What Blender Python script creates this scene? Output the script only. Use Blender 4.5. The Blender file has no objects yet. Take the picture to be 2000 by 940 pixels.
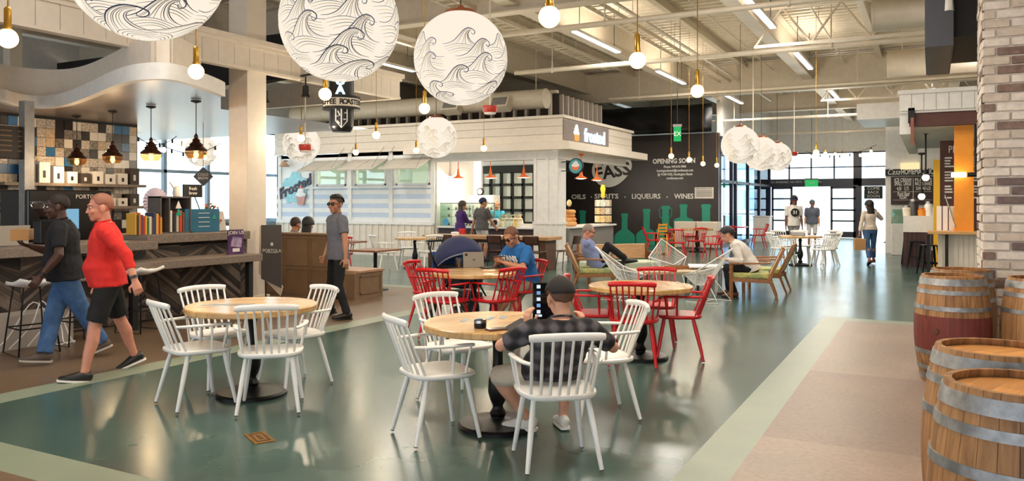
import bpy, bmesh, math, random
from mathutils import Vector, Matrix, Euler
random.seed(7)
scn = bpy.context.scene
COL = scn.collection
PI = math.pi
V = Vector
# ---------------------------------------------------------------- camera geometry (2000 x 940)
F = 1550.0; CH = 1.6; HY = 395.0; TH = math.radians(27.9)
CT, ST = math.cos(TH), math.sin(TH)
def W(a, d, z=0.0):            # camera-aligned metres (right, ahead) -> world
    return V((a*CT - d*ST, a*ST + d*CT, z))
def G(px, py, z=0.0):          # point at height z seen at a pixel
    d = F*(CH - z)/(py - HY)
    return W((px-1000)/F*d, d, z)
def PX(px, d, z=0.0):          # point at a depth
    return W((px-1000)/F*d, d, z)
def HZ(py, d): return CH + (HY-py)*d/F
def atX(px, X):                # Y on plane x = X at this pixel column
    k = (px-1000)/F
    return X*(-k*ST - CT)/(ST - k*CT)
def atY(px, Y):                # X on plane y = Y
    k = (px-1000)/F
    return Y*(k*CT - ST)/(CT + k*ST)
def dep(p): return -p[0]*ST + p[1]*CT
def face(fa, fd):              # rotation about z so that local +Y faces (fa, fd) in camera-aligned axes
    w = W(fa, fd)
    return math.atan2(-w.x, w.y)
# ---------------------------------------------------------------- materials
def lin(c):
    def f(u):
        u /= 255.0
        return u/12.92 if u <= .04045 else ((u+.055)/1.055)**2.4
    return (f(c[0]), f(c[1]), f(c[2]), 1)
MATS = {}
def mat(name, c, rough=.5, metal=0.0, var=.0, vscale=8.0, bump=0.0, bscale=40.0, coat=0.0, spec=.5, stretch=None, c2=None, trans=0.0):
    if name in MATS: return MATS[name]
    m = bpy.data.materials.new(name); m.use_nodes = True
    nt = m.node_tree; N = nt.nodes; L = nt.links
    b = N['Principled BSDF']
    b.inputs['Base Color'].default_value = lin(c)
    b.inputs['Roughness'].default_value = rough
    b.inputs['Metallic'].default_value = metal
    b.inputs['Specular IOR Level'].default_value = spec
    if coat: b.inputs['Coat Weight'].default_value = coat; b.inputs['Coat Roughness'].default_value = .1
    tc = None
    if var or bump or c2:
        tc = N.new('ShaderNodeTexCoord'); mp = N.new('ShaderNodeMapping')
        L.new(tc.outputs['Object'], mp.inputs['Vector'])
        if stretch: mp.inputs['Scale'].default_value = stretch
    if var or c2:
        nz = N.new('ShaderNodeTexNoise'); nz.inputs['Scale'].default_value = vscale; nz.inputs['Detail'].default_value = 5
        L.new(mp.outputs['Vector'], nz.inputs['Vector'])
        rp = N.new('ShaderNodeValToRGB')
        l = lin(c)
        if c2: a0, a1 = l, lin(c2)
        else:
            a0 = tuple(max(0, x*(1-var)) for x in l[:3])+(1,); a1 = tuple(min(1, x*(1+var)) for x in l[:3])+(1,)
        rp.color_ramp.elements[0].color = a0; rp.color_ramp.elements[0].position = .35
        rp.color_ramp.elements[1].color = a1; rp.color_ramp.elements[1].position = .65
        L.new(nz.outputs['Fac'], rp.inputs['Fac']); L.new(rp.outputs['Color'], b.inputs['Base Color'])
    if bump:
        n2 = N.new('ShaderNodeTexNoise'); n2.inputs['Scale'].default_value = bscale; n2.inputs['Detail'].default_value = 4
        L.new(mp.outputs['Vector'], n2.inputs['Vector'])
        bp = N.new('ShaderNodeBump'); bp.inputs['Strength'].default_value = bump; bp.inputs['Distance'].default_value = .02
        L.new(n2.outputs['Fac'], bp.inputs['Height']); L.new(bp.outputs['Normal'], b.inputs['Normal'])
    MATS[name] = m
    return m
def emis(name, c, strength):
    if name in MATS: return MATS[name]
    m = bpy.data.materials.new(name); m.use_nodes = True
    nt = m.node_tree; nt.nodes.clear()
    e = nt.nodes.new('ShaderNodeEmission'); e.inputs['Color'].default_value = lin(c); e.inputs['Strength'].default_value = strength
    o = nt.nodes.new('ShaderNodeOutputMaterial'); nt.links.new(e.outputs[0], o.inputs[0])
    MATS[name] = m; return m
def glass(name, tint=(240,248,250), fac=.10, rough=.02):
    if name in MATS: return MATS[name]
    m = bpy.data.materials.new(name); m.use_nodes = True
    nt = m.node_tree; nt.nodes.clear(); N = nt.nodes; L = nt.links
    t = N.new('ShaderNodeBsdfTransparent'); t.inputs[0].default_value = lin(tint)
    g = N.new('ShaderNodeBsdfGlossy'); g.inputs['Roughness'].default_value = rough
    x = N.new('ShaderNodeMixShader'); x.inputs[0].default_value = fac
    L.new(t.outputs[0], x.inputs[1]); L.new(g.outputs[0], x.inputs[2])
    o = N.new('ShaderNodeOutputMaterial'); L.new(x.outputs[0], o.inputs[0])
    MATS[name] = m; return m
def wood(name, c1, c2, rough=.4, scale=(1,1,1), staves=None, coat=0.0, bump=.08):
    """long grain along local x; staves=(length,width) adds a glued stave pattern"""
    if name in MATS: return MATS[name]
    m = bpy.data.materials.new(name); m.use_nodes = True
    nt = m.node_tree; N = nt.nodes; L = nt.links; b = N['Principled BSDF']
    b.inputs['Roughness'].default_value = rough
    if coat: b.inputs['Coat Weight'].default_value = coat; b.inputs['Coat Roughness'].default_value = .15
    tc = N.new('ShaderNodeTexCoord'); mp = N.new('ShaderNodeMapping'); mp.inputs['Scale'].default_value = (2*scale[0], 22*scale[1], 22*scale[2])
    L.new(tc.outputs['Object'], mp.inputs[0])
    nz = N.new('ShaderNodeTexNoise'); nz.inputs['Scale'].default_value = 1.6; nz.inputs['Detail'].default_value = 6; nz.inputs['Distortion'].default_value = .6
    L.new(mp.outputs[0], nz.inputs['Vector'])
    rp = N.new('ShaderNodeValToRGB'); rp.color_ramp.elements[0].position = .3; rp.color_ramp.elements[1].position = .72
    rp.color_ramp.elements[0].color = lin(c1); rp.color_ramp.elements[1].color = lin(c2)
    L.new(nz.outputs['Fac'], rp.inputs[0])
    out = rp.outputs[0]
    if staves:
        bk = N.new('ShaderNodeTexBrick'); bk.inputs['Scale'].default_value = 1
        bk.inputs['Brick Width'].default_value = staves[0]; bk.inputs['Row Height'].default_value = staves[1]
        bk.inputs['Mortar Size'].default_value = .0012; bk.inputs['Bias'].default_value = 0
        bk.inputs['Color1'].default_value = (1,1,1,1); bk.inputs['Color2'].default_value = (.62,.58,.52,1); bk.inputs['Mortar'].default_value = (.35,.3,.25,1)
        L.new(tc.outputs['Object'], bk.inputs['Vector'])
        mx = N.new('ShaderNodeMix'); mx.data_type = 'RGBA'; mx.blend_type = 'MULTIPLY'; mx.inputs[0].default_value = .75
        L.new(out, mx.inputs[6]); L.new(bk.outputs['Color'], mx.inputs[7]); out = mx.outputs[2]
    L.new(out, b.inputs['Base Color'])
    bp = N.new('ShaderNodeBump'); bp.inputs['Strength'].default_value = bump; bp.inputs['Distance'].default_value = .01
    L.new(nz.outputs['Fac'], bp.inputs['Height']); L.new(bp.outputs[0], b.inputs['Normal'])
    MATS[name] = m; return m
# ---------------------------------------------------------------- mesh builder
class MB:
    def __init__(s): s.v = []; s.f = []; s.m = []; s.mi = 0; s.M = None
    def mat(s, i): s.mi = i; return s
    def _add(s, vs, fs):
        o = len(s.v)
        for p in vs:
            p = V(p)
            s.v.append(s.M @ p if s.M else p)
        for f in fs: s.f.append(tuple(o+i for i in f)); s.m.append(s.mi)
    def box(s, lo, hi):
        x0,y0,z0 = lo; x1,y1,z1 = hi
        if x0>x1: x0,x1=x1,x0
        if y0>y1: y0,y1=y1,y0
        if z0>z1: z0,z1=z1,z0
        s._add([(x0,y0,z0),(x1,y0,z0),(x1,y1,z0),(x0,y1,z0),(x0,y0,z1),(x1,y0,z1),(x1,y1,z1),(x0,y1,z1)],
               [(0,3,2,1),(4,5,6,7),(0,1,5,4),(1,2,6,5),(2,3,7,6),(3,0,4,7)]); return s
    def cbox(s, c, size): return s.box([c[i]-size[i]/2 for i in range(3)], [c[i]+size[i]/2 for i in range(3)])
    def obox(s, p, q, w, h, up=(0,0,1)):     # bar from p to q, width w (side), height h (up)
        p, q = V(p), V(q); d = (q-p).normalized(); sd = d.cross(V(up))
        if sd.length < 1e-5: sd = V((1,0,0))
        sd.normalize(); u = sd.cross(d)
        a, b = sd*w/2, u*h/2
        s._add([p-a-b,p+a-b,p+a+b,p-a+b,q-a-b,q+a-b,q+a+b,q-a+b],[(0,1,2,3),(7,6,5,4),(0,4,5,1),(1,5,6,2),(2,6,7,3),(3,7,4,0)]); return s
    def prism(s, poly, z0, z1, axis='z'):    # polygon (ccw) extruded
        n = len(poly)
        def P(p, z): return (p[0],p[1],z) if axis=='z' else ((p[0],z,p[1]) if axis=='y' else (z,p[0],p[1]))
        vs = [P(p,z0) for p in poly]+[P(p,z1) for p in poly]
        s._add(vs, [tuple(reversed(range(n))), tuple(range(n,2*n))]+[(i,(i+1)%n,n+(i+1)%n,n+i) for i in range(n)]); return s
    def rings(s, rs, cap=True, close=False):
        n = len(rs[0]); vs = [p for r in rs for p in r]; fs = []
        k = len(rs)
        for j in range(k-1 if not close else k):
            for i in range(n):
                a = j*n+i; b = j*n+(i+1)%n; c = ((j+1)%k)*n+(i+1)%n; e = ((j+1)%k)*n+i
                fs.append((a,b,c,e))
        if cap and not close: fs.append(tuple(reversed(range(n)))); fs.append(tuple((k-1)*n+i for i in range(n)))
        s._add(vs, fs); return s
    def cyl(s, p, q, r, r2=None, n=12):
        return s.tube([p,q],[r, r if r2 is None else r2], n)
    def tube(s, pts, r, n=8, cap=True, close=False, ref=None):
        pts = [V(p) for p in pts]; k = len(pts)
        rr = r if isinstance(r,(list,tuple)) else [r]*k
        rs = []; prev = None
        for i in range(k):
            if close: t = pts[(i+1)%k]-pts[i-1]
            else: t = pts[min(i+1,k-1)]-pts[max(i-1,0)]
            t.normalize()
            if prev is None:
                x = V(ref) if ref is not None else (V((0,0,1)) if abs(t.z)<.9 else V((1,0,0)))
            else: x = prev
            x = x - t*x.dot(t)
            if x.length < 1e-6: x = t.orthogonal()
            x.normalize(); prev = x; y = t.cross(x)
            ra, rb = rr[i] if isinstance(rr[i],(list,tuple)) else (rr[i],rr[i])
            rs.append([pts[i]+x*ra*math.cos(2*PI*j/n)+y*rb*math.sin(2*PI*j/n) for j in range(n)])
        return s.rings(rs, cap, close)
    def lathe(s, prof, n=24, c=(0,0,0), cap=True):   # prof: (r,z)
        return s.rings([[V((c[0]+r*math.cos(2*PI*j/n), c[1]+r*math.sin(2*PI*j/n), c[2]+z)) for j in range(n)] for r,z in prof], cap)
    def ell(s, c, r, n=14, k=9, R=None):
        c = V(c); rx,ry,rz = (r,r,r) if not isinstance(r,(list,tuple)) else r
        rs = []
        for i in range(k+1):
            th = -PI/2 + PI*i/k; e = 1e-3 if i in (0,k) else 0
            ring = []
            for j in range(n):
                p = V((rx*(math.cos(th)+e)*math.cos(2*PI*j/n), ry*(math.cos(th)+e)*math.sin(2*PI*j/n), rz*math.sin(th)))
                ring.append(c + (R @ p if R else p))
            rs.append(ring)
        return s.rings(rs)
    def sheet(s, rows, th=0.0):              # grid of points
        k = len(rows); n = len(rows[0]); vs = [V(p) for r in rows for p in r]
        s._add(vs, [(j*n+i, j*n+i+1, (j+1)*n+i+1, (j+1)*n+i) for j in range(k-1) for i in range(n-1)]); return s
    def build(s, name, mats, parent=None, smooth=None, bevel=0, loc=None, solid=0, subsurf=0):
        me = bpy.data.meshes.new(name); me.from_pydata([tuple(v) for v in s.v], [], s.f)
        if not isinstance(mats,(list,tuple)): mats = [mats]
        for m in mats: me.materials.append(m)
        me.polygons.foreach_set('material_index', s.m)
        bm = bmesh.new(); bm.from_mesh(me); bmesh.ops.recalc_face_normals(bm, faces=bm.faces); bm.to_mesh(me); bm.free()
        o = bpy.data.objects.new(name, me); COL.objects.link(o)
        if parent: o.parent = parent
        if loc is not None: o.location = loc
        if solid:
            md = o.modifiers.new('s','SOLIDIFY'); md.thickness = solid; md.offset = 0
        if bevel:
            md = o.modifiers.new('b','BEVEL'); md.width = bevel; md.segments = 2; md.limit_method = 'ANGLE'; md.angle_limit = math.radians(40)
        if subsurf:
            md = o.modifiers.new('u','SUBSURF'); md.levels = subsurf; md.render_levels = subsurf
        if smooth is not None:
            for p in me.polygons: p.use_smooth = True
            if smooth > 0: me.set_sharp_from_angle(angle=math.radians(smooth))
        return o
def tag(o, label, cat, group=None, kind=None):
    o['label'] = label; o['category'] = cat
    if group: o['group'] = group
    if kind: o['kind'] = kind
    return o
def empty(name, loc=(0,0,0), rz=0.0):
    o = bpy.data.objects.new(name, None); COL.objects.link(o); o.empty_display_size = .1
    o.location = loc; o.rotation_euler = (0,0,rz); return o
def thing(name, label, cat, loc=(0,0,0), rz=0.0, group=None):
    return tag(empty(name, loc, rz), label, cat, group)
def struct(o): o['kind'] = 'structure'; return o
def copy_tree(o, parent=None):
    c = o.copy(); COL.objects.link(c); c.parent = parent
    for ch in [x for x in KIDS.get(o.name, [])]: copy_tree(ch, c)
    return c
KIDS = {}
def index_kids():
    KIDS.clear()
    for o in bpy.data.objects:
        if o.parent: KIDS.setdefault(o.parent.name, []).append(o)
def dup(root, loc, rz, label, group=None):
    if root.name not in KIDS: index_kids()
    c = copy_tree(root); c.location = loc; c.rotation_euler = (0,0,rz); c['label'] = label
    if group: c['group'] = group
    return c
def text(body, size, m, parent=None, name='lettering', loc=(0,0,0), rot=(PI/2,0,0), ext=.002, align='CENTER', shear=0, sx=1.0, bold=0.0, sp=.95):
    cu = bpy.data.curves.new('t','FONT'); cu.body = body; cu.size = size; cu.extrude = ext; cu.align_x = align; cu.align_y = 'CENTER'
    cu.shear = shear; cu.offset = bold; cu.resolution_u = 2; cu.space_line = sp
    t = bpy.data.objects.new('t', cu)
    me = t.to_mesh().copy(); t.to_mesh_clear()
    bpy.data.objects.remove(t); bpy.data.curves.remove(cu)
    me.materials.clear(); me.materials.append(m)
    o = bpy.data.objects.new(name, me); COL.objects.link(o); o.location = loc; o.rotation_euler = rot; o.scale = (sx,1,1)
    if parent: o.parent = parent
    return o
M_white = mat('white_paint', (232,228,222), .45, var=.04, bump=.02)
M_chairw = mat('white_lacquer', (238,236,232), .3, var=.02)
M_red = mat('red_lacquer', (196,24,30), .28, var=.05)
M_black = mat('black_metal', (18,18,19), .4, .4, var=.1)
M_blk = mat('black_matte', (20,19,19), .6, var=.1)
M_cream = mat('cream_paint', (226,214,198), .5, var=.03, bump=.02)
M_deck = mat('painted_deck', (226,214,194), .45, var=.05)
M_beam = mat('painted_steel', (216,204,184), .4, var=.04)
M_pipe = mat('painted_pipe', (222,210,190), .35, var=.03)
M_steel = mat('brushed_steel', (150,150,150), .35, .9, var=.1)
M_brass = mat('brass', (196,150,62), .25, 1.0, var=.05)
M_brown = mat('brown_booth', (122,96,70), .5, var=.06, bump=.03)
M_grey = mat('grey_panel', (128,124,120), .5, var=.06)
M_mural = mat('mural_black', (44,36,34), .35, var=.12, vscale=2)
M_teal = mat('mural_teal', (32,150,124), .45, var=.05)
M_chalk = mat('chalk_white', (235,230,222), .7)
M_orange = mat('orange_enamel', (232,110,45), .3)
M_choc = mat('chocolate_panel', (86,44,34), .5, var=.06)
M_orangecol = mat('orange_panel', (240,150,28), .4, var=.04)
M_yellow = mat('yellow_panel', (250,190,30), .4)
M_glass = glass('window_glass')
M_bulb = emis('glowing_bulb', (255,216,156), 3.0)
M_globe = emis('glowing_globe', (255,242,222), .80)
M_added_tube = emis('added_light_tube', (235,242,255), 4)  # glow of the added linear fill lights
M_top = wood('maple_top', (205,160,100), (226,188,130), .25, staves=(.55,.055), coat=.3)
M_walnut = wood('walnut_frame', (104,62,36), (140,90,54), .4)
M_barwood = wood('grey_bar_wood', (112,98,86), (146,130,116), .5)
M_jute = mat('woven_jute', (190,170,140), .8, var=.15, vscale=60, bump=.2, bscale=120)
# ================================================================ people
wrk_tex = bpy.data.textures.new('cloth_folds','CLOUDS'); wrk_tex.noise_scale=.10; wrk_tex.noise_depth=2
def skin(name,c): return mat(name,c,.5,var=.06,vscale=14)
def cloth(name,c,c2=None,vs=40): return mat(name,c,.85,var=.045,vscale=vs,c2=c2,bump=.12,bscale=240)
def remesh(mb,name,m,parent,vox,sm=4,folds=0.0):
    o=mb.build(name,m,None)
    r=o.modifiers.new('r','REMESH'); r.mode='VOXEL'; r.voxel_size=vox; r.use_smooth_shade=True
    if folds:
        d=o.modifiers.new('d','DISPLACE'); d.texture=wrk_tex; d.strength=folds; d.mid_level=.5; d.texture_coords='LOCAL'
    s=o.modifiers.new('s','SMOOTH'); s.factor=.5; s.iterations=sm
    dg=bpy.context.evaluated_depsgraph_get(); me=bpy.data.meshes.new_from_object(o.evaluated_get(dg))
    o.modifiers.clear(); old=o.data; o.data=me; bpy.data.meshes.remove(old)
    if not me.materials: me.materials.append(m)
    o.parent=parent; return o
def ik(root,target,l1,l2,hint):
    d=target-root; L=d.length
    if L>(l1+l2)*.999: d=d*((l1+l2)*.999/L); L=d.length
    if L<abs(l1-l2)*1.02: d=d.normalized()*abs(l1-l2)*1.02; L=d.length
    u=d.normalized(); h=V(hint)-u*V(hint).dot(u)
    if h.length<1e-4: h=u.orthogonal()
    h.normalize(); x=(l1*l1-l2*l2+L*L)/(2*L); y=math.sqrt(max(0,l1*l1-x*x))
    return root+u*x+h*y, root+d
def person(label,loc,rz,S=1.0,bulk=1.0,belly=0.0,fem=False,pz=.915,lean=(2,2),twist=0,head=(0,0),roll=0,
           hands=(None,None),elbows=((-.3,-1,-.2),(.3,-1,-.2)),ankles=(None,None),feet=((0,0),(0,0)),knees=((0,1,.1),(0,1,.1)),
           palms=(None,None),hdir=(None,None),curl=(28,28),vox=.007,sk=None,shirt=None,sleeve=.5,hem=-.12,shirt_name='shirt',pants=None,pants_len=1.0,pants_name='trousers',
           shoes=None,sole=None,hair='short',hairm=None,beard=None,glasses=None,cap=None,neck_open=0,backless=False,legpad=.0,group=None,cap_back=False):
    """hands/ankles are world points; local frame faces +Y with right at +X"""
    t=thing('person',label,'person',loc,rz,group)
    Rz=Matrix.Rotation(-rz,3,'Z'); L0=V(loc)
    loc_=lambda w: Rz@(V(w)-L0)
    X=V((1,0,0)); P0=V((0,0,pz))
    lw=.095*S; TL=.52*S
    # spine
    sp=[P0-V((0,math.sin(math.radians(lean[0])),math.cos(math.radians(lean[0]))))*.17*TL]
    N=12; p=P0.copy(); spine=[p.copy()]
    for i in range(N):
        l=math.radians(lean[0]+(lean[1]-lean[0])*(i+.5)/N); p=p+V((math.sin(math.radians(roll))*.8,math.sin(l),math.cos(l)))*TL/N; spine.append(p.copy())
    def SP(tt):
        if tt<0: 
            l=math.radians(lean[0]); return P0+V((0,math.sin(l),math.cos(l)))*TL*tt
        f=min(tt,1)*N; i=min(int(f),N-1); q=spine[i].lerp(spine[i+1],f-i)
        if tt>1: l=math.radians(lean[1]); q=spine[N]+V((0,math.sin(l),math.cos(l)))*TL*(tt-1)
        return q
    def LAT(tt):
        a=math.radians(twist)*max(0,min(1,tt)); return V((math.cos(a),math.sin(a),0))
    def TAN(tt): return (SP(tt+.03)-SP(tt-.03)).normalized()
    prof=[(-.17,.115,.09),(-.08,.15,.11),(.03,.165,.118),(.22,.150,.108),(.42,.152,.110),(.65,.170,.118),(.80,.168,.108),(.90,.138,.088),(.97,.092,.068),(1.03,.062,.058)]
    if fem: prof=[(-.17,.12,.095),(-.08,.165,.115),(.03,.172,.118),(.22,.135,.095),(.42,.125,.092),(.65,.142,.112),(.82,.145,.098),(.91,.125,.08),(.97,.09,.06),(1.03,.05,.05)]
    def ring(tt,rx,ry,pad,n=18):
        c=SP(tt); lt=LAT(tt); tn=TAN(tt); fw=tn.cross(lt).normalized()*1.0; lt=fw.cross(tn).normalized()
        b_=belly*math.exp(-((tt-.25)/.22)**2)
        rx_=rx*S*bulk+pad; ry_=ry*S*bulk+pad+b_*.5; c=c+fw*b_*.5
        return [c+lt*rx_*math.cos(2*PI*j/n)+fw*ry_*math.sin(2*PI*j/n) for j in range(n)]
    def torso(b,t0,t1,pad,k=1.0,flare=0.0,topmul=1.0):
        tt=[t0+(t1-t0)*i/13 for i in range(14)]; rs=[]
        for q in tt:
            for (a0,x0,y0),(a1,x1,y1) in zip(prof,prof[1:]):
                if a0<=q<=a1 or (q<prof[0][0] and a0==prof[0][0]) or (q>prof[-1][0] and a1==prof[-1][0]):
                    f=max(0,min(1,(q-a0)/(a1-a0))); rx,ry=x0+(x1-x0)*f,y0+(y1-y0)*f; break
            if flare and q<.25: rx=max(rx,.160*(1 if not fem else .95)); ry=max(ry,.115)
            rs.append(ring(q,rx,ry,pad+flare*max(0,.3-q)))
        b.rings(rs)
    # limbs
    sw=(.178 if not fem else .150)*S*(.5+.5*bulk)
    J={}
    for k,sd in ((0,-1),(1,1)):
        sh=SP(.87)+LAT(.9)*sd*sw
        ht=loc_(hands[k]) if hands[k] is not None else sh+V((sd*.05,.03,-.53))*S
        el,wr=ik(sh,ht,.285*S,.25*S,elbows[k]); J['s%d'%k],J['e%d'%k],J['w%d'%k]=sh,el,wr
        hp=P0+V((sd*lw,0,-.02*S)); at=loc_(ankles[k]) if ankles[k] is not None else V((sd*.1,0,.09*S))
        kn,an=ik(hp,at,.41*S,.405*S,knees[k]); J['h%d'%k],J['k%d'%k],J['a%d'%k]=hp,kn,an
    # head frame
    hy,hp_=math.radians(head[0]),math.radians(head[1])
    Rh=Matrix.Rotation(hy,3,'Z')@Matrix.Rotation(-hp_,3,'X')
    nb=SP(1.0); tn=V((0,math.sin(math.radians(lean[1])*.6),math.cos(math.radians(lean[1])*.6))); hc=nb+tn*.062*S+Rh@V((0,.025,.090))*S
    hs=S*1.06
    def Hh(v): return hc+Rh@(V(v)*hs)
    b=MB(); torso(b,-.17,1.03,0)
    b.tube([SP(.95),nb+tn*.05*S,hc+Rh@V((0,-.02,-.05))*S],[.062*S,.054*S,.054*S],14)
    def hell(c,r): b.ell(Hh(c),tuple(x*hs for x in r),16,10,Rh)
    hell((0,-.012,.03),(.076,.096,.09)); hell((0,.03,-.04),(.058,.064,.078)); hell((0,.062,-.095),(.03,.028,.024)); hell((0,.02,-.075),(.052,.05,.04))
    hell((0,.093,-.022),(.013,.016,.030)); hell((0,.103,-.036),(.016,.016,.013)); hell((0,.082,.022),(.05,.018,.014)); hell((0,.086,-.066),(.024,.012,.010)); hell((0,.083,-.078),(.020,.012,.008))
    for sd in (-1,1): hell((sd*.078,-.008,-.015),(.011,.022,.034)); hell((sd*.04,.07,-.035),(.022,.022,.022))
    arms=MB(); sk_hand=[]
    for k,sd in ((0,-1),(1,1)):
        s_,e_,w_=J['s%d'%k],J['e%d'%k],J['w%d'%k]; q=S*(.6+.4*bulk)
        inn=SP(.86)+LAT(.9)*sd*sw*.55
        b.tube([inn,s_,s_.lerp(e_,.25),s_.lerp(e_,.55),e_],[.055*q,.055*q,.050*q,.044*q,.038*q],14); b.ell(s_,.056*q)
        b.tube([e_,e_.lerp(w_,.3),e_.lerp(w_,.7),w_],[.039*q,.041*q,.032*q,(.024*q,.028*q)],14); b.ell(e_,.039*q)
        d=(w_-e_).normalized(); hd=V(hdir[k]) if hdir[k] is not None else d
        if hdir[k] is not None: hd=(Rz@hd).normalized()
        pn=V((-sd,0,0)) if palms[k] is None else (Rz@V(palms[k]))
        pn=(pn-hd*pn.dot(hd)); pn=pn.normalized() if pn.length>1e-3 else hd.orthogonal().normalized()
        la=(hd.cross(pn) if sd>0 else pn.cross(hd)).normalized()
        hq=S*(1.0 if not fem else .9)
        b.tube([w_-d*.01,w_+hd*.02*hq,w_+hd*.055*hq,w_+hd*.088*hq],[(.026*hq,.020*hq),(.034*hq,.019*hq),(.042*hq,.017*hq),(.040*hq,.014*hq)],12,ref=la)
        for i,(off,ln) in enumerate(((.031,.070),(.010,.079),(-.011,.073),(-.031,.056))):
            p_=w_+hd*.085*hq+la*off*hq; c_=math.radians(curl[k]*(1+.12*i)); pts=[p_-hd*.015*hq,p_]; ang=0; dirv=(hd+la*off*1.2).normalized()
            for sg,fr in ((0,.45),(1,.32),(2,.23)):
                ang+=c_*(.7 if sg==0 else 1); v=dirv*math.cos(ang)+pn*math.sin(ang); p_=p_+v*ln*fr*hq; pts.append(p_)
            b.tube(pts,[.0105*hq,.0105*hq,.0098*hq,.009*hq,.0078*hq],8)
        tb_=w_+hd*.028*hq+la*.030*hq; c_=math.radians(curl[k])
        t1=tb_+(hd*.55+la*.75+pn*.25).normalized()*.036*hq; t2=t1+(hd*.9+la*.25+pn*(.2+math.sin(c_))).normalized()*.032*hq; t3=t2+(hd*.9+la*.0+pn*(.3+math.sin(c_))).normalized()*.024*hq
        b.tube([tb_-la*.012*hq,t1,t2,t3],[.015*hq,.0125*hq,.0115*hq,.009*hq],8)
        J['hand%d'%k]=w_+hd*.09*hq+pn*.02*hq; J['pn%d'%k]=pn; J['hd%d'%k]=hd
    for k,sd in ((0,-1),(1,1)):
        h_,n_,a_=J['h%d'%k],J['k%d'%k],J['a%d'%k]; q=S*(.55+.45*bulk)
        b.tube([h_+V((0,0,.03)),h_.lerp(n_,.3),h_.lerp(n_,.7),n_],[.086*q,.082*q,.062*q,.052*q],14); b.ell(n_,.052*q)
        cb_=n_.lerp(a_,.3)-V((0,1,0)).normalized()*.012*S
        b.tube([n_,cb_,n_.lerp(a_,.6),n_.lerp(a_,.88),a_],[.052*q,.055*q,.044*q,.034*q,.036*q],14)
        fy,fp=feet[k]; fd=Matrix.Rotation(math.radians(fy),3,'Z')@V((0,math.cos(math.radians(fp)),-math.sin(math.radians(fp)))); up=fd.orthogonal(); 
        xs=Matrix.Rotation(math.radians(fy),3,'Z')@X; up=xs.cross(fd)
        he=a_-fd*.05*S-up*.055*S
        b.tube([he,he+fd*.06*S+up*.015,he+fd*.14*S,he+fd*.22*S-up*.012],[(.026*S,.03*S),(.035*S,.032*S),(.026*S,.036*S),(.015*S,.03*S)],12,ref=up)
        J['foot%d'%k]=(he,fd,up,xs)
    body=remesh(b,'body',sk,t,vox,4)
    # face details
    for sd in (-1,1):
        e=MB().ell(Hh((sd*.031,.079,.002)),(.0135*hs,.010*hs,.009*hs),10,8,Rh); e.mi=1; e.ell(Hh((sd*.031,.087,.001)),.0055*hs,8,6); e.build('eye',[mat('eye_white',(225,220,212),.3),M_blk],t,smooth=0)
        MB().tube([Hh((sd*.014,.097,.020)),Hh((sd*.034,.094,.026)),Hh((sd*.052,.082,.021))],[.0035*hs,.0045*hs,.003*hs],6).build('eyebrow',hairm or M_blk,t,smooth=0)
    MB().tube([Hh((-.022,.088,-.071)),Hh((0,.098,-.070)),Hh((.022,.088,-.071))],[.003*hs,.0055*hs,.003*hs],6).build('lips',mat('lips_'+sk.name,(150,90,80),.5),t,smooth=0)
    hm=hairm or mat('dark_hair',(28,22,20),.55,bump=.4,bscale=120)
    def hcap(grow,fr,side,bk,name,m,thick=.012,flat=0):
        rows=[]; n=40; k_=10
        for j in range(k_+1):
            row=[]
            for i in range(n+1):
                ph=2*PI*i/n; cf=math.cos(ph)
                pd_=abs(math.degrees(math.atan2(math.sin(ph),cf)))
                K_=((0,fr),(42,fr-1),(58,side+12),(74,side),(90,side+6),(108,side+2),(126,bk*.75),(180,bk))
                for (q0,l0),(q1,l1) in zip(K_,K_[1:]):
                    if q0<=pd_<=q1: lim=l0+(l1-l0)*(pd_-q0)/(q1-q0); break
                el=math.radians(90-(90-lim)*j/k_)
                z=(.09+grow)*math.sin(el); 
                if flat: z=min(z,(.09+grow)*.93)
                row.append(Hh(((.076+grow)*math.cos(el)*math.sin(ph),-.012+(.096+grow)*math.cos(el)*math.cos(ph),.03+z)))
            rows.append(row)
        return MB().sheet(rows).build(name,m,t,smooth=0,solid=thick*hs)
    if hair=='short': hcap(.006,32,-6,-48,'hair',hm)
    elif hair=='full': hcap(.014,36,0,-50,'hair',hm,.03)
    elif hair=='fade': hcap(.010,32,26,-5,'hair',hm,.024,1); hcap(.001,20,-10,-50,'hair_fade',mat('hair_fade',(70,56,48),.7),.004)
    elif hair=='balding': hcap(.003,65,-14,-50,'hair',hm,.008)
    elif hair=='stubble': hcap(.0015,30,-8,-45,'hair',hm,.003)
    elif hair=='long':
        hcap(.014,30,-20,-55,'hair',hm,.03)
        bk=MB(); rs=[]
        for (yy,zz,rx,ry) in ((-.03,.06,.07,.06),(-.055,-.02,.088,.060),(-.065,-.10,.092,.050),(-.085,-.20,.090,.045),(-.10,-.29,.078,.036),(-.105,-.37,.05,.022)):
            c=Hh((0,yy,min(zz,0))) + (V((0,0,1))*(zz*hs if zz<0 else 0) - (Rh@V((0,0,min(zz,0)*hs))) if zz<0 else V((0,0,zz*hs)))
            rs.append([c+X*rx*hs*math.cos(2*PI*j/16)+V((0,1,0))*ry*hs*math.sin(2*PI*j/16) for j in range(16)])
        bk.rings(rs).build('long_hair',hm,t,smooth=0)
    elif hair=='bun':
        hcap(.010,28,-18,-52,'hair',hm,.02)
    if beard:
        bb=MB(); bb.ell(Hh((0,.042,-.078)),(.058*hs,.058*hs,.048*hs),16,10,Rh); bb.build('beard',beard,t,smooth=0)
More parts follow.
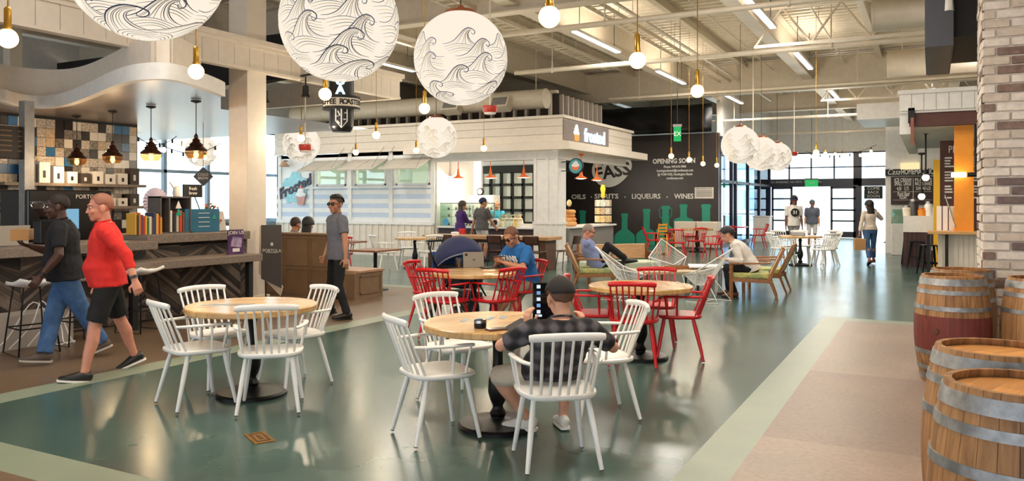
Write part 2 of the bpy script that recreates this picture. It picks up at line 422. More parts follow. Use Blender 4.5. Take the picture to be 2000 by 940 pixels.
    if glasses:
        g=MB()
        for sd in (-1,1):
            g.tube([Hh((sd*.033+.024*math.cos(2*PI*j/14),.103,.0+.017*math.sin(2*PI*j/14))) for j in range(14)],.0032*hs,6,close=True)
            g.tube([Hh((sd*.057,.102,.006)),Hh((sd*.08,.06,.008)),Hh((sd*.084,-.01,.0))],.003*hs,6)
        g.tube([Hh((-.01,.106,.004)),Hh((.01,.106,.004))],.003*hs,6)
        go=g.build('glasses',M_blk,t)
        if glasses=='dark':
            l=MB()
            for sd in (-1,1): l.ell(Hh((sd*.033,.103,0)),(.024*hs,.003*hs,.016*hs),12,8,Rh)
            l.build('lenses',mat('dark_lens',(16,14,14),.1),go,smooth=0)
    if cap:
        hcap(.016,14,4,-12,'cap',cap,.006)
        s_=-1 if cap_back else 1
        rows=[]
        for j in range(4):
            row=[]
            for i in range(11):
                a=math.radians(-62+12.4*i); r_=.108+.022*j*(1 if not cap_back else .7)
                row.append(Hh((r_*math.sin(a)*.82,s_*(-.012+ (.09+ .024*j)*math.cos(a)+.01), .048-.006*j-.012*abs(math.sin(a)) )))
            rows.append(row)
        if not cap_back: MB().sheet(rows).build('cap_brim',cap,t,smooth=0,solid=.005)
        MB().ell(Hh((0,-.012,.13+.007)),.008*hs,8,6).build('cap_button',cap,t)
    # clothes
    if shirt:
        c=MB(); torso(c,hem,1.03 if not backless else .84,.012*S+.004,flare=.05)
        if backless: pass
        for k,sd in ((0,-1),(1,1)):
            s_,e_,w_=J['s%d'%k],J['e%d'%k],J['w%d'%k]; q=S*(.6+.4*bulk); inn=SP(.84)+LAT(.9)*sd*sw*.55; pd=.014
            if backless: inn=SP(.80)+LAT(.9)*sd*sw*.75
            def at(u): return s_.lerp(e_,u/.53) if u<.53 else e_.lerp(w_,(u-.53)/.47)
            def rr_(u): return (.056-.020*u/.53)*q if u<.53 else (.040-.014*(u-.53)/.47)*q
            us=[sleeve*i/7 for i in range(8)]
            c.tube([inn]+[at(u) for u in us],[.060*q+pd]+[rr_(u)+pd+(.006 if sleeve<.6 else 0) for u in us],14)
            c.ell(s_,.058*q+pd)
            if sleeve>.6: c.ell(e_,.044*q+pd*.8)
        so=remesh(c,shirt_name,shirt,t,max(vox*1.3,.009),5,.022)
        if not backless: MB().tube([SP(1.02)+LAT(1)*.064*S*math.cos(2*PI*j/20)+V((0,.055*S*math.sin(2*PI*j/20),-.012*S*math.sin(2*PI*j/20)+.012)) for j in range(20)],(.011 if neck_open else .008)*S,8,close=True).build('collar',shirt,so,smooth=0)
    if pants:
        c=MB(); torso(c,-.17,.06,.010*S)
        for k,sd in ((0,-1),(1,1)):
            h_,n_,a_=J['h%d'%k],J['k%d'%k],J['a%d'%k]; q=S*(.55+.45*bulk); pd=.010+legpad
            def at(u): return h_.lerp(n_,u/.5) if u<.5 else n_.lerp(a_,(u-.5)/.5)
            def rl(u): return (.088-.034*u/.5)*q if u<.5 else (.055-.010*(u-.5)/.5)*q
            us=[pants_len*i/10 for i in range(11)]
            wd=.016 if pants_len<.8 else 0
            c.tube([h_+V((0,0,.03))]+[at(u) for u in us],[.088*q+pd]+[rl(u)+pd+wd*u for u in us],14)
            if pants_len>.55: c.ell(n_,.053*q+pd)
        remesh(c,pants_name,pants,t,max(vox*1.3,.009),4,.018)
    if shoes:
        for k in (0,1):
            he,fd,up,xs=J['foot%d'%k]; q=S*(1 if not fem else .88)
            b=MB(); o_=-up*.02*S
            b.tube([he-fd*.022+up*.02,he-fd*.008+up*.022,he+fd*.05*q+up*.028,he+fd*.12*q+up*.012,he+fd*.19*q-up*.002,he+fd*.235*q-up*.006,he+fd*.25*q-up*.008],[(.02,.02),(.045*q,.036*q),(.05*q,.040*q),(.040*q,.043*q),(.028*q,.042*q),(.022*q,.034*q),(.01,.012)],14,ref=up)
            so=b.build('shoe',shoes,t,smooth=0)
            b=MB(); out=[(-.028,.02),(-.018,.036),(.05,.042),(.12,.046),(.18,.045),(.23,.033),(.258,.012)]
            poly=[(u,v) for u,v in out]+[(u,-v) for u,v in reversed(out)]
            zb=-up*(.030*S); vs=[he+fd*u*q+xs*v*q+zb for u,v in poly]+[he+fd*u*q+xs*v*q+zb+up*.018 for u,v in poly]; n=len(poly)
            b._add(vs,[tuple(range(n)),tuple(range(2*n-1,n-1,-1))]+[(i,(i+1)%n,n+(i+1)%n,n+i) for i in range(n)])
            b.build('sole',sole or M_blk,so)
    t['J']=0; del t['J']
    Rb=Matrix.Rotation(rz,3,'Z'); J={k:(L0+Rb@v if isinstance(v,V) and not k.startswith(('pn','hd')) else v) for k,v in J.items()}
    J['obj']=t; J['H']=lambda v: L0+Rb@Hh(v); J['SP']=lambda q: L0+Rb@SP(q); J['Rb']=Rb; J['Hl']=Hh; J['SPl']=SP
    return J
SK_light=skin('skin_light',(214,158,130)); SK_red=skin('skin_ruddy',(206,140,116)); SK_tan=skin('skin_tan',(176,122,92)); SK_brown=skin('skin_brown',(120,76,54)); SK_dark=skin('skin_dark',(74,46,34))
H_black=mat('black_hair',(20,16,16),.45,bump=.5,bscale=140); H_brown=mat('brown_hair',(52,36,28),.5,bump=.5,bscale=140); H_grey=mat('grey_hair',(150,136,124),.6,bump=.4,bscale=140); H_bald=mat('shaved_hair',(150,96,76),.6)
def pp_(px,py,d): return PX(px,d,HZ(py,d))
def watch(J,k,m,label='wristwatch'):
    o=J['obj']; Rz=J['Rb'].inverted(); w_=Rz@(J['w%d'%k]-o.location); e_=Rz@(J['e%d'%k]-o.location); d=(w_-e_).normalized()
    c=w_-d*.03; MB().tube([c-d*.013,c+d*.013],.036,16).build(label,m,o,smooth=40)
# 1 red sweater
f1=face(-.9,-.42); p=PX(212,7.3)
J1=person('bald man in a red sweater and black shorts striding left past the bar stools',p,f1,1.0,bulk=1.12,belly=.06,pz=.885,lean=(3,4),head=(8,4),
 hands=(pp_(263,548,7.08),pp_(196,560,7.55)),elbows=((-.4,-1,.0),(.3,-1,0)),ankles=(pp_(163,736,7.08),pp_(266,703,7.72)),feet=((0,-8),(-6,22)),hdir=(None,None),curl=(34,30),
 vox=.0055,sk=SK_red,shirt=cloth('red_knit',(214,40,34)),sleeve=.80,hem=-.10,shirt_name='sweater',pants=cloth('black_twill',(22,21,23)),pants_len=.44,pants_name='shorts',legpad=.008,shoes=mat('black_leather',(30,28,28),.4),sole=M_chalk,hair='stubble',hairm=H_bald)
watch(J1,0,mat('green_black_band',(24,40,30),.4))
# 2 navy tee
f2=face(-.93,-.36); p=PX(128,8.0)
J2=person('man in a black tee and blue jeans striding left, carrying a small brown carton',p,f2,1.0,bulk=1.18,belly=.05,pz=.89,lean=(3,5),head=(6,6),
 hands=(pp_(80,540,7.62),pp_(60,482,7.95)),elbows=((-.5,-1,-.1),(.5,-.8,-.3)),ankles=(pp_(213,692,8.30),pp_(82,708,7.75)),feet=((-4,22),(4,-6)),palms=(None,(0,0,1)),curl=(30,35),
 vox=.006,sk=SK_dark,shirt=cloth('midnight_tee',(12,13,20)),sleeve=.40,hem=-.14,shirt_name='tee_shirt',pants=cloth('blue_denim',(52,84,128),(70,106,150),9),pants_name='jeans',legpad=.014,shoes=mat('brown_suede',(96,82,72),.7),sole=mat('pale_sole',(190,180,168),.6),hair='stubble',hairm=mat('shaved_dark',(40,27,22),.7))
watch(J2,0,M_blk,'wristband')
bx=tag(MB().cbox((0,0,0),(.24,.16,.11)).build('brown_carton',mat('kraft',(176,128,76),.7,var=.08),bevel=.004),'small brown carton held out by the man in the black tee','box'); bx.location=J2['hand1']+V((0,0,.075)); bx.rotation_euler=(0,0,f2)
# 3 grey shirt
f3=face(-.80,-.60); p=PX(660,10.9)
J3=person('man in a grey short sleeved shirt and black trousers walking past the left round table',p,f3,1.0,pz=.90,lean=(2,1),head=(26,0),
 hands=(pp_(676,512,10.55),pp_(634,500,10.95)),elbows=((-1,-.5,.0),(.6,-1,0)),ankles=(pp_(678,612,10.8),pp_(645,606,11.2)),feet=((-6,-4),(0,10)),curl=(40,34),
 vox=.0065,sk=SK_tan,shirt=cloth('grey_chambray',(104,104,112)),sleeve=.36,hem=-.16,pants=cloth('black_denim',(22,22,25)),shoes=mat('black_boot',(24,22,22),.4),hair='fade',hairm=H_black,glasses='dark',neck_open=1)
b=MB(); o=J3['obj']
for i in range(6):
    q=J3['SPl'](.86-.15*i); b.ell(q+V((0,.142+.02*(i<4),0)),.006,8,6)
b.build('buttons',M_blk,o)
# 4/5 booth couple
for lab,px,fem,hair,hm,sh in (('man with short dark hair seated in the booth, seen from behind',572,False,'short',H_brown,cloth('booth_shirt_a',(150,140,130))),('person with long black hair seated in the booth, seen from behind',598,True,'long',H_black,cloth('booth_shirt_b',(206,190,160)))):
    Y=10.72; X_0=atY(px,Y); p=V((X_0,Y,0))
    person(lab,p,.0 if not fem else .25,.96,pz=.56,fem=fem,lean=(2,6),head=(0,8),hands=(p+V((-.16,.36,.68)),p+V((.16,.36,.68))),ankles=(p+V((-.12,.42,.09)),p+V((.12,.42,.09))),knees=((0,1,1),(0,1,1)),vox=.010,sk=SK_tan,shirt=sh,sleeve=.4,pants=cloth('dark_trousers',(40,40,48)),shoes=M_blk,hair=hair,hairm=hm)
# 6/7 customers, 8 server
p=V((atY(899,18.55),18.55,0))
J6=person('woman with long dark hair and a purple top at the cupcake counter',p,-.5,.95,fem=True,pz=.87,lean=(0,6),head=(-10,12),hands=(p+V((.0,.38,1.06)),p+V((.26,.30,1.04))),vox=.009,sk=SK_tan,shirt=cloth('purple_knit',(62,32,96)),sleeve=.95,pants=cloth('grey_denim',(132,138,146)),shoes=M_blk,hair='long',hairm=H_brown)
bg_=tag(MB().cbox((0,0,0),(.20,.10,.20)).build('red_handbag',mat('red_leather',(206,40,30),.5),bevel=.02),'small red handbag at the hip of the woman in purple','bag'); bg_.location=p+V((.16,-.16,.78))
p=V((atY(941,18.45),18.45,0))
J7=person('man in a charcoal tee and navy cap at the cupcake counter, seen from behind',p,-.25,1.0,bulk=1.1,pz=.91,lean=(1,3),head=(-12,4),hands=(p+V((-.32,.02,.84)),p+V((.30,.22,.92))),vox=.009,sk=SK_tan,shirt=cloth('charcoal_tee',(78,74,74)),sleeve=.40,shirt_name='tee_shirt',pants=cloth('pale_shorts',(196,192,190)),pants_len=.5,pants_name='shorts',shoes=M_blk,hair='stubble',hairm=H_brown,cap=cloth('navy_cap',(30,40,72)))
p=V((atY(972,20.6),20.6,0))
J8=person('server in a turquoise tee and cap behind the cupcake counter',p,PI+.25,.94,pz=.86,lean=(4,10),head=(8,14),hands=(p+V((.12,-.35,1.05)),p+V((-.18,-.33,1.05))),vox=.009,sk=SK_light,shirt=cloth('turquoise_tee',(70,176,204)),sleeve=.42,pants=cloth('dark_trousers',(40,40,48)),shoes=M_blk,hair='short',hairm=H_brown,cap=cloth('tan_cap',(150,110,80)))
# 9 blue printed tee, seated
pc=W(.20,10.43); f9=face(-.80,-.60)
J9=person('seated man with glasses in a blue printed tee bent over his phone',pc,f9,1.0,bulk=1.08,pz=.55,lean=(8,34),head=(10,28),hands=(PX(985,10.08,.83),PX(974,10.2,.83)),elbows=((-1,-.3,-.6),(1,-.3,-.6)),
 ankles=(PX(962,9.95,.09),PX(992,9.8,.09)),knees=((0,1,1),(0,1,1)),palms=((0,0,1),(0,0,1)),curl=(40,40),vox=.0065,sk=SK_tan,shirt=cloth('royal_blue_tee',(28,96,160)),sleeve=.42,shirt_name='tee_shirt',pants=cloth('khaki',(140,130,116)),pants_len=.5,pants_name='shorts',shoes=M_blk,sole=M_chalk,hair='stubble',hairm=mat('shaved_tan',(110,72,54),.7),glasses='dark',beard=None)
# 10 man in the black cap, from behind
def plaid(name,a,b_,c_,k=70):
    m=mat(name,a,.85,bump=.1,bscale=240); nt=m.node_tree; N=nt.nodes; L=nt.links
    tc=N.new('ShaderNodeTexCoord'); sp=N.new('ShaderNodeSeparateXYZ'); L.new(tc.outputs['Object'],sp.inputs[0]); outs=[]
    for ax in ('X','Z'):
        mu=N.new('ShaderNodeMath'); mu.operation='MULTIPLY'; mu.inputs[1].default_value=k; L.new(sp.outputs[ax],mu.inputs[0])
        si=N.new('ShaderNodeMath'); si.operation='SINE'; L.new(mu.outputs[0],si.inputs[0]); outs.append(si)
    ad=N.new('ShaderNodeMath'); ad.operation='ADD'; L.new(outs[0].outputs[0],ad.inputs[0]); L.new(outs[1].outputs[0],ad.inputs[1])
    mr=N.new('ShaderNodeMapRange'); mr.inputs['From Min'].default_value=-2; mr.inputs['From Max'].default_value=2; L.new(ad.outputs[0],mr.inputs[0])
    rp=N.new('ShaderNodeValToRGB'); rp.color_ramp.elements[0].color=lin(a); rp.color_ramp.elements[1].color=lin(c_); e=rp.color_ramp.elements.new(.5); e.color=lin(b_)
    rp.color_ramp.elements[0].position=.25; rp.color_ramp.elements[2].position=.85
    L.new(mr.outputs[0],rp.inputs[0]); L.new(rp.outputs[0],N['Principled BSDF'].inputs['Base Color']); return m
pc=W(.255,5.2); f10=face(-.20,.98)
J10=person('man in a black cap and dark plaid shirt seated with his back to us',pc,f10,.93,bulk=1.14,belly=.03,pz=.50,lean=(-66,-8),head=(4,14),hands=(PX(1030,5.15,HZ(640,5.15)),PX(1136,5.15,HZ(642,5.15))),elbows=((-1,-.4,-.5),(1,-.4,-.6)),
 ankles=(PX(1030,5.50,.10),PX(1100,5.60,.09)),knees=((-.8,.4,.6),(.3,.8,.8)),feet=((62,0),(0,0)),palms=(tuple(W(.8,.6)),tuple(W(-.8,.5))),hdir=((0,0,1),(0,0,1)),curl=(26,44),vox=.0055,sk=SK_light,shirt=plaid('dark_plaid',(24,23,27),(48,46,52),(92,88,94)),sleeve=.43,pants=cloth('stone_shorts',(206,190,170)),pants_len=.50,pants_name='shorts',shoes=mat('white_canvas',(228,222,212),.7),sole=M_chalk,hair='short',hairm=mat('cropped_brown',(96,66,50),.7),cap=cloth('black_cap',(38,34,34)))
watch(J10,0,M_blk)
tq=PX(1064,5.33,HZ(588,5.33)); tt_=thing('tablet','black tablet showing a column of icons, held up by the man in the black cap','tablet',tq,f10-.12)
MB().cbox((0,0,0),(.165,.008,.25)).build('case',M_blk,tt_,bevel=.003); MB().box((-.076,-.0055,-.118),(.076,-.0045,.118)).build('screen',mat('dark_screen',(12,12,16),.1),tt_)
b=MB()
for i in range(5): b.mat(i%2).box((-.055,-.0075,.085-i*.042),(-.03,-.006,.108-i*.042))
b.box((-.065,-.0075,-.105),(-.02,-.006,-.09)); b.build('icons',[emis('icon_white',(220,230,245),.9),emis('icon_blue',(120,170,220),.8)],tt_)
# 11 older man in the lounge chair
pc=W(1.56,14.25); f11=face(1,-.12)
J11=person('older man with glasses in a blue shirt, lounging cross-legged with a hand to his chin',pc,f11,1.0,bulk=1.1,belly=.05,pz=.47,lean=(-42,-10),head=(0,16),hands=(PX(1165,14.3,.70),PX(1149,14.12,HZ(477,14.12))),elbows=((-1,-.2,-1),(.6,.5,-1.2)),
 ankles=(PX(1222,14.4,.09),PX(1222,14.15,HZ(506,14.15))),knees=((0,1,1),(0,.5,1)),feet=((0,0),(0,-10)),hdir=(None,(0,0,1)),palms=(None,tuple(W(-1,0))),curl=(30,60),vox=.007,sk=SK_red,shirt=cloth('pale_blue_oxford',(134,146,190)),sleeve=.92,pants=cloth('black_slacks',(18,18,21)),shoes=mat('black_leather',(30,28,28),.4),hair='balding',hairm=H_grey,glasses=True)
# 12 young man
pc=W(4.02,13.32); f12=face(-.95,.30)
J12=person('young man in a white shirt leaning forward over a phone in a wooden lounge chair',pc,f12,1.0,pz=.50,lean=(22,50),head=(0,26),hands=(PX(1420,13.25,HZ(508,13.25)),PX(1418,13.55,HZ(508,13.5))),elbows=((-.5,-.3,-1),(.5,-.3,-1)),
 ankles=(PX(1434,13.25,.09),PX(1424,13.65,.09)),knees=((0,1,1),(0,1,1)),palms=((0,0,1),(0,0,1)),curl=(40,40),vox=.007,sk=SK_light,shirt=cloth('white_shirt',(226,218,210)),sleeve=.92,pants=cloth('black_slacks',(18,18,21)),shoes=mat('brown_leather',(92,48,34),.35),hair='full',hairm=H_black)
ph=tag(MB().cbox((0,0,0),(.08,.15,.009)).build('phone',M_blk,bevel=.002),'phone held in both hands by the young man in the white shirt','phone'); ph.location=(J12['hand0']+J12['hand1'])/2+V((0,0,.035)); ph.rotation_euler=(0,0,f12)
ph=tag(MB().cbox((0,0,0),(.08,.15,.009)).build('phone',M_blk,bevel=.002),'phone held flat by the man in the blue printed tee','phone'); ph.location=(J9['hand0']+J9['hand1'])/2+V((0,0,.035)); ph.rotation_euler=(0,0,f9)
# 13 woman walking away
p=PX(1699,20.3); f13=face(.10,1)
J13=person('woman in a beige open back top and blue jeans walking away with a paper bag',p,f13,.95,fem=True,bulk=1.03,pz=.88,lean=(0,2),head=(14,4),hands=(PX(1678,20.2,HZ(458,20.2)),PX(1713,20.58,1.34)),elbows=((-.6,-.6,0),(.8,-.1,-1)),
 ankles=(PX(1698,20.05,.12),PX(1706,20.5,.10)),feet=((0,24),(6,6)),vox=.008,sk=SK_tan,shirt=cloth('beige_knit',(206,192,178)),sleeve=.95,hem=.02,shirt_name='top',backless=True,pants=cloth('blue_denim',(52,84,128)),pants_len=.92,pants_name='jeans',shoes=mat('tan_heel',(130,76,60),.5),hair='long',hairm=H_black)
bg_=thing('paper_bag','brown paper bag hanging from the left hand of the woman in jeans','bag',J13['w0']+V((0,0,-.46)),f13)
MB().rings([[V((x*k,y*k,z)) for x,y in ((-.13,-.07),(.13,-.07),(.13,.07),(-.13,.07))] for z,k in ((0,1),(.28,1.02),(.29,1.0))]).build('bag',mat('kraft_bag',(196,150,100),.7,bump=.3,bscale=14),bg_); MB().tube([(-.06,0,.28),(-.05,0,.36),(.05,0,.36),(.06,0,.28)],.006,6).build('handle',mat('kraft_bag',(196,150,100)),bg_)
# 14/15 men at the doors
p=PX(1550,24.0); f14=face(-.1,-1)
J14=person('man in a white tee with a black round print coming in at the doors',p,f14,1.05,pz=.95,lean=(2,2),head=(0,4),vox=.010,sk=SK_brown,shirt=cloth('white_tee',(228,222,216)),sleeve=.42,shirt_name='tee_shirt',pants=cloth('grey_trousers',(140,138,138)),shoes=M_blk,hair='long',hairm=H_black,cap=cloth('navy_cap',(30,40,72)),ankles=(p+W(-.1,-.1,.09),p+W(.12,.15,.09)))
q=J14['SPl'](.62); b=MB(); b.mat(0).tube([q+V((0,.150,0)),q+V((0,.170,0))],.125,24); b.build('round_print',M_blk,J14['obj']); text('31',.14,M_chalk,J14['obj'],loc=q+V((0,.174,0)),rot=(PI/2,0,PI),bold=.004)
p=PX(1586,28.0); f15=face(-.4,-1)
J15=person('man in a cap and slate polo shirt standing in the open doorway',p,f15,.98,bulk=1.08,pz=.895,lean=(2,2),head=(20,2),vox=.010,sk=SK_tan,shirt=cloth('slate_polo',(84,90,104)),sleeve=.44,pants=cloth('pale_shorts',(196,192,190)),pants_len=.5,pants_name='shorts',shoes=M_blk,hair='short',hairm=H_brown,cap=cloth('slate_cap',(84,92,100)))
q=J9['SPl'](.80); o=text('VANS',.125,M_chalk,J9['obj'],ext=.003,bold=.004)
l_=math.radians(24); o.location=q+V((0,.172*math.cos(l_),-.172*math.sin(l_)-.01)); o.rotation_euler=(PI/2+l_,0,PI); 
# ================================================================ camera, world, light
cam = bpy.data.cameras.new('camera'); co = bpy.data.objects.new('camera', cam); COL.objects.link(co)
co.location = (0,0,CH); co.rotation_euler = (PI/2, 0, TH)
cam.sensor_width = 36; cam.lens = F/2000*36; cam.shift_y = -(470-HY)/2000; cam.clip_end = 300
scn.camera = co
w = bpy.data.worlds.new('sky'); scn.world = w; w.use_nodes = True
bg = w.node_tree.nodes['Background']; bg.inputs[0].default_value = (.84,.92,1.0,1); bg.inputs[1].default_value = 4.2
sun = bpy.data.lights.new('sun','SUN'); sun.energy = 7.0; sun.angle = .02; sun.color = (1,.95,.86)
so = bpy.data.objects.new('sun', sun); COL.objects.link(so)
sd = V((.35,-.55,-.8)); so.rotation_euler = sd.to_track_quat('-Z','Y').to_euler(); so.location = (0,20,30)
scn.view_settings.view_transform = 'Standard'; scn.view_settings.look = 'None'; scn.view_settings.gamma = 1
scn.view_settings.use_curve_mapping = False; scn.view_settings.exposure = 0.32
scn.cycles.use_denoising = True
scn.cycles.max_bounces = 8; scn.cycles.transparent_max_bounces = 16
try: scn.cycles.sample_clamp_indirect = 4; scn.cycles.sample_clamp_direct = 40
except Exception: pass
# ================================================================ floor
def floor_mat(name, c, c2, rough, rv=.12, coat=0, bump=.03, patch=.25):
    m = bpy.data.materials.new(name); m.use_nodes = True
    nt = m.node_tree; N = nt.nodes; L = nt.links; b = N['Principled BSDF']
    tc = N.new('ShaderNodeTexCoord')
    n1 = N.new('ShaderNodeTexNoise'); n1.inputs['Scale'].default_value = .9; n1.inputs['Detail'].default_value = 3; n1.inputs['Roughness'].default_value = .65
    L.new(tc.outputs['Object'], n1.inputs['Vector'])
    r1 = N.new('ShaderNodeValToRGB'); r1.color_ramp.elements[0].color = lin(c); r1.color_ramp.elements[1].color = lin(c2)
    r1.color_ramp.elements[0].position = .35; r1.color_ramp.elements[1].position = .68
    L.new(n1.outputs['Fac'], r1.inputs[0])
    n2 = N.new('ShaderNodeTexNoise'); n2.inputs['Scale'].default_value = 26; n2.inputs['Detail'].default_value = 6
    L.new(tc.outputs['Object'], n2.inputs['Vector'])
    r2 = N.new('ShaderNodeValToRGB'); r2.color_ramp.elements[0].color = (1-patch,1-patch,1-patch,1); r2.color_ramp.elements[1].color = (1,1,1,1)
    r2.color_ramp.elements[0].position = .38; r2.color_ramp.elements[1].position = .6
    L.new(n2.outputs['Fac'], r2.inputs[0])
    mx = N.new('ShaderNodeMix'); mx.data_type = 'RGBA'; mx.blend_type = 'MULTIPLY'; mx.inputs[0].default_value = 1
    L.new(r1.outputs[0], mx.inputs[6]); L.new(r2.outputs[0], mx.inputs[7]); L.new(mx.outputs[2], b.inputs['Base Color'])
    mr = N.new('ShaderNodeMapRange'); mr.inputs['To Min'].default_value = rough; mr.inputs['To Max'].default_value = rough+rv
    L.new(n1.outputs['Fac'], mr.inputs[0]); L.new(mr.outputs[0], b.inputs['Roughness'])
    bp = N.new('ShaderNodeBump'); bp.inputs['Strength'].default_value = bump; bp.inputs['Distance'].default_value = .01
    L.new(n2.outputs['Fac'], bp.inputs['Height']); L.new(bp.outputs[0], b.inputs['Normal'])
    return m
FM_teal = floor_mat('teal_epoxy', (60,84,78), (74,100,92), .15, .12, bump=.004, patch=.02)
FM_band = floor_mat('pale_green_band', (128,140,122), (144,154,134), .32, .14, bump=.01, patch=.03)
FM_brown = floor_mat('brown_concrete', (104,84,66), (126,104,82), .25, .15, patch=.15)
FM_tan = floor_mat('tan_concrete', (146,126,110), (164,142,126), .34, .2, bump=.06, patch=.14)
FM_tan2 = floor_mat('tan_concrete_dark', (134,114,102), (152,130,116), .34, .2, bump=.06, patch=.16)
fl = MB()
mats_fl = [FM_teal, FM_band, FM_brown, FM_tan, FM_tan2]
def fq(i, x0, y0, x1, y1):
    fl.mat(i); fl._add([(x0,y0,0),(x1,y0,0),(x1,y1,0),(x0,y1,0)], [(0,1,2,3)])
YE = 38.3
fq(2,-22,-7,-6.87,2.75); fq(2,-22,2.75,-6.87,12.2); fq(1,-22,12.2,-6.87,12.52); fq(0,-22,12.52,-6.87,YE)
fq(2,-6.87,-7,-1.03,2.75); fq(1,-6.87,2.75,-1.33,3.08); fq(1,-6.87,3.08,-6.55,12.52); fq(0,-6.87,12.52,-6.55,YE)
fq(0,-6.55,3.08,-1.33,YE); fq(1,-1.33,2.75,-1.03,11.85)
fq(3,-1.03,-7,6,5.6); fq(4,-1.03,5.6,6,8.0); fq(3,-1.03,8.0,6,11.55); fq(1,-1.03,11.55,6,11.85); fq(0,-1.33,11.85,6,YE)
fo = fl.build('floor', mats_fl); struct(fo)
# slab below so the floor has thickness
struct(MB().box((-22,-7,-.2),(6,YE,-.004)).build('floor', mat('slab',(110,104,98),.8)))
# floor outlet cover
oc = thing('floor_outlet_cover','brass floor outlet cover set flat in the teal floor','floor plate', G(507,856), face(.75,.5))
MB().box((-.13,-.07,0),(.13,.07,.006)).build('plate', mat('aged_brass',(150,108,50),.4,.6,var=.2), oc, bevel=.003)
b = MB(); b.box((-.1,-.045,.006),(.1,-.035,.008)); b.box((-.1,.035,.006),(.1,.045,.008)); b.box((-.1,-.035,.006),(-.09,.035,.008)); b.box((.09,-.035,.006),(.1,.035,.008)); b.box((-.05,-.01,.006),(.05,.012,.008))
b.build('lid', mat('dark_brass',(96,66,30),.4,.6), oc)
# ================================================================ ceiling deck
ZD = 6.0
d = MB()
pts = []
y = -7.0; p = .30
prof = []
while y < YE+.3:
    prof += [(y,ZD),(y+.11,ZD),(y+.15,ZD-.075),(y+.26,ZD-.075)]; y += p
rows = [[(x,yy,zz) for yy,zz in prof] for x in (-22.0,6.0)]
d.sheet(rows)
struct(d.build('ceiling', M_deck, solid=.01))
def hbeam(b, p, q, w, h, tf=.03, tw=.02):
    p, q = V(p), V(q)
    b.obox(p+V((0,0,h/2-tf/2)), q+V((0,0,h/2-tf/2)), w, tf); b.obox(p-V((0,0,h/2-tf/2)), q-V((0,0,h/2-tf/2)), w, tf); b.obox(p, q, tw, h-2*tf)
k = 0
for X in (-17.2,-13.8,-10.2,-6.8,-3.2,.6,4.2):
    b = MB(); hbeam(b,(X,-7,5.55),(X,YE,5.55),.28,.72); k += 1
    struct(b.build('ceiling_beam', M_beam))
for Y,h,z in ((2.5,.7,5.5),(12.9,.75,5.45),(24.6,.95,5.35),(31.5,.8,5.45)):
    b = MB(); hbeam(b,(-22,Y,z),(6,Y,z),.3,h); struct(b.build('ceiling_girder', M_beam))
# secondary purlins
for X in (-15.5,-12,-8.5,-5,-1.3,2.4):
    b = MB(); hbeam(b,(X,-7,5.78),(X,YE,5.78),.14,.24,.015,.012); struct(b.build('ceiling_purlin', M_beam))
# walls
struct(MB().box((-22.2,-7,0),(-22,9,ZD)).build('wall_left', M_white))
struct(MB().box((5.9,-7,0),(6.1,YE,ZD)).build('wall_right', M_white))
b=MB().box((-22,-7.2,2.9),(6.1,-7,ZD)); b.box((-22,-7.2,0),(6.1,-7,.5))
for i in range(8): b.box((-22+i*4-.3,-7.2,.5),(-22+i*4+.3,-7,2.9))
struct(b.build('wall_front_added', M_white))  # unseen wall added behind the camera to cut fill light
b = MB().box((-22,YE,3.85),(6.1,YE+.25,ZD)); b.box((-1.45,YE,0),(6.1,YE+.25,3.85))
struct(b.build('wall_back', M_white))
# ---------------------------------------------------------------- entrance glazing
M_frame = mat('dark_blue_frame', (52,54,66), .4, .3, var=.06)
XL, XR = -7.3, -1.45
f = MB()
def fb(x0,x1,z0,z1,dy=.12): f.box((x0,YE+.04,z0),(x1,YE+.04+dy,z1))
colx = [atY(1493,YE), atY(1676,YE)]
fb(colx[0]-.22,colx[0]+.16,0,3.85,.25); fb(colx[1]-.2,colx[1]+.14,0,3.85,.25)
fb(XL,XR,2.32,2.66,.2); fb(XL,XR,3.15,3.2); fb(XL,XR,3.8,3.88)
for px in (1541,1584,1629): 
    x = atY(px,YE); fb(x-.03,x+.03,2.66,3.85)
fb(XR-.12,XR+.02,0,3.85,.2); fb(XL-.02,XL+.1,0,3.85,.2)
wo = f.build('window_1', M_frame); struct(wo)
g = MB().box((XL,YE+.09,2.6),(XR,YE+.10,3.85)); g.box((XL,YE+.09,0),(colx[0],YE+.10,2.4)); g.box((colx[1],YE+.09,0),(XR,YE+.10,2.4))
g.build('glazing', M_glass, wo)
def door_leaf(n, x0, x1, yo=0):
    f = MB(); y0, y1 = YE-.02+yo, YE+.05+yo
    for a0,a1 in ((x0,x0+.09),(x1-.09,x1)): f.box((a0,y0,.02),(a1,y1,2.3))
    for z0,z1 in ((.02,.28),(2.2,2.3),(.72,.79),(1.2,1.28),(1.72,1.79)): f.box((x0,y0,z0),(x1,y1,z1))
    o = f.build('door_%d'%n, M_frame); struct(o)
    MB().box((x0+.05,y0+.03,.1),(x1-.05,y0+.038,2.25)).build('glazing', M_glass, o)
    return o
xa, xb, xc, xd = atY(1507,YE), atY(1548,YE), atY(1622,YE), atY(1671,YE)
door_leaf(1, xa, xb); door_leaf(2, xc, xd)
b = MB().box((xa-.1,YE+.02,2.3),(xd+.1,YE+.2,2.36)); struct(b.build('trim_1', M_frame))
text('NO SMOKING  NO PETS  THANK YOU', .13, M_chalk, wo, loc=(atY(1553,YE),YE+.03,2.52))
# notice on side pane
nb = tag(MB().box((atY(1688,YE),YE-.03,1.75),(atY(1724,YE),YE-.005,2.3)).build('notice_board', M_blk),'black notice board with white capitals on the pane beside the entrance','sign')
text('COME\nBACK\nSOON', .18, M_chalk, nb, loc=(atY(1706,YE),YE-.035,2.03))
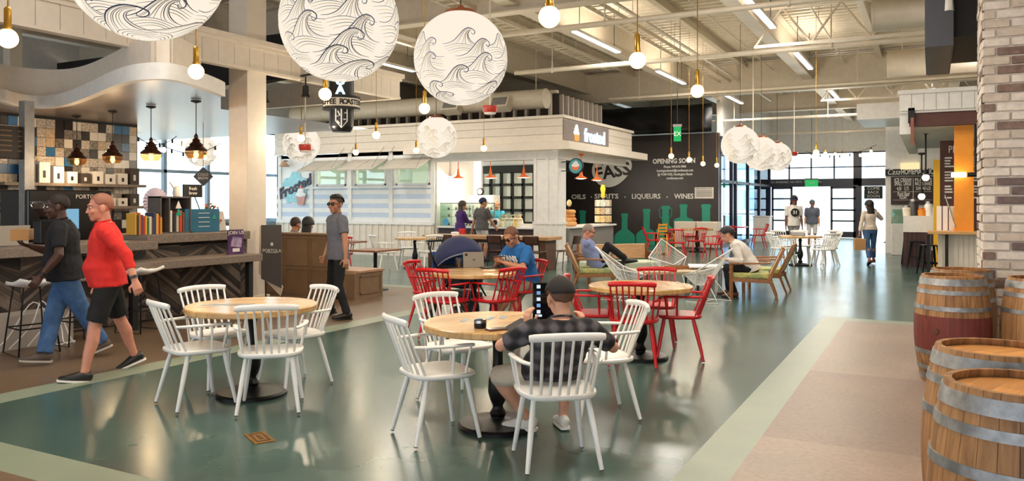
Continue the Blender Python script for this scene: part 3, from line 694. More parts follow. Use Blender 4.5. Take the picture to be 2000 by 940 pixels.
# exterior
struct(MB().box((-60,YE+.3,-.22),(50,110,-.02)).build('exterior_pavement', mat('pavement',(206,202,196),.8,var=.05)))
M_ext = mat('pale_render', (240,242,244), .8, var=.03); M_extw = mat('ext_glass',(170,190,208),.3)
for x0,x1,y0,h in ((-22,-9.2,60,7),(-8.6,2.5,74,6.5)):
    o = tag(MB().box((x0,y0,-.02),(x1,y0+8,h)).build('shop_building', M_ext), 'pale building across the street %s'%('left of the entrance doors' if x0<-20 else 'straight beyond the entrance doors'), 'building')
    w_ = MB(); xx = x0+.8
    while xx+1.2 < x1: w_.box((xx,y0-.05,1),(xx+1.2,y0+.02,2.6)); w_.box((xx,y0-.05,4),(xx+1.2,y0+.02,5.4)); xx += 2.1
    w_.build('window_band', M_extw, o)
# ---------------------------------------------------------------- left glazed wall (beyond the coffee bar)
XG = -19.6
f = MB()
for Y in [10.9+1.55*i for i in range(9)]:
    f.box((XG-.06,Y-.05,0),(XG+.06,Y+.05,3.9))
for z in (.0,.95,2.45,3.85): f.box((XG-.06,10.9,z),(XG+.06,23.4,z+.09))
wl = f.build('window_2', mat('blue_grey_frame',(120,140,160),.4)); struct(wl)
MB().box((XG-.006,10.9,0),(XG+.006,23.4,3.9)).build('glazing', M_glass, wl)
b = MB().box((XG-.12,9,3.95),(XG+.12,YE,ZD)); b.box((XG-.12,23.4,0),(XG+.12,YE,3.95)); b.box((-22,9,0),(XG+.12,9.2,ZD))
struct(b.build('wall_left', M_white))
struct(MB().box((-70,-20,-.22),(-22.3,60,-.02)).build('exterior_pavement', mat('pavement',(206,202,196),.8,var=.05)))
o = tag(MB().box((-58,4,-.02),(-50,40,4.6)).build('shop_building', M_ext),'pale building seen through the glazed wall past the coffee bar','building')
w_ = MB()
for i in range(12): w_.box((-50.02,5+i*2.8,.8),(-49.9,6.6+i*2.8,2.2)); w_.box((-50.02,5+i*2.8,2.9),(-49.9,6.6+i*2.8,4.0))
w_.build('window_band', M_extw, o)
# ---------------------------------------------------------------- mural wall and side glazing
YM = 28.1; XM = -6.65
struct(MB().box((-19.5,YM,0),(XM,YM+.25,4.05)).build('wall_mural', M_mural))
f = MB()
for Y in (YM+.3,YM+2.2,YM+2.9,YM+5.2,YM+7.6,YE-.1): f.box((XM-.1,Y-.06,0),(XM+.02,Y+.06,3.9))
for z in (0,2.3,3.3,3.85): f.box((XM-.1,YM+.25,z),(XM+.02,YE,z+.1))
w3 = f.build('window_3', M_frame); struct(w3)
MB().box((XM-.05,YM+.25,0),(XM-.04,YE,3.9)).build('glazing', glass('blue_glass',(214,232,248),.16), w3)
struct(MB().box((XM-.12,YM+.25,3.95),(XM+.05,YE,ZD)).build('wall_side', M_white))
f=MB()
for i in range(9): f.box((-19+i*1.45,YE+.02,0),(-18.92+i*1.45,YE+.14,3.9))
for z in (0,1.0,2.4,3.8): f.box((-19.4,YE+.02,z),(-7.3,YE+.14,z+.08))
w4=f.build('window_added_4',M_frame); struct(w4); MB().box((-19.4,YE+.07,0),(-7.3,YE+.08,3.9)).build('glazing',M_glass,w4)  # glazing added in the back wall to let daylight behind the blue glass
struct(MB().box((-19.5,YM+.26,-.003),(XM-.2,YE,.004)).build('floor',mat('pale_shop_floor',(196,204,210),.4)))
# dark plastic sheet over the mural wall
sh = MB(); rows = []
for j in range(7):
    rows.append([(-19.4+i*.42, YM-.22-.06*math.sin(i*1.7+j)-.12*abs(math.sin(i*.9)), 4.07+j*.165) for i in range(31)])
sh.sheet(rows)
tag(sh.build('plastic_sheet', mat('black_plastic',(26,24,24),.3), smooth=0, solid=.01),'crumpled black plastic sheeting hung above the black mural wall','sheeting')
# ================================================================ spindle armchairs
def make_chair(label, m, group):
    t = thing('spindle_armchair', label, 'chair', (0,0,0), 0, group)
    # seat: rounded slab, back edge curved
    out = []
    for i in range(40):
        a = 2*PI*i/40; c_, s_ = math.cos(a), math.sin(a)
        e = .42
        x = .245*math.copysign(abs(c_)**e, c_); y = .225*math.copysign(abs(s_)**(e if s_>0 else .75), s_)
        x *= 1 - .10*max(0,-s_) + .0
        out.append((x,y))
    b = MB(); zs = [(.425,.90),(.432,.97),(.445,1.0),(.458,.985),(.463,.93)]
    b.rings([[V((x*k,y*k,z)) for x,y in out] for z,k in zs], cap=False)
    b._add([V((x*.90,y*.90,.425)) for x,y in out],[tuple(reversed(range(40)))])
    b.rings([[V((x*k,y*k,z)) for x,y in out] for k,z in ((.93,.463),(.7,.456),(.3,.452),(.02,.452))], cap=True)
    b.build('seat', m, t, smooth=50)
    for sx in (-1,1):
        for sy in (-1,1):
            b = MB(); top = V((sx*.165, sy*.14+.01, .43)); bot = V((sx*.225, sy*.215-(.02 if sy<0 else -.01), .012))
            b.tube([top, top.lerp(bot,.35), top.lerp(bot,.985)], [.0165,.019,.0135], 10)
            b.mat(1).tube([top.lerp(bot,.985), bot],[.0125,.0125],10)
            b.build('leg', [m, M_blk], t, smooth=40)
    # comb rail
    def rail(u): # u -1..1
        return V((u*.225, -.325 + .045*(1-u*u)*-1 + .03, .815 + .012*(1-u*u)))
    b = MB(); b.tube([rail(-1+2*i/14) for i in range(15)], [(.024 if 0<i<14 else .02, .0145) for i in range(15)], 10, ref=(0,0,1))
    b.build('back_rail', m, t, smooth=40)
    ns = 8
    for i in range(ns):
        u = -1+2*i/(ns-1)
        bt = V((u*.185, -.205+.055*u*u, .455)); tp = rail(u*.93)
        b = MB(); b.tube([bt, bt.lerp(tp,.4), tp], [.0095,.0105,.008], 7); b.build('spindle', m, t, smooth=60)
    for sx in (-1,1):
        st = (V((sx*.185,-.15,.455))).lerp(rail(sx*.93), .55)
        pts = [st, st+V((sx*.035,.07,.0)), V((sx*.262,.0,.655)), V((sx*.262,.10,.655)), V((sx*.245,.17,.65))]
        b = MB(); b.tube(pts, [(.011,.014),(.012,.018),(.012,.021),(.012,.021),(.011,.016)], 9, ref=(0,0,1)); b.build('arm', m, t, smooth=60)
        for yb, yt in ((.03,.02),(.12,.145)):
            b = MB(); b.tube([V((sx*.222,yb,.455)), V((sx*.258,yt,.65))], [.0095,.009], 7); b.build('arm_spindle', m, t, smooth=60)
    return t
GW = 'white spindle armchairs'; GR = 'red spindle armchairs'
chair_w = make_chair('x', M_chairw, GW); chair_r = make_chair('x', M_red, GR)
index_kids()
used = set()
def chair(kind, a, d, fa, fd, label):
    proto = chair_w if kind=='w' else chair_r
    loc = W(a,d); rz = face(fa,fd)
    if kind not in used:
        used.add(kind); proto.location = loc; proto.rotation_euler = (0,0,rz); proto['label'] = label; return proto
    return dup(proto, loc, rz, label)
CW = chair
chair('w',-2.50,6.29,.73,.68,'white spindle armchair at the left of the left round table, nearest the bar stools')
chair('w',-1.87,6.15,-.2,.98,'white spindle armchair with its back to us at the front of the left round table')
chair('w',-1.91,6.98,-.7,-.72,'white spindle armchair right of the left round table, behind which the man in grey passes')
chair('w',-2.57,6.97,.76,-.65,'white spindle armchair behind the left round table, below the herringbone bar front')
chair('w',-.52,5.43,.88,.47,'white spindle armchair at the left of the table that holds the phone and ashtray')
chair('w',-.44,6.38,.65,-.76,'white spindle armchair half hidden behind the table that holds the phone and ashtray')
chair('w',.27,4.88,-.17,.98,'white spindle armchair the man in the black cap sits in, seen from behind')
chair('w',.66,5.95,-.97,-.2,'white spindle armchair to the right of the man in the black cap')
chair('r',1.2,7.82,.2,.97,'red spindle armchair with its back to us in front of the empty round table')
chair('r',.88,8.25,.97,-.12,'red spindle armchair at the left side of the empty round table')
chair('r',1.72,8.15,-.97,.2,'red spindle armchair at the right side of the empty round table')
chair('r',1.6,8.9,-.25,-.97,'red spindle armchair on the far side of the empty round table')
chair('r',-.78,9.32,.45,.89,'red spindle armchair, its back to us, in front of the tablet computer table')
chair('r',-.2,9.42,-.7,.7,'red spindle armchair facing away left, just in front of the man in the blue tee')
chair('r',-1.02,10.2,.93,-.37,'red spindle armchair beside the navy stroller, at the left of its table')
chair('r',.1,10.35,-.75,-.65,'red spindle armchair the man in the blue printed tee sits in')
# far white table by the entrance
for a,d,fa,fd,l in ((6.75,19.9,.95,.2,'white spindle armchair at the left of the far round table before the entrance'),
    (7.95,20.0,-.95,.1,'white spindle armchair at the right of the far round table before the entrance'),
    (7.15,20.85,.2,-.95,'white spindle armchair behind the far round table, left of its pair'),
    (7.65,21.0,-.2,-.95,'white spindle armchair behind the far round table, right of its pair'),
    (7.6,19.35,-.3,.95,'white spindle armchair in front of the far round table before the entrance'),
    (8.35,21.2,-.9,-.3,'white spindle armchair standing apart right of the far round table'),
    (-2.95,18.4,.8,.5,'white spindle armchair in front of the cupcake stand wall, leftmost'),
    (-1.95,18.6,-.5,.85,'white spindle armchair beside the stroller handle before the cupcake stand wall'),
    (-2.6,20.0,.3,-.95,'white spindle armchair behind the round table along the cupcake stand wall'),
    (-1.7,19.9,-.75,-.4,'white spindle armchair with its rail showing above the navy stroller')):
    chair('w',a,d,fa,fd,l)
# red group before the mural
for px,py,fa,fd,l in ((1276,498,.95,-.1,'red spindle armchair in front of the teal bottle shapes, leftmost of the far red ones'),
    (1322,505,.3,.95,'red spindle armchair seen through the white wire chair, at the far table'),
    (1360,500,-.2,.97,'red spindle armchair in front of the far wooden table, its back to us'),
    (1393,508,-.75,.65,'red spindle armchair right of the far wooden table, nearest the young man'),
    (1346,486,.1,-.97,'red spindle armchair behind the far wooden table below the white panels'),
    (1392,484,.8,.3,'red spindle armchair at the left of the far red topped table'),
    (1418,492,-.1,.97,'red spindle armchair in front of the far red topped table'),
    (1482,484,-.95,.1,'red spindle armchair behind the young man, right of the far red topped table'),
    (642,520,.9,.2,'red spindle armchair beside the brown booth, left of its table'),
    (668,535,-.2,.95,'red spindle armchair behind the man in grey, at the booth table')):
    p = G(px,py); a_, d_ = (px-1000)/F*dep(p), dep(p)
    chair('r',a_,d_,fa,fd,l)
# ================================================================ round pedestal tables
def make_table(label):
    t = thing('round_table', label, 'table', (0,0,0), 0, 'round pedestal tables')
    b = MB(); R = .53
    b.lathe([(R-.01,.70),(R,.708),(R,.742),(R-.008,.75),(.01,.75)], 56); b.build('tabletop', M_top, t, smooth=35)
    b = MB(); b.lathe([(.02,.0),(.285,.0),(.285,.02),(.27,.035),(.12,.05),(.05,.07),(.045,.1)], 36)
    b.build('base', M_black, t, smooth=35)
    b = MB(); b.lathe([(.045,.06),(.06,.10),(.04,.13),(.035,.15),(.055,.19),(.072,.25),(.068,.33),(.045,.40),(.036,.46),(.036,.60),(.045,.62),(.05,.64),(.036,.66),(.036,.70)], 24)
    b.build('pedestal', M_black, t, smooth=50)
    b = MB(); b.cbox((0,0,.692),(.5,.05,.016)); b.cbox((0,0,.692),(.05,.5,.016)); b.build('bracket', M_black, t)
    return t
tb = make_table('maple topped round table with four white spindle armchairs and nothing on it')
tb.location = W(-2.163,6.6); tb.rotation_euler = (0,0,.5)
index_kids()
dup(tb, W(-.10,5.66), 1.2, 'maple topped round table in front of the man in the black cap')
dup(tb, W(1.32,8.15), 2.1, 'empty maple topped round table ringed by red spindle armchairs')
dup(tb, W(-.47,9.75), .2, 'maple topped round table carrying the tablet computer and iced drink')
dup(tb, W(7.3,20.1), .2, 'round table ringed by white armchairs before the entrance doors')
dup(tb, W(-2.35,19.2), .9, 'round table along the striped cupcake stand wall')
p = G(1362,492); dup(tb, p, .4, 'round wooden table among far red armchairs before the black mural')
# dark graphic lettering rubbed on tabletops
for a,d,r in ((-2.3,6.55,.5),(-.22,5.72,.3)):
    pass
# ---------------------------------------------------------------- red topped square far table, booth table
def sq_table(name, label, loc, rz, sx, sy, h, mt, th=.035):
    t = thing(name, label, 'table', loc, rz)
    MB().box((-sx/2,-sy/2,h-th),(sx/2,sy/2,h)).build('tabletop', mt, t, bevel=.005)
    MB().tube([(0,0,.03),(0,0,h-th)], .035, 12).build('pedestal', M_black, t, smooth=40)
    b = MB(); b.lathe([(.02,0),(.24,0),(.24,.015),(.06,.045)],24); b.build('base', M_black, t, smooth=35)
    return t
p = G(1437,486); sq_table('square_table','red topped square table among the far red armchairs', p, 0, .7,.7,.76, M_red)
p = G(733,566); sq_table('booth_table','brown topped pedestal table at the end of the brown booth', p, 0, .62,.75,.74, wood('booth_top',(110,70,48),(150,104,74),.35))
MB2 = None
p = G(640,545); sq_table('booth_table','brown topped table beside the two seated heads in the booth', p+V((-.3,.9,0)), 0, .7,.7,.74, MATS['booth_top'])
# ---------------------------------------------------------------- long communal table with brown metal chairs
ct = thing('communal_table','long raised communal table with a thick timber top before the cupcake counter','table', V((-9.6,17.0,0)), 0)
MB().box((-1.75,-.4,.70),(1.75,.4,.78)).build('tabletop', wood('rough_top',(150,112,76),(190,150,106),.4), ct, bevel=.008)
for sx in (-1.55,1.55):
    MB().box((sx-.09,-.3,0),(sx+.09,.3,.70)).build('leg', wood('rough_leg',(84,56,40),(112,78,56),.5), ct, bevel=.006)
MB().box((-1.5,-.03,.6),(1.5,.03,.70)).build('stretcher', MATS['rough_leg'], ct)
def make_cafe(label):
    t = thing('cafe_chair', label, 'chair', (0,0,0), 0, 'brown school style chairs at the communal table')
    ms = mat('brown_leatherette',(74,44,36),.35,var=.06)
    MB().box((-.2,-.19,.445),(.2,.21,.468)).build('seat', ms, t, bevel=.01)
    rows = [[(x*.2,-.2-.03*(1-x*x)-(z-.55)*.18,z) for x in (-1,-.6,-.2,.2,.6,1)] for z in (.62,.68,.74,.80,.83)]
    b = MB().sheet(rows); b.build('backrest', ms, t, smooth=0, solid=.016)
    for sx in (-1,1):
        MB().tube([(sx*.17,.17,.44),(sx*.2,.22,.0)], .011, 8).build('leg', M_black, t, smooth=60)
        MB().tube([(sx*.185,-.26,.80),(sx*.185,-.21,.6),(sx*.18,-.17,.44),(sx*.2,-.25,.0)], .011, 8).build('leg', M_black, t, smooth=60)
    MB().tube([(-.17,.15,.43),(.17,.15,.43)],.009,8).tube([(-.18,-.16,.43),(.18,-.16,.43)],.009,8).build('seat_frame', M_black, t, smooth=60)
    return t
cf = make_cafe('x'); index_kids(); first = True
for X,Y,rz,l in ((-8.05,16.35,.0,'brown cafe chair at the right end of the communal table, nearest the white corner post'),
    (-8.55,16.3,.12,'brown cafe chair second from the right along the communal table'),
    (-9.0,16.38,-.1,'brown cafe chair third from the right along the communal table'),
    (-10.3,16.2,.1,'brown cafe chair between the stroller and the man in the blue tee'),
    (-7.6,17.15,PI/2,'brown cafe chair at the head of the communal table')):
    if first: cf.location = (X,Y,0); cf.rotation_euler=(0,0,rz); cf['label']=l; first=False
    else: dup(cf,(X,Y,0),rz,l)
# ================================================================ globe lanterns with wave drawings
M_wave = mat('wave_ink', (92,100,130), .6); M_wave2 = mat('wave_ink_pale', (196,180,150), .6)
def wave_lines(R):
    """hand painted curling waves: each crest is a painted patch with ink lines, lower rows laid over upper ones"""
    rnd = random.Random(5); b = MB()
    def on(u,v,off):
        return V((math.cos(v)*math.sin(u), -math.cos(v)*math.cos(u), math.sin(v)))*(R+off)
    def stroke(pts, w0, mi, off):
        P = [on(u,v,off) for u,v in pts]; A=[]; B=[]; n=len(P)
        for i in range(n):
            t = P[min(i+1,n-1)]-P[max(i-1,0)]; s_ = t.cross(P[i].normalized())
            if s_.length<1e-9: s_=V((0,0,1))
            s_.normalize(); ww = 1.25*w0*(.3+.7*math.sin(PI*(i+.5)/n)); A.append(P[i]+s_*ww); B.append(P[i]-s_*ww)
        b.mat(mi).sheet([A,B])
    def sp(P,n=5):
        out=[]
        for i in range(len(P)-1):
            p0=P[max(i-1,0)];p1=P[i];p2=P[i+1];p3=P[min(i+2,len(P)-1)]
            for k in range(n):
                t=k/n; out.append(tuple(.5*((2*a1)+(a2-a0)*t+(2*a0-5*a1+4*a2-a3)*t*t+(3*a1-a0-3*a2+a3)*t**3) for a0,a1,a2,a3 in zip(p0,p1,p2,p3)))
        return out+[P[-1]]
    back=[(-1.25,-.02),(-.95,.0),(-.65,.14),(-.40,.42),(-.16,.72),(.10,.88),(.32,.84)]
    curl=[(.46,.72),(.47,.58),(.38,.50),(.29,.54),(.30,.63)]
    facec=[(.95,-.12),(.62,-.10),(.34,.02),(.16,.22),(.10,.45),(.16,.64),(.30,.74)]
    def crest(u0,v0,s,f,off):
        kx=1/max(.30,math.cos(v0))
        tr=lambda p: (u0+f*p[0]*s*kx, v0+p[1]*s)
        bk=sp(back); fc=sp(facec); cl=sp([back[-1]]+curl)
        # painted ground of the crest
        top=bk; low=[(x,-.75) for x,y in bk]
        rows=[]
        for j in range(7):
            w=j/6; rows.append([on(*tr((p[0]*(1-w)+q[0]*w, p[1]*(1-w)+q[1]*w)),off-.0006) for p,q in zip(bk,fc)])
        b.mat(2).sheet(rows)
        rows=[[on(*tr((x*(1-w)+(-1.25+2.2*(i/(len(bk)-1)))*w if False else -1.25+2.2*(i/(len(bk)-1)), (-.05)*(1-w)-.62*w)),off-.0006) for i,(x,y) in enumerate(bk)] for w in (0,.33,.66,1)]
        b.sheet(rows)
        stroke([tr(p) for p in bk+cl],.0040,0,off)
        stroke([tr(p) for p in fc],.0026,0,off)
        n=8
        for k in range(1,n):
            w=k/n; ln=[tr((p[0]*(1-w)+q[0]*w, p[1]*(1-w)+q[1]*w)) for p,q in zip(bk[int(2+rnd.random()*5):],fc[int(2+rnd.random()*5):])]
            if len(ln)>4: stroke(ln,.0016 if k%3 else .0024,1 if k%2 else 0,off)
        for k in range(4):
            yy=-.14-.11*k; x0=-1.2+.12*k; stroke([tr((x0+(2.0-.1*k)*q/14, yy+.10*math.sin(-.6+q*.36))) for q in range(15)],.0018,k%2,off)
    lat=.14; row=0
    while lat>-1.25:
        n=max(3,int(round(6.2*math.cos(lat)))); ph=rnd.uniform(0,1)
        for i in range(n):
            crest(2*PI*(i+ph+rnd.uniform(-.12,.12))/n, lat+rnd.uniform(-.05,.05), rnd.uniform(.36,.46), 1 if rnd.random()<.8 else -1, .0012+.0012*row+.0003*(i%3))
        lat-=.27; row+=1
    return b
GB = 'wave painted globe lanterns'
def make_globe(label):
    t = thing('globe_lantern', label, 'pendant lamp', (0,0,3.0), 0, GB)
    R = .45
    MB().ell((0,0,0), R, 48, 32).build('globe', M_globe, t, smooth=0)
    wave_lines(R).build('wave_drawing', [M_wave, M_wave2, M_globe], t)
    b = MB(); b.lathe([(.005,R-.03),(.17,R-.03),(.15,R+.0),(.04,R+.03),(.02,R+.06),(.005,R+.06)], 24); b.build('cap', mat('copper_cap',(150,92,66),.4,.7), t, smooth=40)
    MB().tube([(0,0,R+.05),(0,0,ZD-.1-3.0)], .006, 6).build('cord', M_blk, t)
    return t
gl = make_globe('x'); index_kids(); first=True
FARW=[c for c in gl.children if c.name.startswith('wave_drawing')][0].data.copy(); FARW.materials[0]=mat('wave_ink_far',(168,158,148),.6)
for px,py,r,rz,l in ((285,-75,150,.3,'glowing white wave globe hanging at the upper left, cut by the top of the photo'),
    (663,42,115,1.1,'glowing white wave globe, middle one of the three near ones at the top'),
    (900,113,91,2.0,'glowing white wave globe right of the other two near ones, whole in view'),
    (852,268,40,2.6,'smaller looking white wave globe before the cupcake stand fascia'),
    (589,281,36,.2,'white wave globe above the script sign on the striped wall'),
    (393,295,30,4.0,'white wave globe seen beyond the coffee bar window'),
    (1446,283,36.5,5.0,'white wave globe nearest of the three beside the black mural'),
    (1487,300,33,.9,'white wave globe in the middle of the three beside the black mural'),
    (1518,306,27.5,1.5,'white wave globe farthest of the three beside the black mural')):
    dd = .45*F/r; loc = PX(px,dd,HZ(py,dd))
    if first: gl.location=loc; gl.rotation_euler=(0,0,rz); gl['label']=l; first=False; index_kids()
    else:
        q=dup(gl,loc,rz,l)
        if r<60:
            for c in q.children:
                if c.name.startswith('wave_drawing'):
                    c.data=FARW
# ================================================================ bare bulb pendants
def make_bulb(label):
    t = thing('bulb_pendant', label, 'pendant lamp', (0,0,0), 0, 'bare round bulbs on brass pendants')
    MB().ell((0,0,0), .0625, 16, 12).build('bulb', M_bulb, t, smooth=0)
    MB().lathe([(.005,.05),(.026,.05),(.026,.075),(.022,.08),(.022,.19),(.008,.205),(.005,.205)],16).build('socket', M_brass, t, smooth=40)
    MB().tube([(0,0,.2),(0,0,3.25)], .004, 6).build('stem', M_brass, t)
    return t
bu = make_bulb('x'); index_kids(); first=True; BULBS=[]
BL = [(15,75,0,'at the far upper left of the photo'),(383,140,0,'in front of the wavy soffit of the coffee bar'),(1073,33,0,'largest of the row running right from the top centre'),
 (1245,118,0,'second of the row running right from the top centre'),(1362,178,0,'third of the row running right from the top centre'),(635,184,0,'just below the bold blue wave globe'),
 (829,212,0,'just below left of the whole near globe'),(735,264,0,'over the striped wall, right of the black cylinder sign'),(695,298,0,'over the striped wall above the middle awning shutter'),
 (813,294,0,'just left of the globe before the stand fascia'),(945,290,0,'in front of the cupcake counter header'),(588,270,0,'in front of the globe above the script sign'),
 (1311,305,18,'leftmost of four before the black mural'),(1346,312,19.2,'second of four before the black mural'),(1373,320,20.4,'third of four before the black mural'),(1400,323,21.6,'fourth of four before the black mural'),
 (1594,298,16.8,'largest of four before the entrance glazing'),(1612,300,27,'second largest before the entrance glazing'),(1631,301,30,'third largest before the entrance glazing'),(1645,303,33,'smallest of four before the entrance glazing'),(355,290,22,'small beyond the coffee bar, left of the far globe')]
for px,py,dd,l in BL:
    if not dd: dd = 1.05*F/(HY-py)
    loc = PX(px,dd,HZ(py,dd)); l = 'bare bulb on a brass stem, '+l
    if first: bu.location=loc; bu['label']=l; first=False
    else: dup(bu,loc,0,l)
    BULBS.append(loc)
# ================================================================ wine barrels
def make_barrel(seed, red=False):
    t = thing('wine_barrel','x','barrel',(0,0,0),0,'used wine barrels')
    H_=.95; n=28
    def rad(z): 
        u=(z/H_-.5)*2; return .35-.068*u*u
    rnd=random.Random(seed)
    oak = wood('oak_stave',(132,88,50),(186,134,82),.55,scale=(.0,1,1)); 
    b=MB()
    for i in range(n):
        a0=2*PI*i/n; a1=2*PI*(i+.97)/n; rs=[]
        b.mat(rnd.choice((0,0,1)))
        for j in range(13):
            z=H_*j/12; r=rad(z)
            rs.append([V((r*math.cos(a0),r*math.sin(a0),z)),V((r*math.cos((a0+a1)/2)*1.003,r*math.sin((a0+a1)/2)*1.003,z)),V((r*math.cos(a1),r*math.sin(a1),z)),V(((r-.028)*math.cos(a1),(r-.028)*math.sin(a1),z)),V(((r-.028)*math.cos(a0),(r-.028)*math.sin(a0),z))])
        b.rings(rs)
    if red:
        b.mat(2)
        b.lathe([(rad(.30+.05*j)+.002,.30+.05*j) for j in range(7)],56,cap=False)
    b.build('staves',[M_stave,M_stave2,M_winestain],t)
    MB().lathe([(.01,H_-.05),(rad(H_)-.028,H_-.05),(rad(H_)-.028,H_-.03),(.01,H_-.03)],40).build('head',M_head,t,smooth=30)
    for z,wd in ((.03,.05),(.12,.038),(.26,.038),(H_-.26-.038,.038),(H_-.12-.038,.038),(H_-.08,.058)):
        zz=[z,z+.001,z+wd-.001,z+wd]
        b=MB(); b.rings([[V(((rad(q)+o)*math.cos(2*PI*j/56),(rad(q)+o)*math.sin(2*PI*j/56),q)) for j in range(56)] for q,o in ((z,.0),(z,.006),(z+wd,.006),(z+wd,.0))],cap=False)
        b.build('hoop',M_hoop,t,smooth=40)
    b=MB(); b.cyl(V((rad(.475)-.02,0,.475)),V((rad(.475)+.012,0,.475)),.022,.024,16); b.build('bung',mat('bung',(90,60,44),.7),t,smooth=40)
    return t
def stave_mat(name,c1,c2,stain):
    m=wood(name,c1,c2,.6,scale=(8,1,.09),bump=.25)
    nt=m.node_tree; N=nt.nodes; L=nt.links; b=N['Principled BSDF']; src=b.inputs['Base Color'].links[0].from_socket
    tc=N.new('ShaderNodeTexCoord'); mp=N.new('ShaderNodeMapping'); mp.inputs['Scale'].default_value=(2.2,2.2,1.3); L.new(tc.outputs['Object'],mp.inputs[0])
    nz=N.new('ShaderNodeTexNoise'); nz.inputs['Scale'].default_value=2.3; nz.inputs['Detail'].default_value=6; L.new(mp.outputs[0],nz.inputs['Vector'])
    rp=N.new('ShaderNodeValToRGB'); rp.color_ramp.elements[0].position=.60; rp.color_ramp.elements[0].color=(1,1,1,1); rp.color_ramp.elements[1].position=.75; rp.color_ramp.elements[1].color=lin(stain)
    L.new(nz.outputs['Fac'],rp.inputs[0])
    mx=N.new('ShaderNodeMix'); mx.data_type='RGBA'; mx.blend_type='MULTIPLY'; mx.inputs[0].default_value=1; L.new(src,mx.inputs[6]); L.new(rp.outputs[0],mx.inputs[7]); L.new(mx.outputs[2],b.inputs['Base Color'])
    return m
M_stave=stave_mat('barrel_stave',(136,96,60),(184,138,90),(96,80,70)); M_stave2=stave_mat('barrel_stave_dark',(116,80,50),(164,118,74),(96,80,70))
M_winestain=stave_mat('wine_stain',(98,40,36),(124,56,46),(140,120,110))
M_head=wood('barrel_head',(206,140,70),(232,170,96),.5,staves=(3,.09))
M_hoop=mat('galvanised_hoop',(150,152,154),.45,.75,var=.25,vscale=14,bump=.1)
def barrel(a,d,rz,seed,label,red=False):
    t=make_barrel(seed,red); t.location=W(a,d); t.rotation_euler=(0,0,rz); t['label']=label; t.scale=(.88,.88,1); return t
barrel(1.84,2.86,-1.9,1,'nearest wine barrel, cut off by the bottom right corner of the photo')
barrel(2.18,3.56,-2.2,2,'wine barrel right behind the nearest one, its rim just above that rim')
barrel(3.94,7.1,-2.0,3,'wine barrel with a wine red stained middle, in front of the brick pillar',True)
barrel(4.55,6.82,-1.6,4,'wine barrel cut by the right edge of the photo, beside the red stained one')
barrel(4.38,7.75,-1.0,5,'wine barrel of which only the rim shows behind the red stained one')
# ================================================================ cupcake kiosk (white timber stand)
YF = 19.3; XR_ = -8.82; XL_ = -18.9
M_stripe = mat('pale_blue_stripe',(196,208,226),.5,var=.02); M_siding = mat('white_siding',(234,232,230),.5,var=.02)
ki = thing('cupcake_kiosk','white timber cupcake stand with striped wall, awning shutters and a serving opening','kiosk',(0,0,0))
def X_(px): return atY(px,YF)
# left striped wall with three openings
wx0, wx1 = XL_, X_(847)
wins = [(X_(619),X_(676)),(X_(694),X_(754)),(X_(774),X_(840))]
zw0, zw1 = 2.11, 2.80
b = MB()
xs = [wx0]+[v for w_ in wins for v in w_]+[wx1]
b.box((wx0,YF,zw1),(wx1,YF+.12,3.1))
for i in range(0,len(xs),2): b.box((xs[i],YF,zw0),(xs[i+1],YF+.12,zw1))
b.build('upper_wall', M_siding, ki)
b = MB(); z = 1.0; i = 0
while z < zw0-.001:
    b.mat(i%2); z1 = min(z+.139,zw0); b.box((wx0,YF-(.0 if i%2 else .004),z),(wx1,YF+.12,z1)); z = z1; i += 1
b.build('striped_panel',[M_siding,M_stripe], ki)
b = MB()
for px in (547,609,684,764,846): 
    x = X_(px); b.box((x-.07,YF-.03,.98),(x+.07,YF,3.1))
b.box((wx0,YF-.04,.93),(wx1,YF,1.02)); b.box((wx0,YF-.035,2.02),(wx1,YF,2.09))
b.build('batten_trim', M_white, ki)
b = MB(); b.box((wx0,YF-.005,0),(wx1,YF+.12,.95)); x = wx0
while x < wx1: b.box((x,YF-.03,.12),(x+.045,YF,.94)); x += .24
b.box((wx0,YF-.035,0),(wx1,YF,.14))
b.build('wainscot', M_cream, ki)
for i,(x0,x1) in enumerate(wins):
    f = MB(); 
    f.box((x0,YF-.02,zw0),(x0+.05,YF+.1,zw1)); f.box((x1-.05,YF-.02,zw0),(x1,YF+.1,zw1)); f.box((x0,YF-.02,zw0),(x1,YF+.1,zw0+.05))
    fo_ = f.build('window_frame', M_white, ki)
    MB().box((x0+.05,YF+.05,zw0+.05),(x1-.05,YF+.056,zw1)).build('pane', glass('greenish_glass',(228,238,226),.12), fo_)
    # awning shutter
    a = MB(); top, bot = V((0,YF-.04,2.88)), V((0,YF-.80,2.56))
    dx = .06
    for q in range(3):
        u = q/2; p = top.lerp(bot,u); a.obox((x0-dx,p.y,p.z),(x1+dx,p.y,p.z),.05,.035,(0,-.32,.76))
    for xx in (x0-dx,(x0+x1)/2,x1+dx): a.obox((xx,top.y,top.z),(xx,bot.y,bot.z),.05,.035)
    n=24
    for q in range(n):
        u=(q+.5)/n; p=top.lerp(bot,u); a.obox((x0-dx,p.y,p.z),(x1+dx,p.y,p.z),.026,.008,(0,-.32,.76))
    sh_ = a.build('awning_shutter', mat('shutter_linen',(206,198,186),.6), ki)
    c = MB()
    for xx in (x0,x1): c.tube([(xx,YF-.02,3.35),(xx,YF-.7,2.62)],.006,6)
    c.build('stay_rod', M_steel, sh_)
# interior: back wall, right partition, floor-to-ceiling grid
b = MB(); b.box((XL_,YF+4.6,0),(-11.55,YF+4.75,3.1)); b.box((XL_,YF,0),(XL_+.1,YF+4.7,3.1)); b.box((X_(850)-.1,YF+.1,0),(X_(850),YF+2.2,3.0))
b.build('back_wall', M_siding, ki)
MB().box((XL_,YF+.0,3.0),(XR_-.02,YF+4.75,3.1)).build('soffit', M_white, ki)
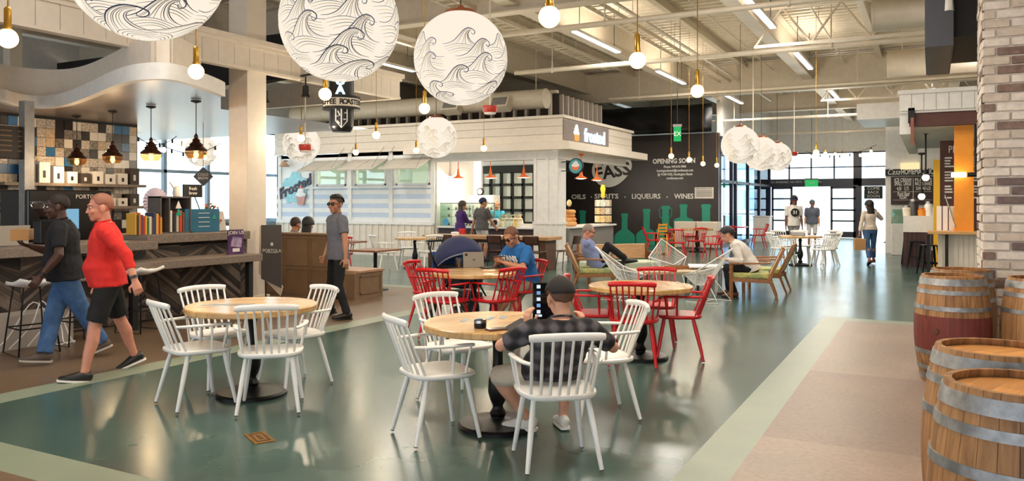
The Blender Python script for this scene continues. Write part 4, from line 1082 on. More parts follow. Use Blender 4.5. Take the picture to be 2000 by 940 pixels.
# fascia all round + ledge
b = MB()
def boards(b, p, q, z0, z1, n, t):   # horizontal lap boards from p to q, thickness towards normal
    for i in range(n):
        a0 = z0+(z1-z0)*i/n; a1 = z0+(z1-z0)*(i+1)/n-.008
        b.prism([(p[0],p[1]),(q[0],q[1]),(q[0]+t[0],q[1]+t[1]),(p[0]+t[0],p[1]+t[1])], a0, a1)
boards(b,(XL_,YF-.10),(XR_+.16,YF-.10),3.205,3.84,3,(0,.09)); boards(b,(XR_+.06,YF-.005),(XR_+.06,24.7),3.205,3.84,3,(.1,0))
b.prism([(XL_,YF-.14),(XR_+.22,YF-.14),(XR_+.22,24.75),(XR_+.02,24.75),(XR_+.02,YF+.02),(XL_,YF+.02)],3.84,3.92)
b.build('fascia', M_cream, ki)
b = MB(); b.prism([(X_(800),YF-.34),(XR_+.47,YF-.34),(XR_+.47,25.4),(XR_+.012,25.4),(XR_+.012,YF-.012),(X_(800),YF-.012)],2.985,3.2); b.build('ledge', M_cream, ki, bevel=.012)
MB().box((XL_,YF-.12,3.11),(X_(800)-.01,YF-.012,3.2)).build('ledge', M_cream, ki)
b = MB(); b.prism([(X_(848),YF+.001),(XR_-.001,YF+.001),(XR_-.001,24.59),(XR_-.14,24.59),(XR_-.14,YF+.14),(X_(848),YF+.14)],2.76,2.98); b.build('header', M_white, ki)
# corner posts
b = MB(); b.box((X_(1042),YF,0),(XR_,YF+.5,2.75)); 
for x in (X_(1042)+.01, (X_(1042)+XR_)/2, XR_-.09): b.box((x,YF-.02,1.05),(x+.08,YF,2.9))
b.box((X_(1042)-.02,YF-.03,1.0),(XR_+.03,YF+.52,1.07)); b.box((X_(1042)-.02,YF-.03,0),(XR_+.03,YF+.52,.14))
for i in range(5):
    x = X_(1042)+.05+i*.15; b.box((x,YF-.015,.14),(x+.05,YF,1.0))
for i in range(4):
    y = YF+.03+i*.13; b.box((XR_,y,.14),(XR_+.015,y+.05,1.0))
b.build('corner_post', M_white, ki)
# roof
MB().box((XL_,YF,3.76),(XR_,24.6,3.80)).build('roof', M_grey, ki)
# lit fascia sign
sg = MB().box((XR_+.165,YF-.06,3.27),(XR_+.19,atX(1187,XR_+.16),3.80)).build('sign_panel', wood('weathered_board',(120,108,104),(150,138,132),.6), ki)
M_lit = emis('lit_letters',(190,228,255),1.8)
y0 = atX(1136,XR_+.2); y1 = atX(1186,XR_+.2)
text('frosted', .52, M_lit, sg, loc=(XR_+.2,(y0+y1)/2,3.47), rot=(PI/2,0,PI/2), ext=.02, bold=.012, sx=1.05)
yc = atX(1126,XR_+.2)
c = MB(); c.mat(0).prism([(yc-.14,3.45),(yc-.10,3.28),(yc+.10,3.28),(yc+.14,3.45)],XR_+.18,XR_+.23,'x')
c.mat(1).ell((XR_+.2,yc,3.5),(.03,.19,.08)); c.ell((XR_+.2,yc,3.59),(.03,.14,.07)); c.ell((XR_+.2,yc+.01,3.67),(.03,.08,.06))
c.build('cupcake_emblem',[emis('lit_cone',(255,170,90),1.0),emis('lit_cream',(255,250,240),1.4)], sg)
# round blade sign
xb_ = atY(1125,YF+.2); zb = 2.56
rs_ = thing('round_blade_sign','round teal sign with an orange cupcake, bracketed to the corner post of the white stand','sign',(xb_,YF+.2,zb))
b = MB(); b.tube([(0,-.03,0),(0,.03,0)],.2,32); b.build('disc', mat('sign_teal',(72,160,172),.5), rs_, smooth=40)
b = MB(); b.rings([[V((r*math.cos(2*PI*j/32),y,r*math.sin(2*PI*j/32))) for j in range(32)] for r,y in ((.19,-.04),(.21,-.04),(.21,.04),(.19,.04))],cap=False,close=True); b.build('rim', M_blk, rs_, smooth=30)
b = MB(); b.mat(0).prism([(-.07,-.11),(.07,-.11),(.11,.0),(-.11,.0)],-.045,-.03,'y'); b.mat(1).ell((0,-.04,.02),(.12,.012,.05)); b.ell((0,-.04,.07),(.085,.012,.045)); b.ell((.01,-.04,.11),(.04,.012,.03))
b.build('cupcake_emblem',[M_orange,M_chalk], rs_)
b = MB(); b.tube([(-.2,0,.12),(XR_-xb_-.0,0,.12)],.012,6); b.tube([(-.2,0,-.12),(XR_-xb_,0,-.12)],.012,6); b.build('bracket', M_blk, rs_)
# script sign on the striped wall
xs_ = X_(578)
ss = thing('script_wall_sign','teal splash sign with dark script and a cupcake on the striped wall','sign',(xs_,YF-.01,2.0))
b = MB(); out=[]
for i in range(40):
    a=2*PI*i/40; r=.52*(1+.12*math.sin(5*a)+.06*math.sin(11*a)); out.append((r*math.cos(a)*1.05,.05+r*math.sin(a)*.95))
b.prism(list(reversed(out)),-.02,0,'y'); b.build('splash', mat('pale_teal',(150,204,214),.5,var=.1), ss)
text('Frosted', .46, mat('script_ink',(58,50,70),.5), ss, loc=(-.03,-.035,.07), rot=(PI/2,-.35,0), ext=.012, shear=.3, bold=.012)
b = MB(); b.mat(0).prism([(.14,-.48),(.36,-.5),(.44,-.22),(.06,-.2)],-.05,-.02,'y'); b.mat(1).ell((.25,-.04,-.16),(.22,.02,.09)); b.ell((.25,-.04,-.04),(.14,.02,.09)); b.mat(2).ell((.26,-.04,.08),(.05,.02,.05))
b.build('cupcake_emblem',[mat('pink_cup',(206,150,140),.6),M_siding,M_orange], ss)
ww = thing('cone_wall_lamp','small brown cone lamp on the striped wall above the script sign','wall lamp',(X_(563),YF-.02,2.82))
MB().lathe([(.02,.12),(.05,.1),(.17,-.06),(.15,-.08),(.02,-.05)],20,c=(0,-.17,0)).build('shade', mat('tan_shade',(196,160,130),.5), ww, smooth=40); MB().tube([(0,0,.1),(0,-.17,.12)],.015,8).build('arm', M_blk, ww)
# front counter + glass case
xc0, xc1 = X_(855), X_(1042)-.03
cn = thing('serving_counter','dark fronted serving counter with a white top in the cupcake stand opening','counter',(0,0,0))
MB().box((xc0,YF+.05,0),(xc1,YF+.75,.86)).build('front', mat('espresso_panel',(58,40,38),.45,var=.08), cn); MB().box((xc0,YF-.02,.86),(xc1,YF+.78,.91)).build('top', M_white, cn, bevel=.006)
gc = thing('glass_display_case','glass pastry display case on the left half of the cupcake counter','display case',(0,0,.91))
gx0, gx1 = xc0+.05, X_(965)
g = MB()
for a in ((gx0,YF+.05,0,gx1,YF+.056,.66),(gx0,YF+.05,0,gx0+.006,YF+.7,.66),(gx0,YF+.05,.655,gx1,YF+.7,.661)): g.box(a[:3],a[3:])
g.build('pane', glass('case_glass',(238,248,243),.14), gc)
g = MB().box((gx0+.01,YF+.08,.26),(gx1,YF+.65,.268)); g.box((gx0+.01,YF+.08,.46),(gx1,YF+.65,.468)); g.build('shelf', glass('shelf_glass',(200,230,220),.2), gc)
g = MB().box((gx0,YF+.04,.645),(gx1,YF+.06,.67)); g.box((gx1-.02,YF+.04,0),(gx1,YF+.06,.66)); g.box((gx0,YF+.04,0),(gx1,YF+.06,.02)); g.build('frame', M_steel, gc)
MB().tube([(gx0+.2,YF+.038,.12),(gx0+.2,YF+.048,.12)],.1,20).build('round_decal', mat('decal_blue',(70,150,190),.5), gc)
# cupcakes in the case
def cupcake(label):
    t = thing('cupcake',label,'cupcake',(0,0,0),0,'cupcakes in the glass case')
    MB().lathe([(.01,0),(.026,0),(.036,.045),(.01,.045)],12).build('paper_cup', mat('cup_paper',(120,80,56),.7), t)
    MB().lathe([(.01,.04),(.04,.045),(.038,.06),(.026,.075),(.012,.09),(.002,.096)],12).build('frosting', mat('frosting',(240,226,206),.6,c2=(206,150,120),vscale=9), t, smooth=60)
    return t
cp = cupcake('small frosted cupcake on a glass shelf of the display case'); index_kids(); first=True
for zz,sn in ((.91+.02,'floor'),(.91+.268,'lower glass shelf'),(.91+.468,'upper glass shelf')):
    for i in range(9):
        loc=(gx0+.2+i*(gx1-gx0-.4)/8, YF+.2+.12*(i%2), zz)
        l='small frosted cupcake on the %s of the display case'%sn
        if first: cp.location=loc; cp['label']=l; first=False
        else: dup(cp,loc,0,l)
# candy bags, box, register right of the case
rr = random.Random(3)
for i in range(11):
    x = X_(968)+ (X_(1016)-X_(968))*(i%6)/5.5; y = YF+.15+.22*(i//6); 
    c_ = rr.choice([(236,196,120),(240,226,190),(226,170,90),(244,236,214),(200,214,190)])
    t = thing('candy_bag','clear bag of pale sweets in the heap at the right of the glass case','bag',(x,y,.91),rr.uniform(-.4,.4),'bags of sweets on the counter')
    hh = .22+.12*(i//6)
    MB().rings([[V((.10*k*math.cos(2*PI*j/12)*1.0, .06*k*math.sin(2*PI*j/12), hh*z)) for j in range(12)] for z,k in ((0,.7),(.1,1),(.5,1.05),(.72,.7),(.78,.3),(.9,.5),(1,.9))]).build('bag', mat('sweets%d'%(c_[0]+c_[1]),c_,.35,var=.3,vscale=30), t, smooth=50)
    MB().tube([(-.0,0,hh*.77),(0,0,hh*.80)],.036,10).build('ribbon', mat('ribbon',(190,90,40),.5), t)
tr = thing('tape_dispenser_roll','round black and white roll standing on the counter before the sweets','roll',(X_(966),YF+.02,.91))
MB().tube([(0,.0,.12),(0,.10,.12)],.12,24).build('roll', M_chalk, tr, smooth=40); MB().tube([(0,-.006,.12),(0,.0,.12)],.075,24).build('core', M_blk, tr)
tl = thing('price_easel','white price card on the right end of the cupcake counter','card',(X_(1026),YF+.1,.91))
MB().box((-.2,0,0),(.2,.02,.10)).build('card', M_chalk, tl)
# back of kiosk: menu board, cabinet, black grid window, employee shelf
XB = lambda px: atY(px,YF+4.55)
mb_ = thing('cupcake_menu','tall cream cupcake menu panel on the left wall inside the stand','sign',(atY(874,YF+2.4),YF+2.35,0))
MB().box((-.30,0,1.0),(.30,.04,2.55)).build('board', M_cream, mb_); text('cupcakes', .17, M_blk, mb_, loc=(0,-.01,2.38)); MB().box((.14,-.006,1.12),(.22,0,1.22)).build('price_tag', M_orange, mb_)
MB().box((atY(852,YF+2.5),YF+2.4,0),(atY(943,YF+2.5),YF+2.5,3.0)).build('partition_wall', M_siding, ki)
gx_0, gx_1 = XB(941), XB(1046)
g = MB(); z0,z1=.9,2.62
for i in range(6):
    x=gx_0+(gx_1-gx_0)*i/5; g.box((x-.04,YF+4.4,z0),(x+.04,YF+4.5,z1))
for i in range(5):
    z=z0+(z1-z0)*i/4; g.box((gx_0,YF+4.4,z-.04),(gx_1,YF+4.5,z+.04))
g.box((gx_0,YF+4.38,z1),(gx_1,YF+4.52,z1+.22))
gw = tag(g.build('grid_partition', M_blk),'black grid window at the back of the cupcake stand','window grid')
MB().box((gx_0,YF+4.52,z0),(gx_1,YF+4.54,z1)).build('frosted_pane', mat('frosted_pane',(226,232,224),.5,var=.12,vscale=2), gw)
fr = thing('white_cabinet','white freezer cabinet with two doors behind the cupcake counter','cabinet',(atY(925,YF+2.0),YF+1.9,0))
MB().box((-.75,0,0),(.75,.45,1.82)).build('body', M_white, fr, bevel=.01)
for s in (-1,1): 
    dr = MB().box((-.36+s*.37,-.02,.95),(.36+s*.37,0,1.76)).build('door', M_siding, fr, bevel=.01); MB().box((s*.06-.01,-.05,1.2),(s*.06+.01,-.02,1.5)).build('handle', M_steel, dr)
ck = thing('mantel_clock','small black round clock on top of the white cabinet','clock',(atY(935,YF+2.0),YF+2.1,1.82))
MB().tube([(0,-.03,.11),(0,.03,.11)],.11,20).build('case', M_blk, ck, smooth=40); MB().tube([(0,-.036,.11),(0,-.03,.11)],.085,20).build('dial', M_chalk, ck); MB().box((-.08,-.03,0),(.08,.03,.02)).build('foot', M_blk, ck)
# orange pendants
def orange_lamp(label):
    t = thing('orange_pendant',label,'pendant lamp',(0,0,0),0,'orange enamel pendants in the cupcake stand')
    b=MB(); b.lathe([(.015,.30),(.03,.22),(.045,.12),(.06,.08),(.17,.02),(.19,0),(.185,0),(.165,.012),(.055,.07),(.01,.08)],24,cap=False); b.build('shade',M_orange,t,smooth=50)
    MB().ell((0,0,.015),(.15,.15,.03),16,8).build('diffuser', emis('warm_diffuser',(255,240,214),6), t, smooth=0)
    MB().tube([(0,0,.28),(0,0,.66)],.012,8).build('stem',M_orange,t); MB().lathe([(.01,.70),(.07,.70),(.05,.64),(.01,.62)],16).build('ceiling_rose',M_orange,t,smooth=40)
    return t
ol = orange_lamp('x'); index_kids(); first=True
for px,Y,l in ((895,YF+.8,'leftmost of three over the counter'),(958,YF+.8,'middle one of three over the counter'),(1023,YF+.8,'rightmost of three over the counter'),(1135,YF+1.3,'left one in the side opening'),(1166,YF+3.2,'right one in the side opening, before the mural lettering')):
    loc=(atY(px,Y),Y,2.30)
    if px>1100: loc=(atY(px,Y),Y,2.26)
    l='orange enamel pendant lamp, '+l
    if first: ol.location=loc; ol['label']=l; first=False
    else: dup(ol,loc,0,l)
def lamp_point(loc, e, c=(1,.86,.66), r=.05):
    l = bpy.data.lights.new('lamp_or_fill_light','POINT'); l.energy=e; l.color=c; l.shadow_soft_size=r
    o=bpy.data.objects.new('lamp_or_fill_light',l); COL.objects.link(o); o.location=loc; return o
for px in (895,958,1023): lamp_point((atY(px,YF+.8),YF+.8,2.20),38)
lamp_point((XR_-1.2,YF+2.5,2.4),30)
lamp_point((X_(700),YF+2.0,2.6),120,(.95,1,.85)); lamp_point((X_(790),YF+2.0,2.6),120,(.95,1,.85))  # two fill lights added to brighten the room behind the kiosk windows
for q in BULBS: lamp_point(q+V((.11,-.02,.0)),36,(1,.84,.62),.04)
# side counter and what stands on it
ys0, ys1 = YF+.55, atX(1200,XR_+.1)
sc_ = thing('side_counter','grey fronted side counter with a white top, right of the corner post','counter',(0,0,0))
MB().box((XR_-.6,ys0,0),(XR_+.08,ys1-.03,.88)).build('front', M_grey, sc_); MB().box((XR_-.65,ys0,.88),(XR_+.16,ys1+.04,.93)).build('top', M_white, sc_, bevel=.006)
pz = thing('pretzel_stand','stack of large brown baked rings on the side counter beside the corner post','pastry stand',(XR_-.1,YF+.95,.93))
mbk = mat('baked_crust',(196,120,60),.5,c2=(232,180,110),vscale=6)
zz=.0
for R_,r_ in ((.15,.07),(.14,.065),(.11,.06),(.12,.065)):
    zz+=r_; MB().tube([(R_*math.cos(2*PI*i/20),R_*math.sin(2*PI*i/20),zz) for i in range(20)],r_,10,close=True).build('baked_ring',mbk,pz,smooth=0); zz+=r_*.7
MB().tube([(0,0,0),(0,0,zz+.12)],.02,8).build('post',M_black,pz)
MB().ell((0,0,zz+.2),(.07,.07,.10),12,8).build('topper',mat('icing',(240,214,150),.5,var=.2),pz,smooth=0)
yk = atX(1178,XR_-.05)
pr = thing('card_rack','revolving rack of pale cards on the side counter, a yellow sandal shape on top','rack',(XR_-.05,yk,.93))
MB().tube([(0,0,0),(0,0,.78)],.02,8).build('pole',M_steel,pr); MB().lathe([(.02,0),(.2,0),(.2,.02),(.02,.03)],20).build('base',M_chalk,pr)
rr=random.Random(8)
b=MB()
for lv in range(3):
    for k in range(10):
        a=2*PI*k/10; z=.06+lv*.24; b.mat(rr.randrange(4)); c0=V((.24*math.cos(a),.24*math.sin(a),z)); tn=V((-math.sin(a),math.cos(a),0)); 
        b.obox(c0-tn*.07+V((0,0,.1)),c0+tn*.07+V((0,0,.1)),.012,.2)
b.build('cards',[mat('card_a',(238,226,204),.6,var=.25,vscale=25),mat('card_b',(224,196,140),.6,var=.3,vscale=30),mat('card_c',(232,236,226),.6,var=.2,vscale=25),mat('card_d',(206,178,150),.6,var=.3,vscale=30)],pr)
b=MB().prism([(-.07,.8),(.05,.8),(.06,.95),(.08,1.08),(.04,1.2),(-.05,1.2),(-.09,1.08),(-.06,.95)],-.02,.02,'y'); b.build('sandal_topper',mat('sandal_yellow',(236,200,40),.5),pr,bevel=.01)
# studs and dark void above the kiosk
st_ = thing('stud_screen','dark gap with pale timber studs above the parapet of the cupcake stand','partition',(0,0,0))
M_void=mat('dark_void',(66,58,52),.8)
MB().box((-18.5,YF+1.3,3.82),(-9.4,YF+1.35,4.75)).build('backing', M_void, st_)
b=MB(); x=-18.4
while x<-9.5: b.box((x,YF+1.15,3.82),(x+.07,YF+1.28,4.75)); x+=.38
b.box((-18.5,YF+1.13,4.7),(-9.4,YF+1.3,4.78)); b.build('studs', M_cream, st_)
st2 = thing('stud_screen','dark gap with pale timber studs behind the lit script fascia','partition',(0,0,0))
MB().box((-9.75,YF+1.4,3.82),(-9.7,24.5,4.75)).build('backing', M_void, st2)
b=MB(); y=YF+1.5
while y<24.4: b.box((-9.66,y,3.82),(-9.53,y+.07,4.75)); y+=.38
b.build('studs', M_cream, st2)
# ================================================================ mural wall lettering and bottles
mw = [o for o in bpy.data.objects if o.name.startswith('wall_mural')][0]
Xm = lambda px: atY(px,YM); dm = lambda px: dep((Xm(px),YM))
def mz(px,py): return HZ(py,dm(px))
def mtext(s,px0,px1,py,size,bold=.0,sp=.95):
    x=(Xm(px0)+Xm(px1))/2; t=text(s,size,M_chalk,mw,loc=(x,YM-.006,mz((px0+px1)/2,py)),bold=bold,sp=sp)
    wd=t.dimensions.x if t.dimensions.x>0 else 1
    xs=[v.co.x for v in t.data.vertices]; wd=max(xs)-min(xs); t.scale.x=(Xm(px1)-Xm(px0))/wd
    return t
mtext('OPENING SOON',1275,1358,315,.24,.008)
mtext('Phone: 949-010-7840\nhuntingtonbeach@vomfassusa.com\n@ VOM FASS, Huntington Beach\nvomfassusa.com',1283,1354,337,.12,.003,1.15)
mtext('LIQUEURS',1234,1290,384,.25,.006); mtext('WINES',1317,1355,384,.25,.006); mtext('SPIRITS',1161,1208,384,.25,.006); mtext('OILS',1116,1144,385,.25,.006)
for px in (1155,1221,1303):
    MB().tube([(Xm(px),YM-.008,mz(px,385)),(Xm(px),YM,mz(px,385))],.025,10).build('dot',M_chalk,mw)
b=MB(); out=[]
cx,cz=Xm(1194),mz(1194,332); 
for i in range(36):
    a=2*PI*i/36; r=1+.05*math.sin(3*a); out.append((cx+.78*r*math.cos(a)*1.0+.12*math.sin(a),cz+.62*r*math.sin(a)))
b.prism(list(reversed(out)),YM-.012,YM,'y'); b.build('oval_patch',M_chalk,mw)
text('FASS',.66,M_mural,mw,loc=(cx+.05,YM-.02,cz-.08),rot=(PI/2,-.16,0),bold=.02,sx=1.05); text('vom',.42,M_mural,mw,loc=(cx-.1,YM-.02,cz+.36),rot=(PI/2,-.16,0),bold=.015)
def mbottle(pxc,wb,wn,ytop,ysh,ybody):
    d=dm(pxc); k=d/F; x=Xm(pxc); z=lambda py: HZ(py,d)
    hw,hn=wb*k/2*1.07,wn*k/2*1.07
    L_=[(hw,0.01),(hw,z(ybody)),(hw*.93,z(ybody)+(z(ysh)-z(ybody))*.4),(hw*.6,z(ybody)+(z(ysh)-z(ybody))*.75),(hn,z(ysh)),(hn,z(ytop)-.12),(hn*1.2,z(ytop)-.12),(hn*1.2,z(ytop)-.04),(hn,z(ytop))]
    poly=[(x+a,b_) for a,b_ in L_]+[(x-a,b_) for a,b_ in reversed(L_)]
    MB().prism(poly,YM-.008,YM,'y').build('painted_bottle',M_teal,mw)
mbottle(1138,30,11,411,440,455); mbottle(1220,40,11,417,448,466); mbottle(1263,40,12,408,447,462); mbottle(1300,38,13,402,440,456); mbottle(1335,37,12,399,424,432); mbottle(1379,36,15,399,440,450)
b=MB()
for s in (-1,1): b.tube([(Xm(1300)+s*.12,YM-.012,mz(1300,403)),(Xm(1300)+s*.24,YM-.012,mz(1300,410)),(Xm(1300)+s*.2,YM-.012,mz(1300,424)),(Xm(1300)+s*.1,YM-.012,mz(1300,428))],.018,6)
b.build('swing_clip',M_teal,mw)
pn=tag(MB().box((Xm(1357),YM-.02,mz(1375,388)),(Xm(1394),YM-.004,mz(1375,366))).build('paper_notice',mat('paper',(226,218,206),.7)),'white printed notice pinned right of the word WINES on the black mural','poster')
text('FINE WINE STORE',.07,M_blk,pn,loc=(Xm(1375),YM-.025,mz(1375,369)),ext=.001); 
b=MB()
for i in range(5): b.box((Xm(1360),YM-.022,mz(1375,373+i*2.6)-.012),(Xm(1391),YM-.02,mz(1375,373+i*2.6)+.012))
b.build('printed_lettering',M_grey,pn)
for i,(p0,p1) in enumerate(((1317,1358),(1360,1401))):
    Y=YM-1.2; x0,x1=atY(p0,Y),atY(p1,Y)
    o=thing('white_cabinet','low white cabinet before the mural, %s'%('left of its twin' if i==0 else 'right of its twin, nearer the glass'),'cabinet',(0,0,0),0,'low white cabinets before the mural')
    MB().box((x0,Y,.05),(x1,Y+.5,.93)).build('body',M_cream,o,bevel=.01); MB().box((x0+.03,Y-.015,.1),(x1-.03,Y,.9)).build('door',M_cream,o,bevel=.005); MB().box((x0+.05,Y+.05,0),(x1-.05,Y+.45,.05)).build('plinth',M_grey,o)
# white stand near glass (1460-1490)
x0,x1=atY(1471,33),atY(1503,33); o=thing('white_reception_stand','plain white stand before the entrance, behind the young man','counter',(0,0,0)); MB().box((x0,33,0),(x1,33.6,1.0)).build('body',M_white,o,bevel=.01); MB().box((x0-.03,32.97,1.0),(x1+.03,33.63,1.04)).build('top',M_white,o)
# ================================================================ column and coffee bar
cxp, cyp = -9.53, 9.1
b=MB().box((cxp-.2,cyp-.2,0),(cxp+.2,cyp+.2,ZD-.3)); b.box((cxp-.24,cyp-.24,0),(cxp+.24,cyp+.24,.14)); struct(b.build('column',M_cream,bevel=.01))
XBm=-9.28
def shiplap(b,x0,x1,y0,y1,z0,z1,along,st=.30):
    u=y0 if along=='y' else x0; end=y1 if along=='y' else x1
    while u<end:
        v=min(u+st,end)
        if along=='y': b.box((x0,u+.004,z0),(x1,v-.004,z1))
        else: b.box((u+.004,y0,z0),(v-.004,y1,z1))
        u=v
b=MB(); shiplap(b,XBm-.12,XBm,-1,12.8,3.66,4.0,'y'); b.box((XBm-.11,-1,3.67),(XBm-.02,12.79,3.99)); b.box((XBm-.14,-1,3.98),(XBm+.03,12.83,4.04)); b.box((XBm-.14,-1,4.04),(XBm+.07,12.87,4.12)); b.box((XBm-.13,-1,3.63),(XBm+.015,12.81,3.67))
bm_=tag(b.build('fascia_beam',M_cream),'long cream boarded fascia beam over the coffee bar','beam')
b=MB(); shiplap(b,-18,XBm-.13,12.68,12.8,3.66,4.0,'x'); b.box((-18,12.66,3.98),(XBm-.13,12.84,4.12)); b.box((-18,12.67,3.63),(XBm-.13,12.81,3.66))
tag(b.build('fascia_beam',M_cream),'cream boarded return beam behind the black cylinder sign','beam')
# wavy soffit: pixel samples of the lower edge give its plan curve
ZS=3.05
pix=[(-60,192),(0,196),(32,204),(64,208),(96,208),(128,202),(170,187),(213,168),(255,155),(298,151),(340,153),(383,164),(425,179),(440,186)]
cur=[G(px,py,ZS) for px,py in pix]
def smooth_curve(P,n=6):
    out=[]
    for i in range(len(P)-1):
        p0=P[max(i-1,0)];p1=P[i];p2=P[i+1];p3=P[min(i+2,len(P)-1)]
        for k in range(n):
            t=k/n; out.append(.5*((2*p1)+(p2-p0)*t+(2*p0-5*p1+4*p2-p3)*t*t+(3*p1-p0-3*p2+p3)*t**3))
    return out+[P[-1]]
cs=smooth_curve(cur)
so_=thing('wave_soffit','pale drop ceiling with a wavy edge over the coffee bar','ceiling panel',(0,0,0))
nrm=[]
for i in range(len(cs)):
    t=cs[min(i+1,len(cs)-1)]-cs[max(i-1,0)]; t.z=0; t.normalize(); n_=V((t.y,-t.x,0)); nrm.append(n_)
def band(off,z0,z1,th): 
    b=MB(); rs=[]
    for p,n_ in zip(cs,nrm):
        q=p+n_*off; i_=q-n_*th; rs.append([V((q.x,q.y,z0)),V((q.x,q.y,z1)),V((i_.x,i_.y,z1)),V((i_.x,i_.y,z0))])
    return b.rings(rs)
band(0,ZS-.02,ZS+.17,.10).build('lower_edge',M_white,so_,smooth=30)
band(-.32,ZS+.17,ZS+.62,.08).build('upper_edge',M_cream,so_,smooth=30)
b=MB(); rs=[]
for p,n_ in zip(cs,nrm):
    q=p-n_*.08; e=p-n_*.38; rs.append([V((q.x,q.y,ZS+.17)),V((q.x,q.y,ZS+.19)),V((e.x,e.y,ZS+.19)),V((e.x,e.y,ZS+.17))])
b.rings(rs).build('step',M_cream,so_)
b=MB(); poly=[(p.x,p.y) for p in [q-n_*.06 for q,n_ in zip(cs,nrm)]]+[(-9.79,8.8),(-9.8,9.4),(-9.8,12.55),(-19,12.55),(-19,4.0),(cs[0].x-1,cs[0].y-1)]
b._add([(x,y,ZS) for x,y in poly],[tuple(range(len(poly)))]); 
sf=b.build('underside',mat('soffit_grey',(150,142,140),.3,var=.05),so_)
# dark plenum behind the beam
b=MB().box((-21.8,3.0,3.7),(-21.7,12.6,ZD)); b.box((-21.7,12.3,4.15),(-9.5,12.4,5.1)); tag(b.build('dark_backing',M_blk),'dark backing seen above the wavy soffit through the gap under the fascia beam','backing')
for y,l in ((4.2,'leftmost'),(6.1,'middle one'),(8.0,'rightmost')):
    tag(MB().box((-14.0,y-.1,3.2),(-13.8,y+.1,ZD-.1)).build('plenum_post',M_beam),'pale post standing in the dark gap above the wavy soffit, %s of three'%l,'post')
# tile wall along x=-13.2
XT=-13.2
rr=random.Random(11)
tw_=MB().box((XT-.2,6.4,0),(XT-.02,9.9,ZS)); tw_=tw_.build('wall_tiled',M_blk); struct(tw_)
b=MB(); ts=.157
for j in range(int(3.0/ts)):
    for i in range(22):
        b.mat(rr.choice((0,0,1,1,2,3,4,4,5))); y=6.42+i*ts; z=j*ts+.02; b.box((XT-.02,y+.003,z+.003),(XT+rr.uniform(-.004,.004),y+ts-.003,z+ts-.003))
b.build('tiles',[mat('tile_white',(222,216,206),.2),mat('tile_grey',(160,148,134),.25,c2=(214,204,190),vscale=30),mat('tile_blue',(52,108,156),.2,var=.1),mat('tile_slate',(84,78,74),.3,c2=(150,140,128),vscale=26),mat('tile_black',(40,34,32),.2),mat('tile_tan',(176,152,122),.3,c2=(210,190,160),vscale=22)],tw_)
# shelves with boxes
for z,l in ((1.92,'upper'),(1.53,'lower')):
    tag(MB().box((XT,7.3,z-.05),(XT+.3,9.85,z)).build('wall_shelf',M_barwood),'%s wooden shelf on the tiled wall'%l,'shelf')
    for i in range(9):
        y=7.75+i*.24; h=(.30,.22,.34,.18,.28,.2,.2,.3,.18)[(i*(2 if z>1.7 else 5))%9]*(1 if z>1.7 else .8)
        o=thing('product_box',('white box with a black picture on the %s shelf of the tiled wall'%l) if i%4 else 'dark brown box at the %s of the %s shelf on the tiled wall'%(('left end','middle','right end')[i//4],l),'box',(XT+.14,y,z),0,'white boxes on the %s tiled wall shelf'%l)
        MB().box((-.08,-.09,0),(.08,.09,h)).build('carton',M_chalk if (i%4) else mat('carton_dark',(70,60,54),.6),o); MB().box((.081,-.03,h*.25),(.084,.015,h*.6)).build('print',M_blk if i%4 else M_chalk,o)
# pendants over the bar
def bar_lamp(label):
    t=thing('pagoda_pendant',label,'pendant lamp',(0,0,0),0,'dark tiered pendants over the coffee bar')
    b=MB(); b.lathe([(.012,.30),(.03,.26),(.025,.24),(.06,.20),(.05,.185),(.10,.14),(.09,.125),(.155,.07),(.15,.05),(.10,.045),(.03,.05)],24); b.build('shade',mat('bronze_glass',(70,40,30),.2,.4),t,smooth=40)
    b=MB(); b.lathe([(.145,.045),(.15,.02),(.12,-.03),(.10,-.05)],24,cap=False); b.build('glass_skirt',glass('amber_glass',(240,200,150),.15),t,smooth=40)
    MB().ell((0,0,.0),(.035,.035,.05),12,8).build('bulb',emis('amber_bulb',(255,190,110),14),t,smooth=0)
    MB().tube([(0,0,.28),(0,0,ZS-2.29)],.006,6).build('cord',M_blk,t); MB().lathe([(.01,ZS-2.32),(.07,ZS-2.30),(.07,ZS-2.28),(.01,ZS-2.28)],16).build('ceiling_rose',M_blk,t,smooth=40)
    return t
bl=bar_lamp('x'); index_kids(); first=True
for px,py,l in ((383,195,'rightmost, in front of the far white globe'),(295,206,'second from the right, before the bright glazing'),(220,216,'middle one of five before the tiles'),(150,225,'second from the left before the tiles'),(90,232,'leftmost of five before the tiles')):
    p=G(px,py,ZS); loc=V((p.x,p.y,2.27)); l='dark tiered pendant lamp over the coffee bar, '+l
    if first: bl.location=loc; bl['label']=l; first=False
    else: dup(bl,loc,0,l)
    lamp_point(loc+V((0,0,-.12)),14,(1,.72,.42))
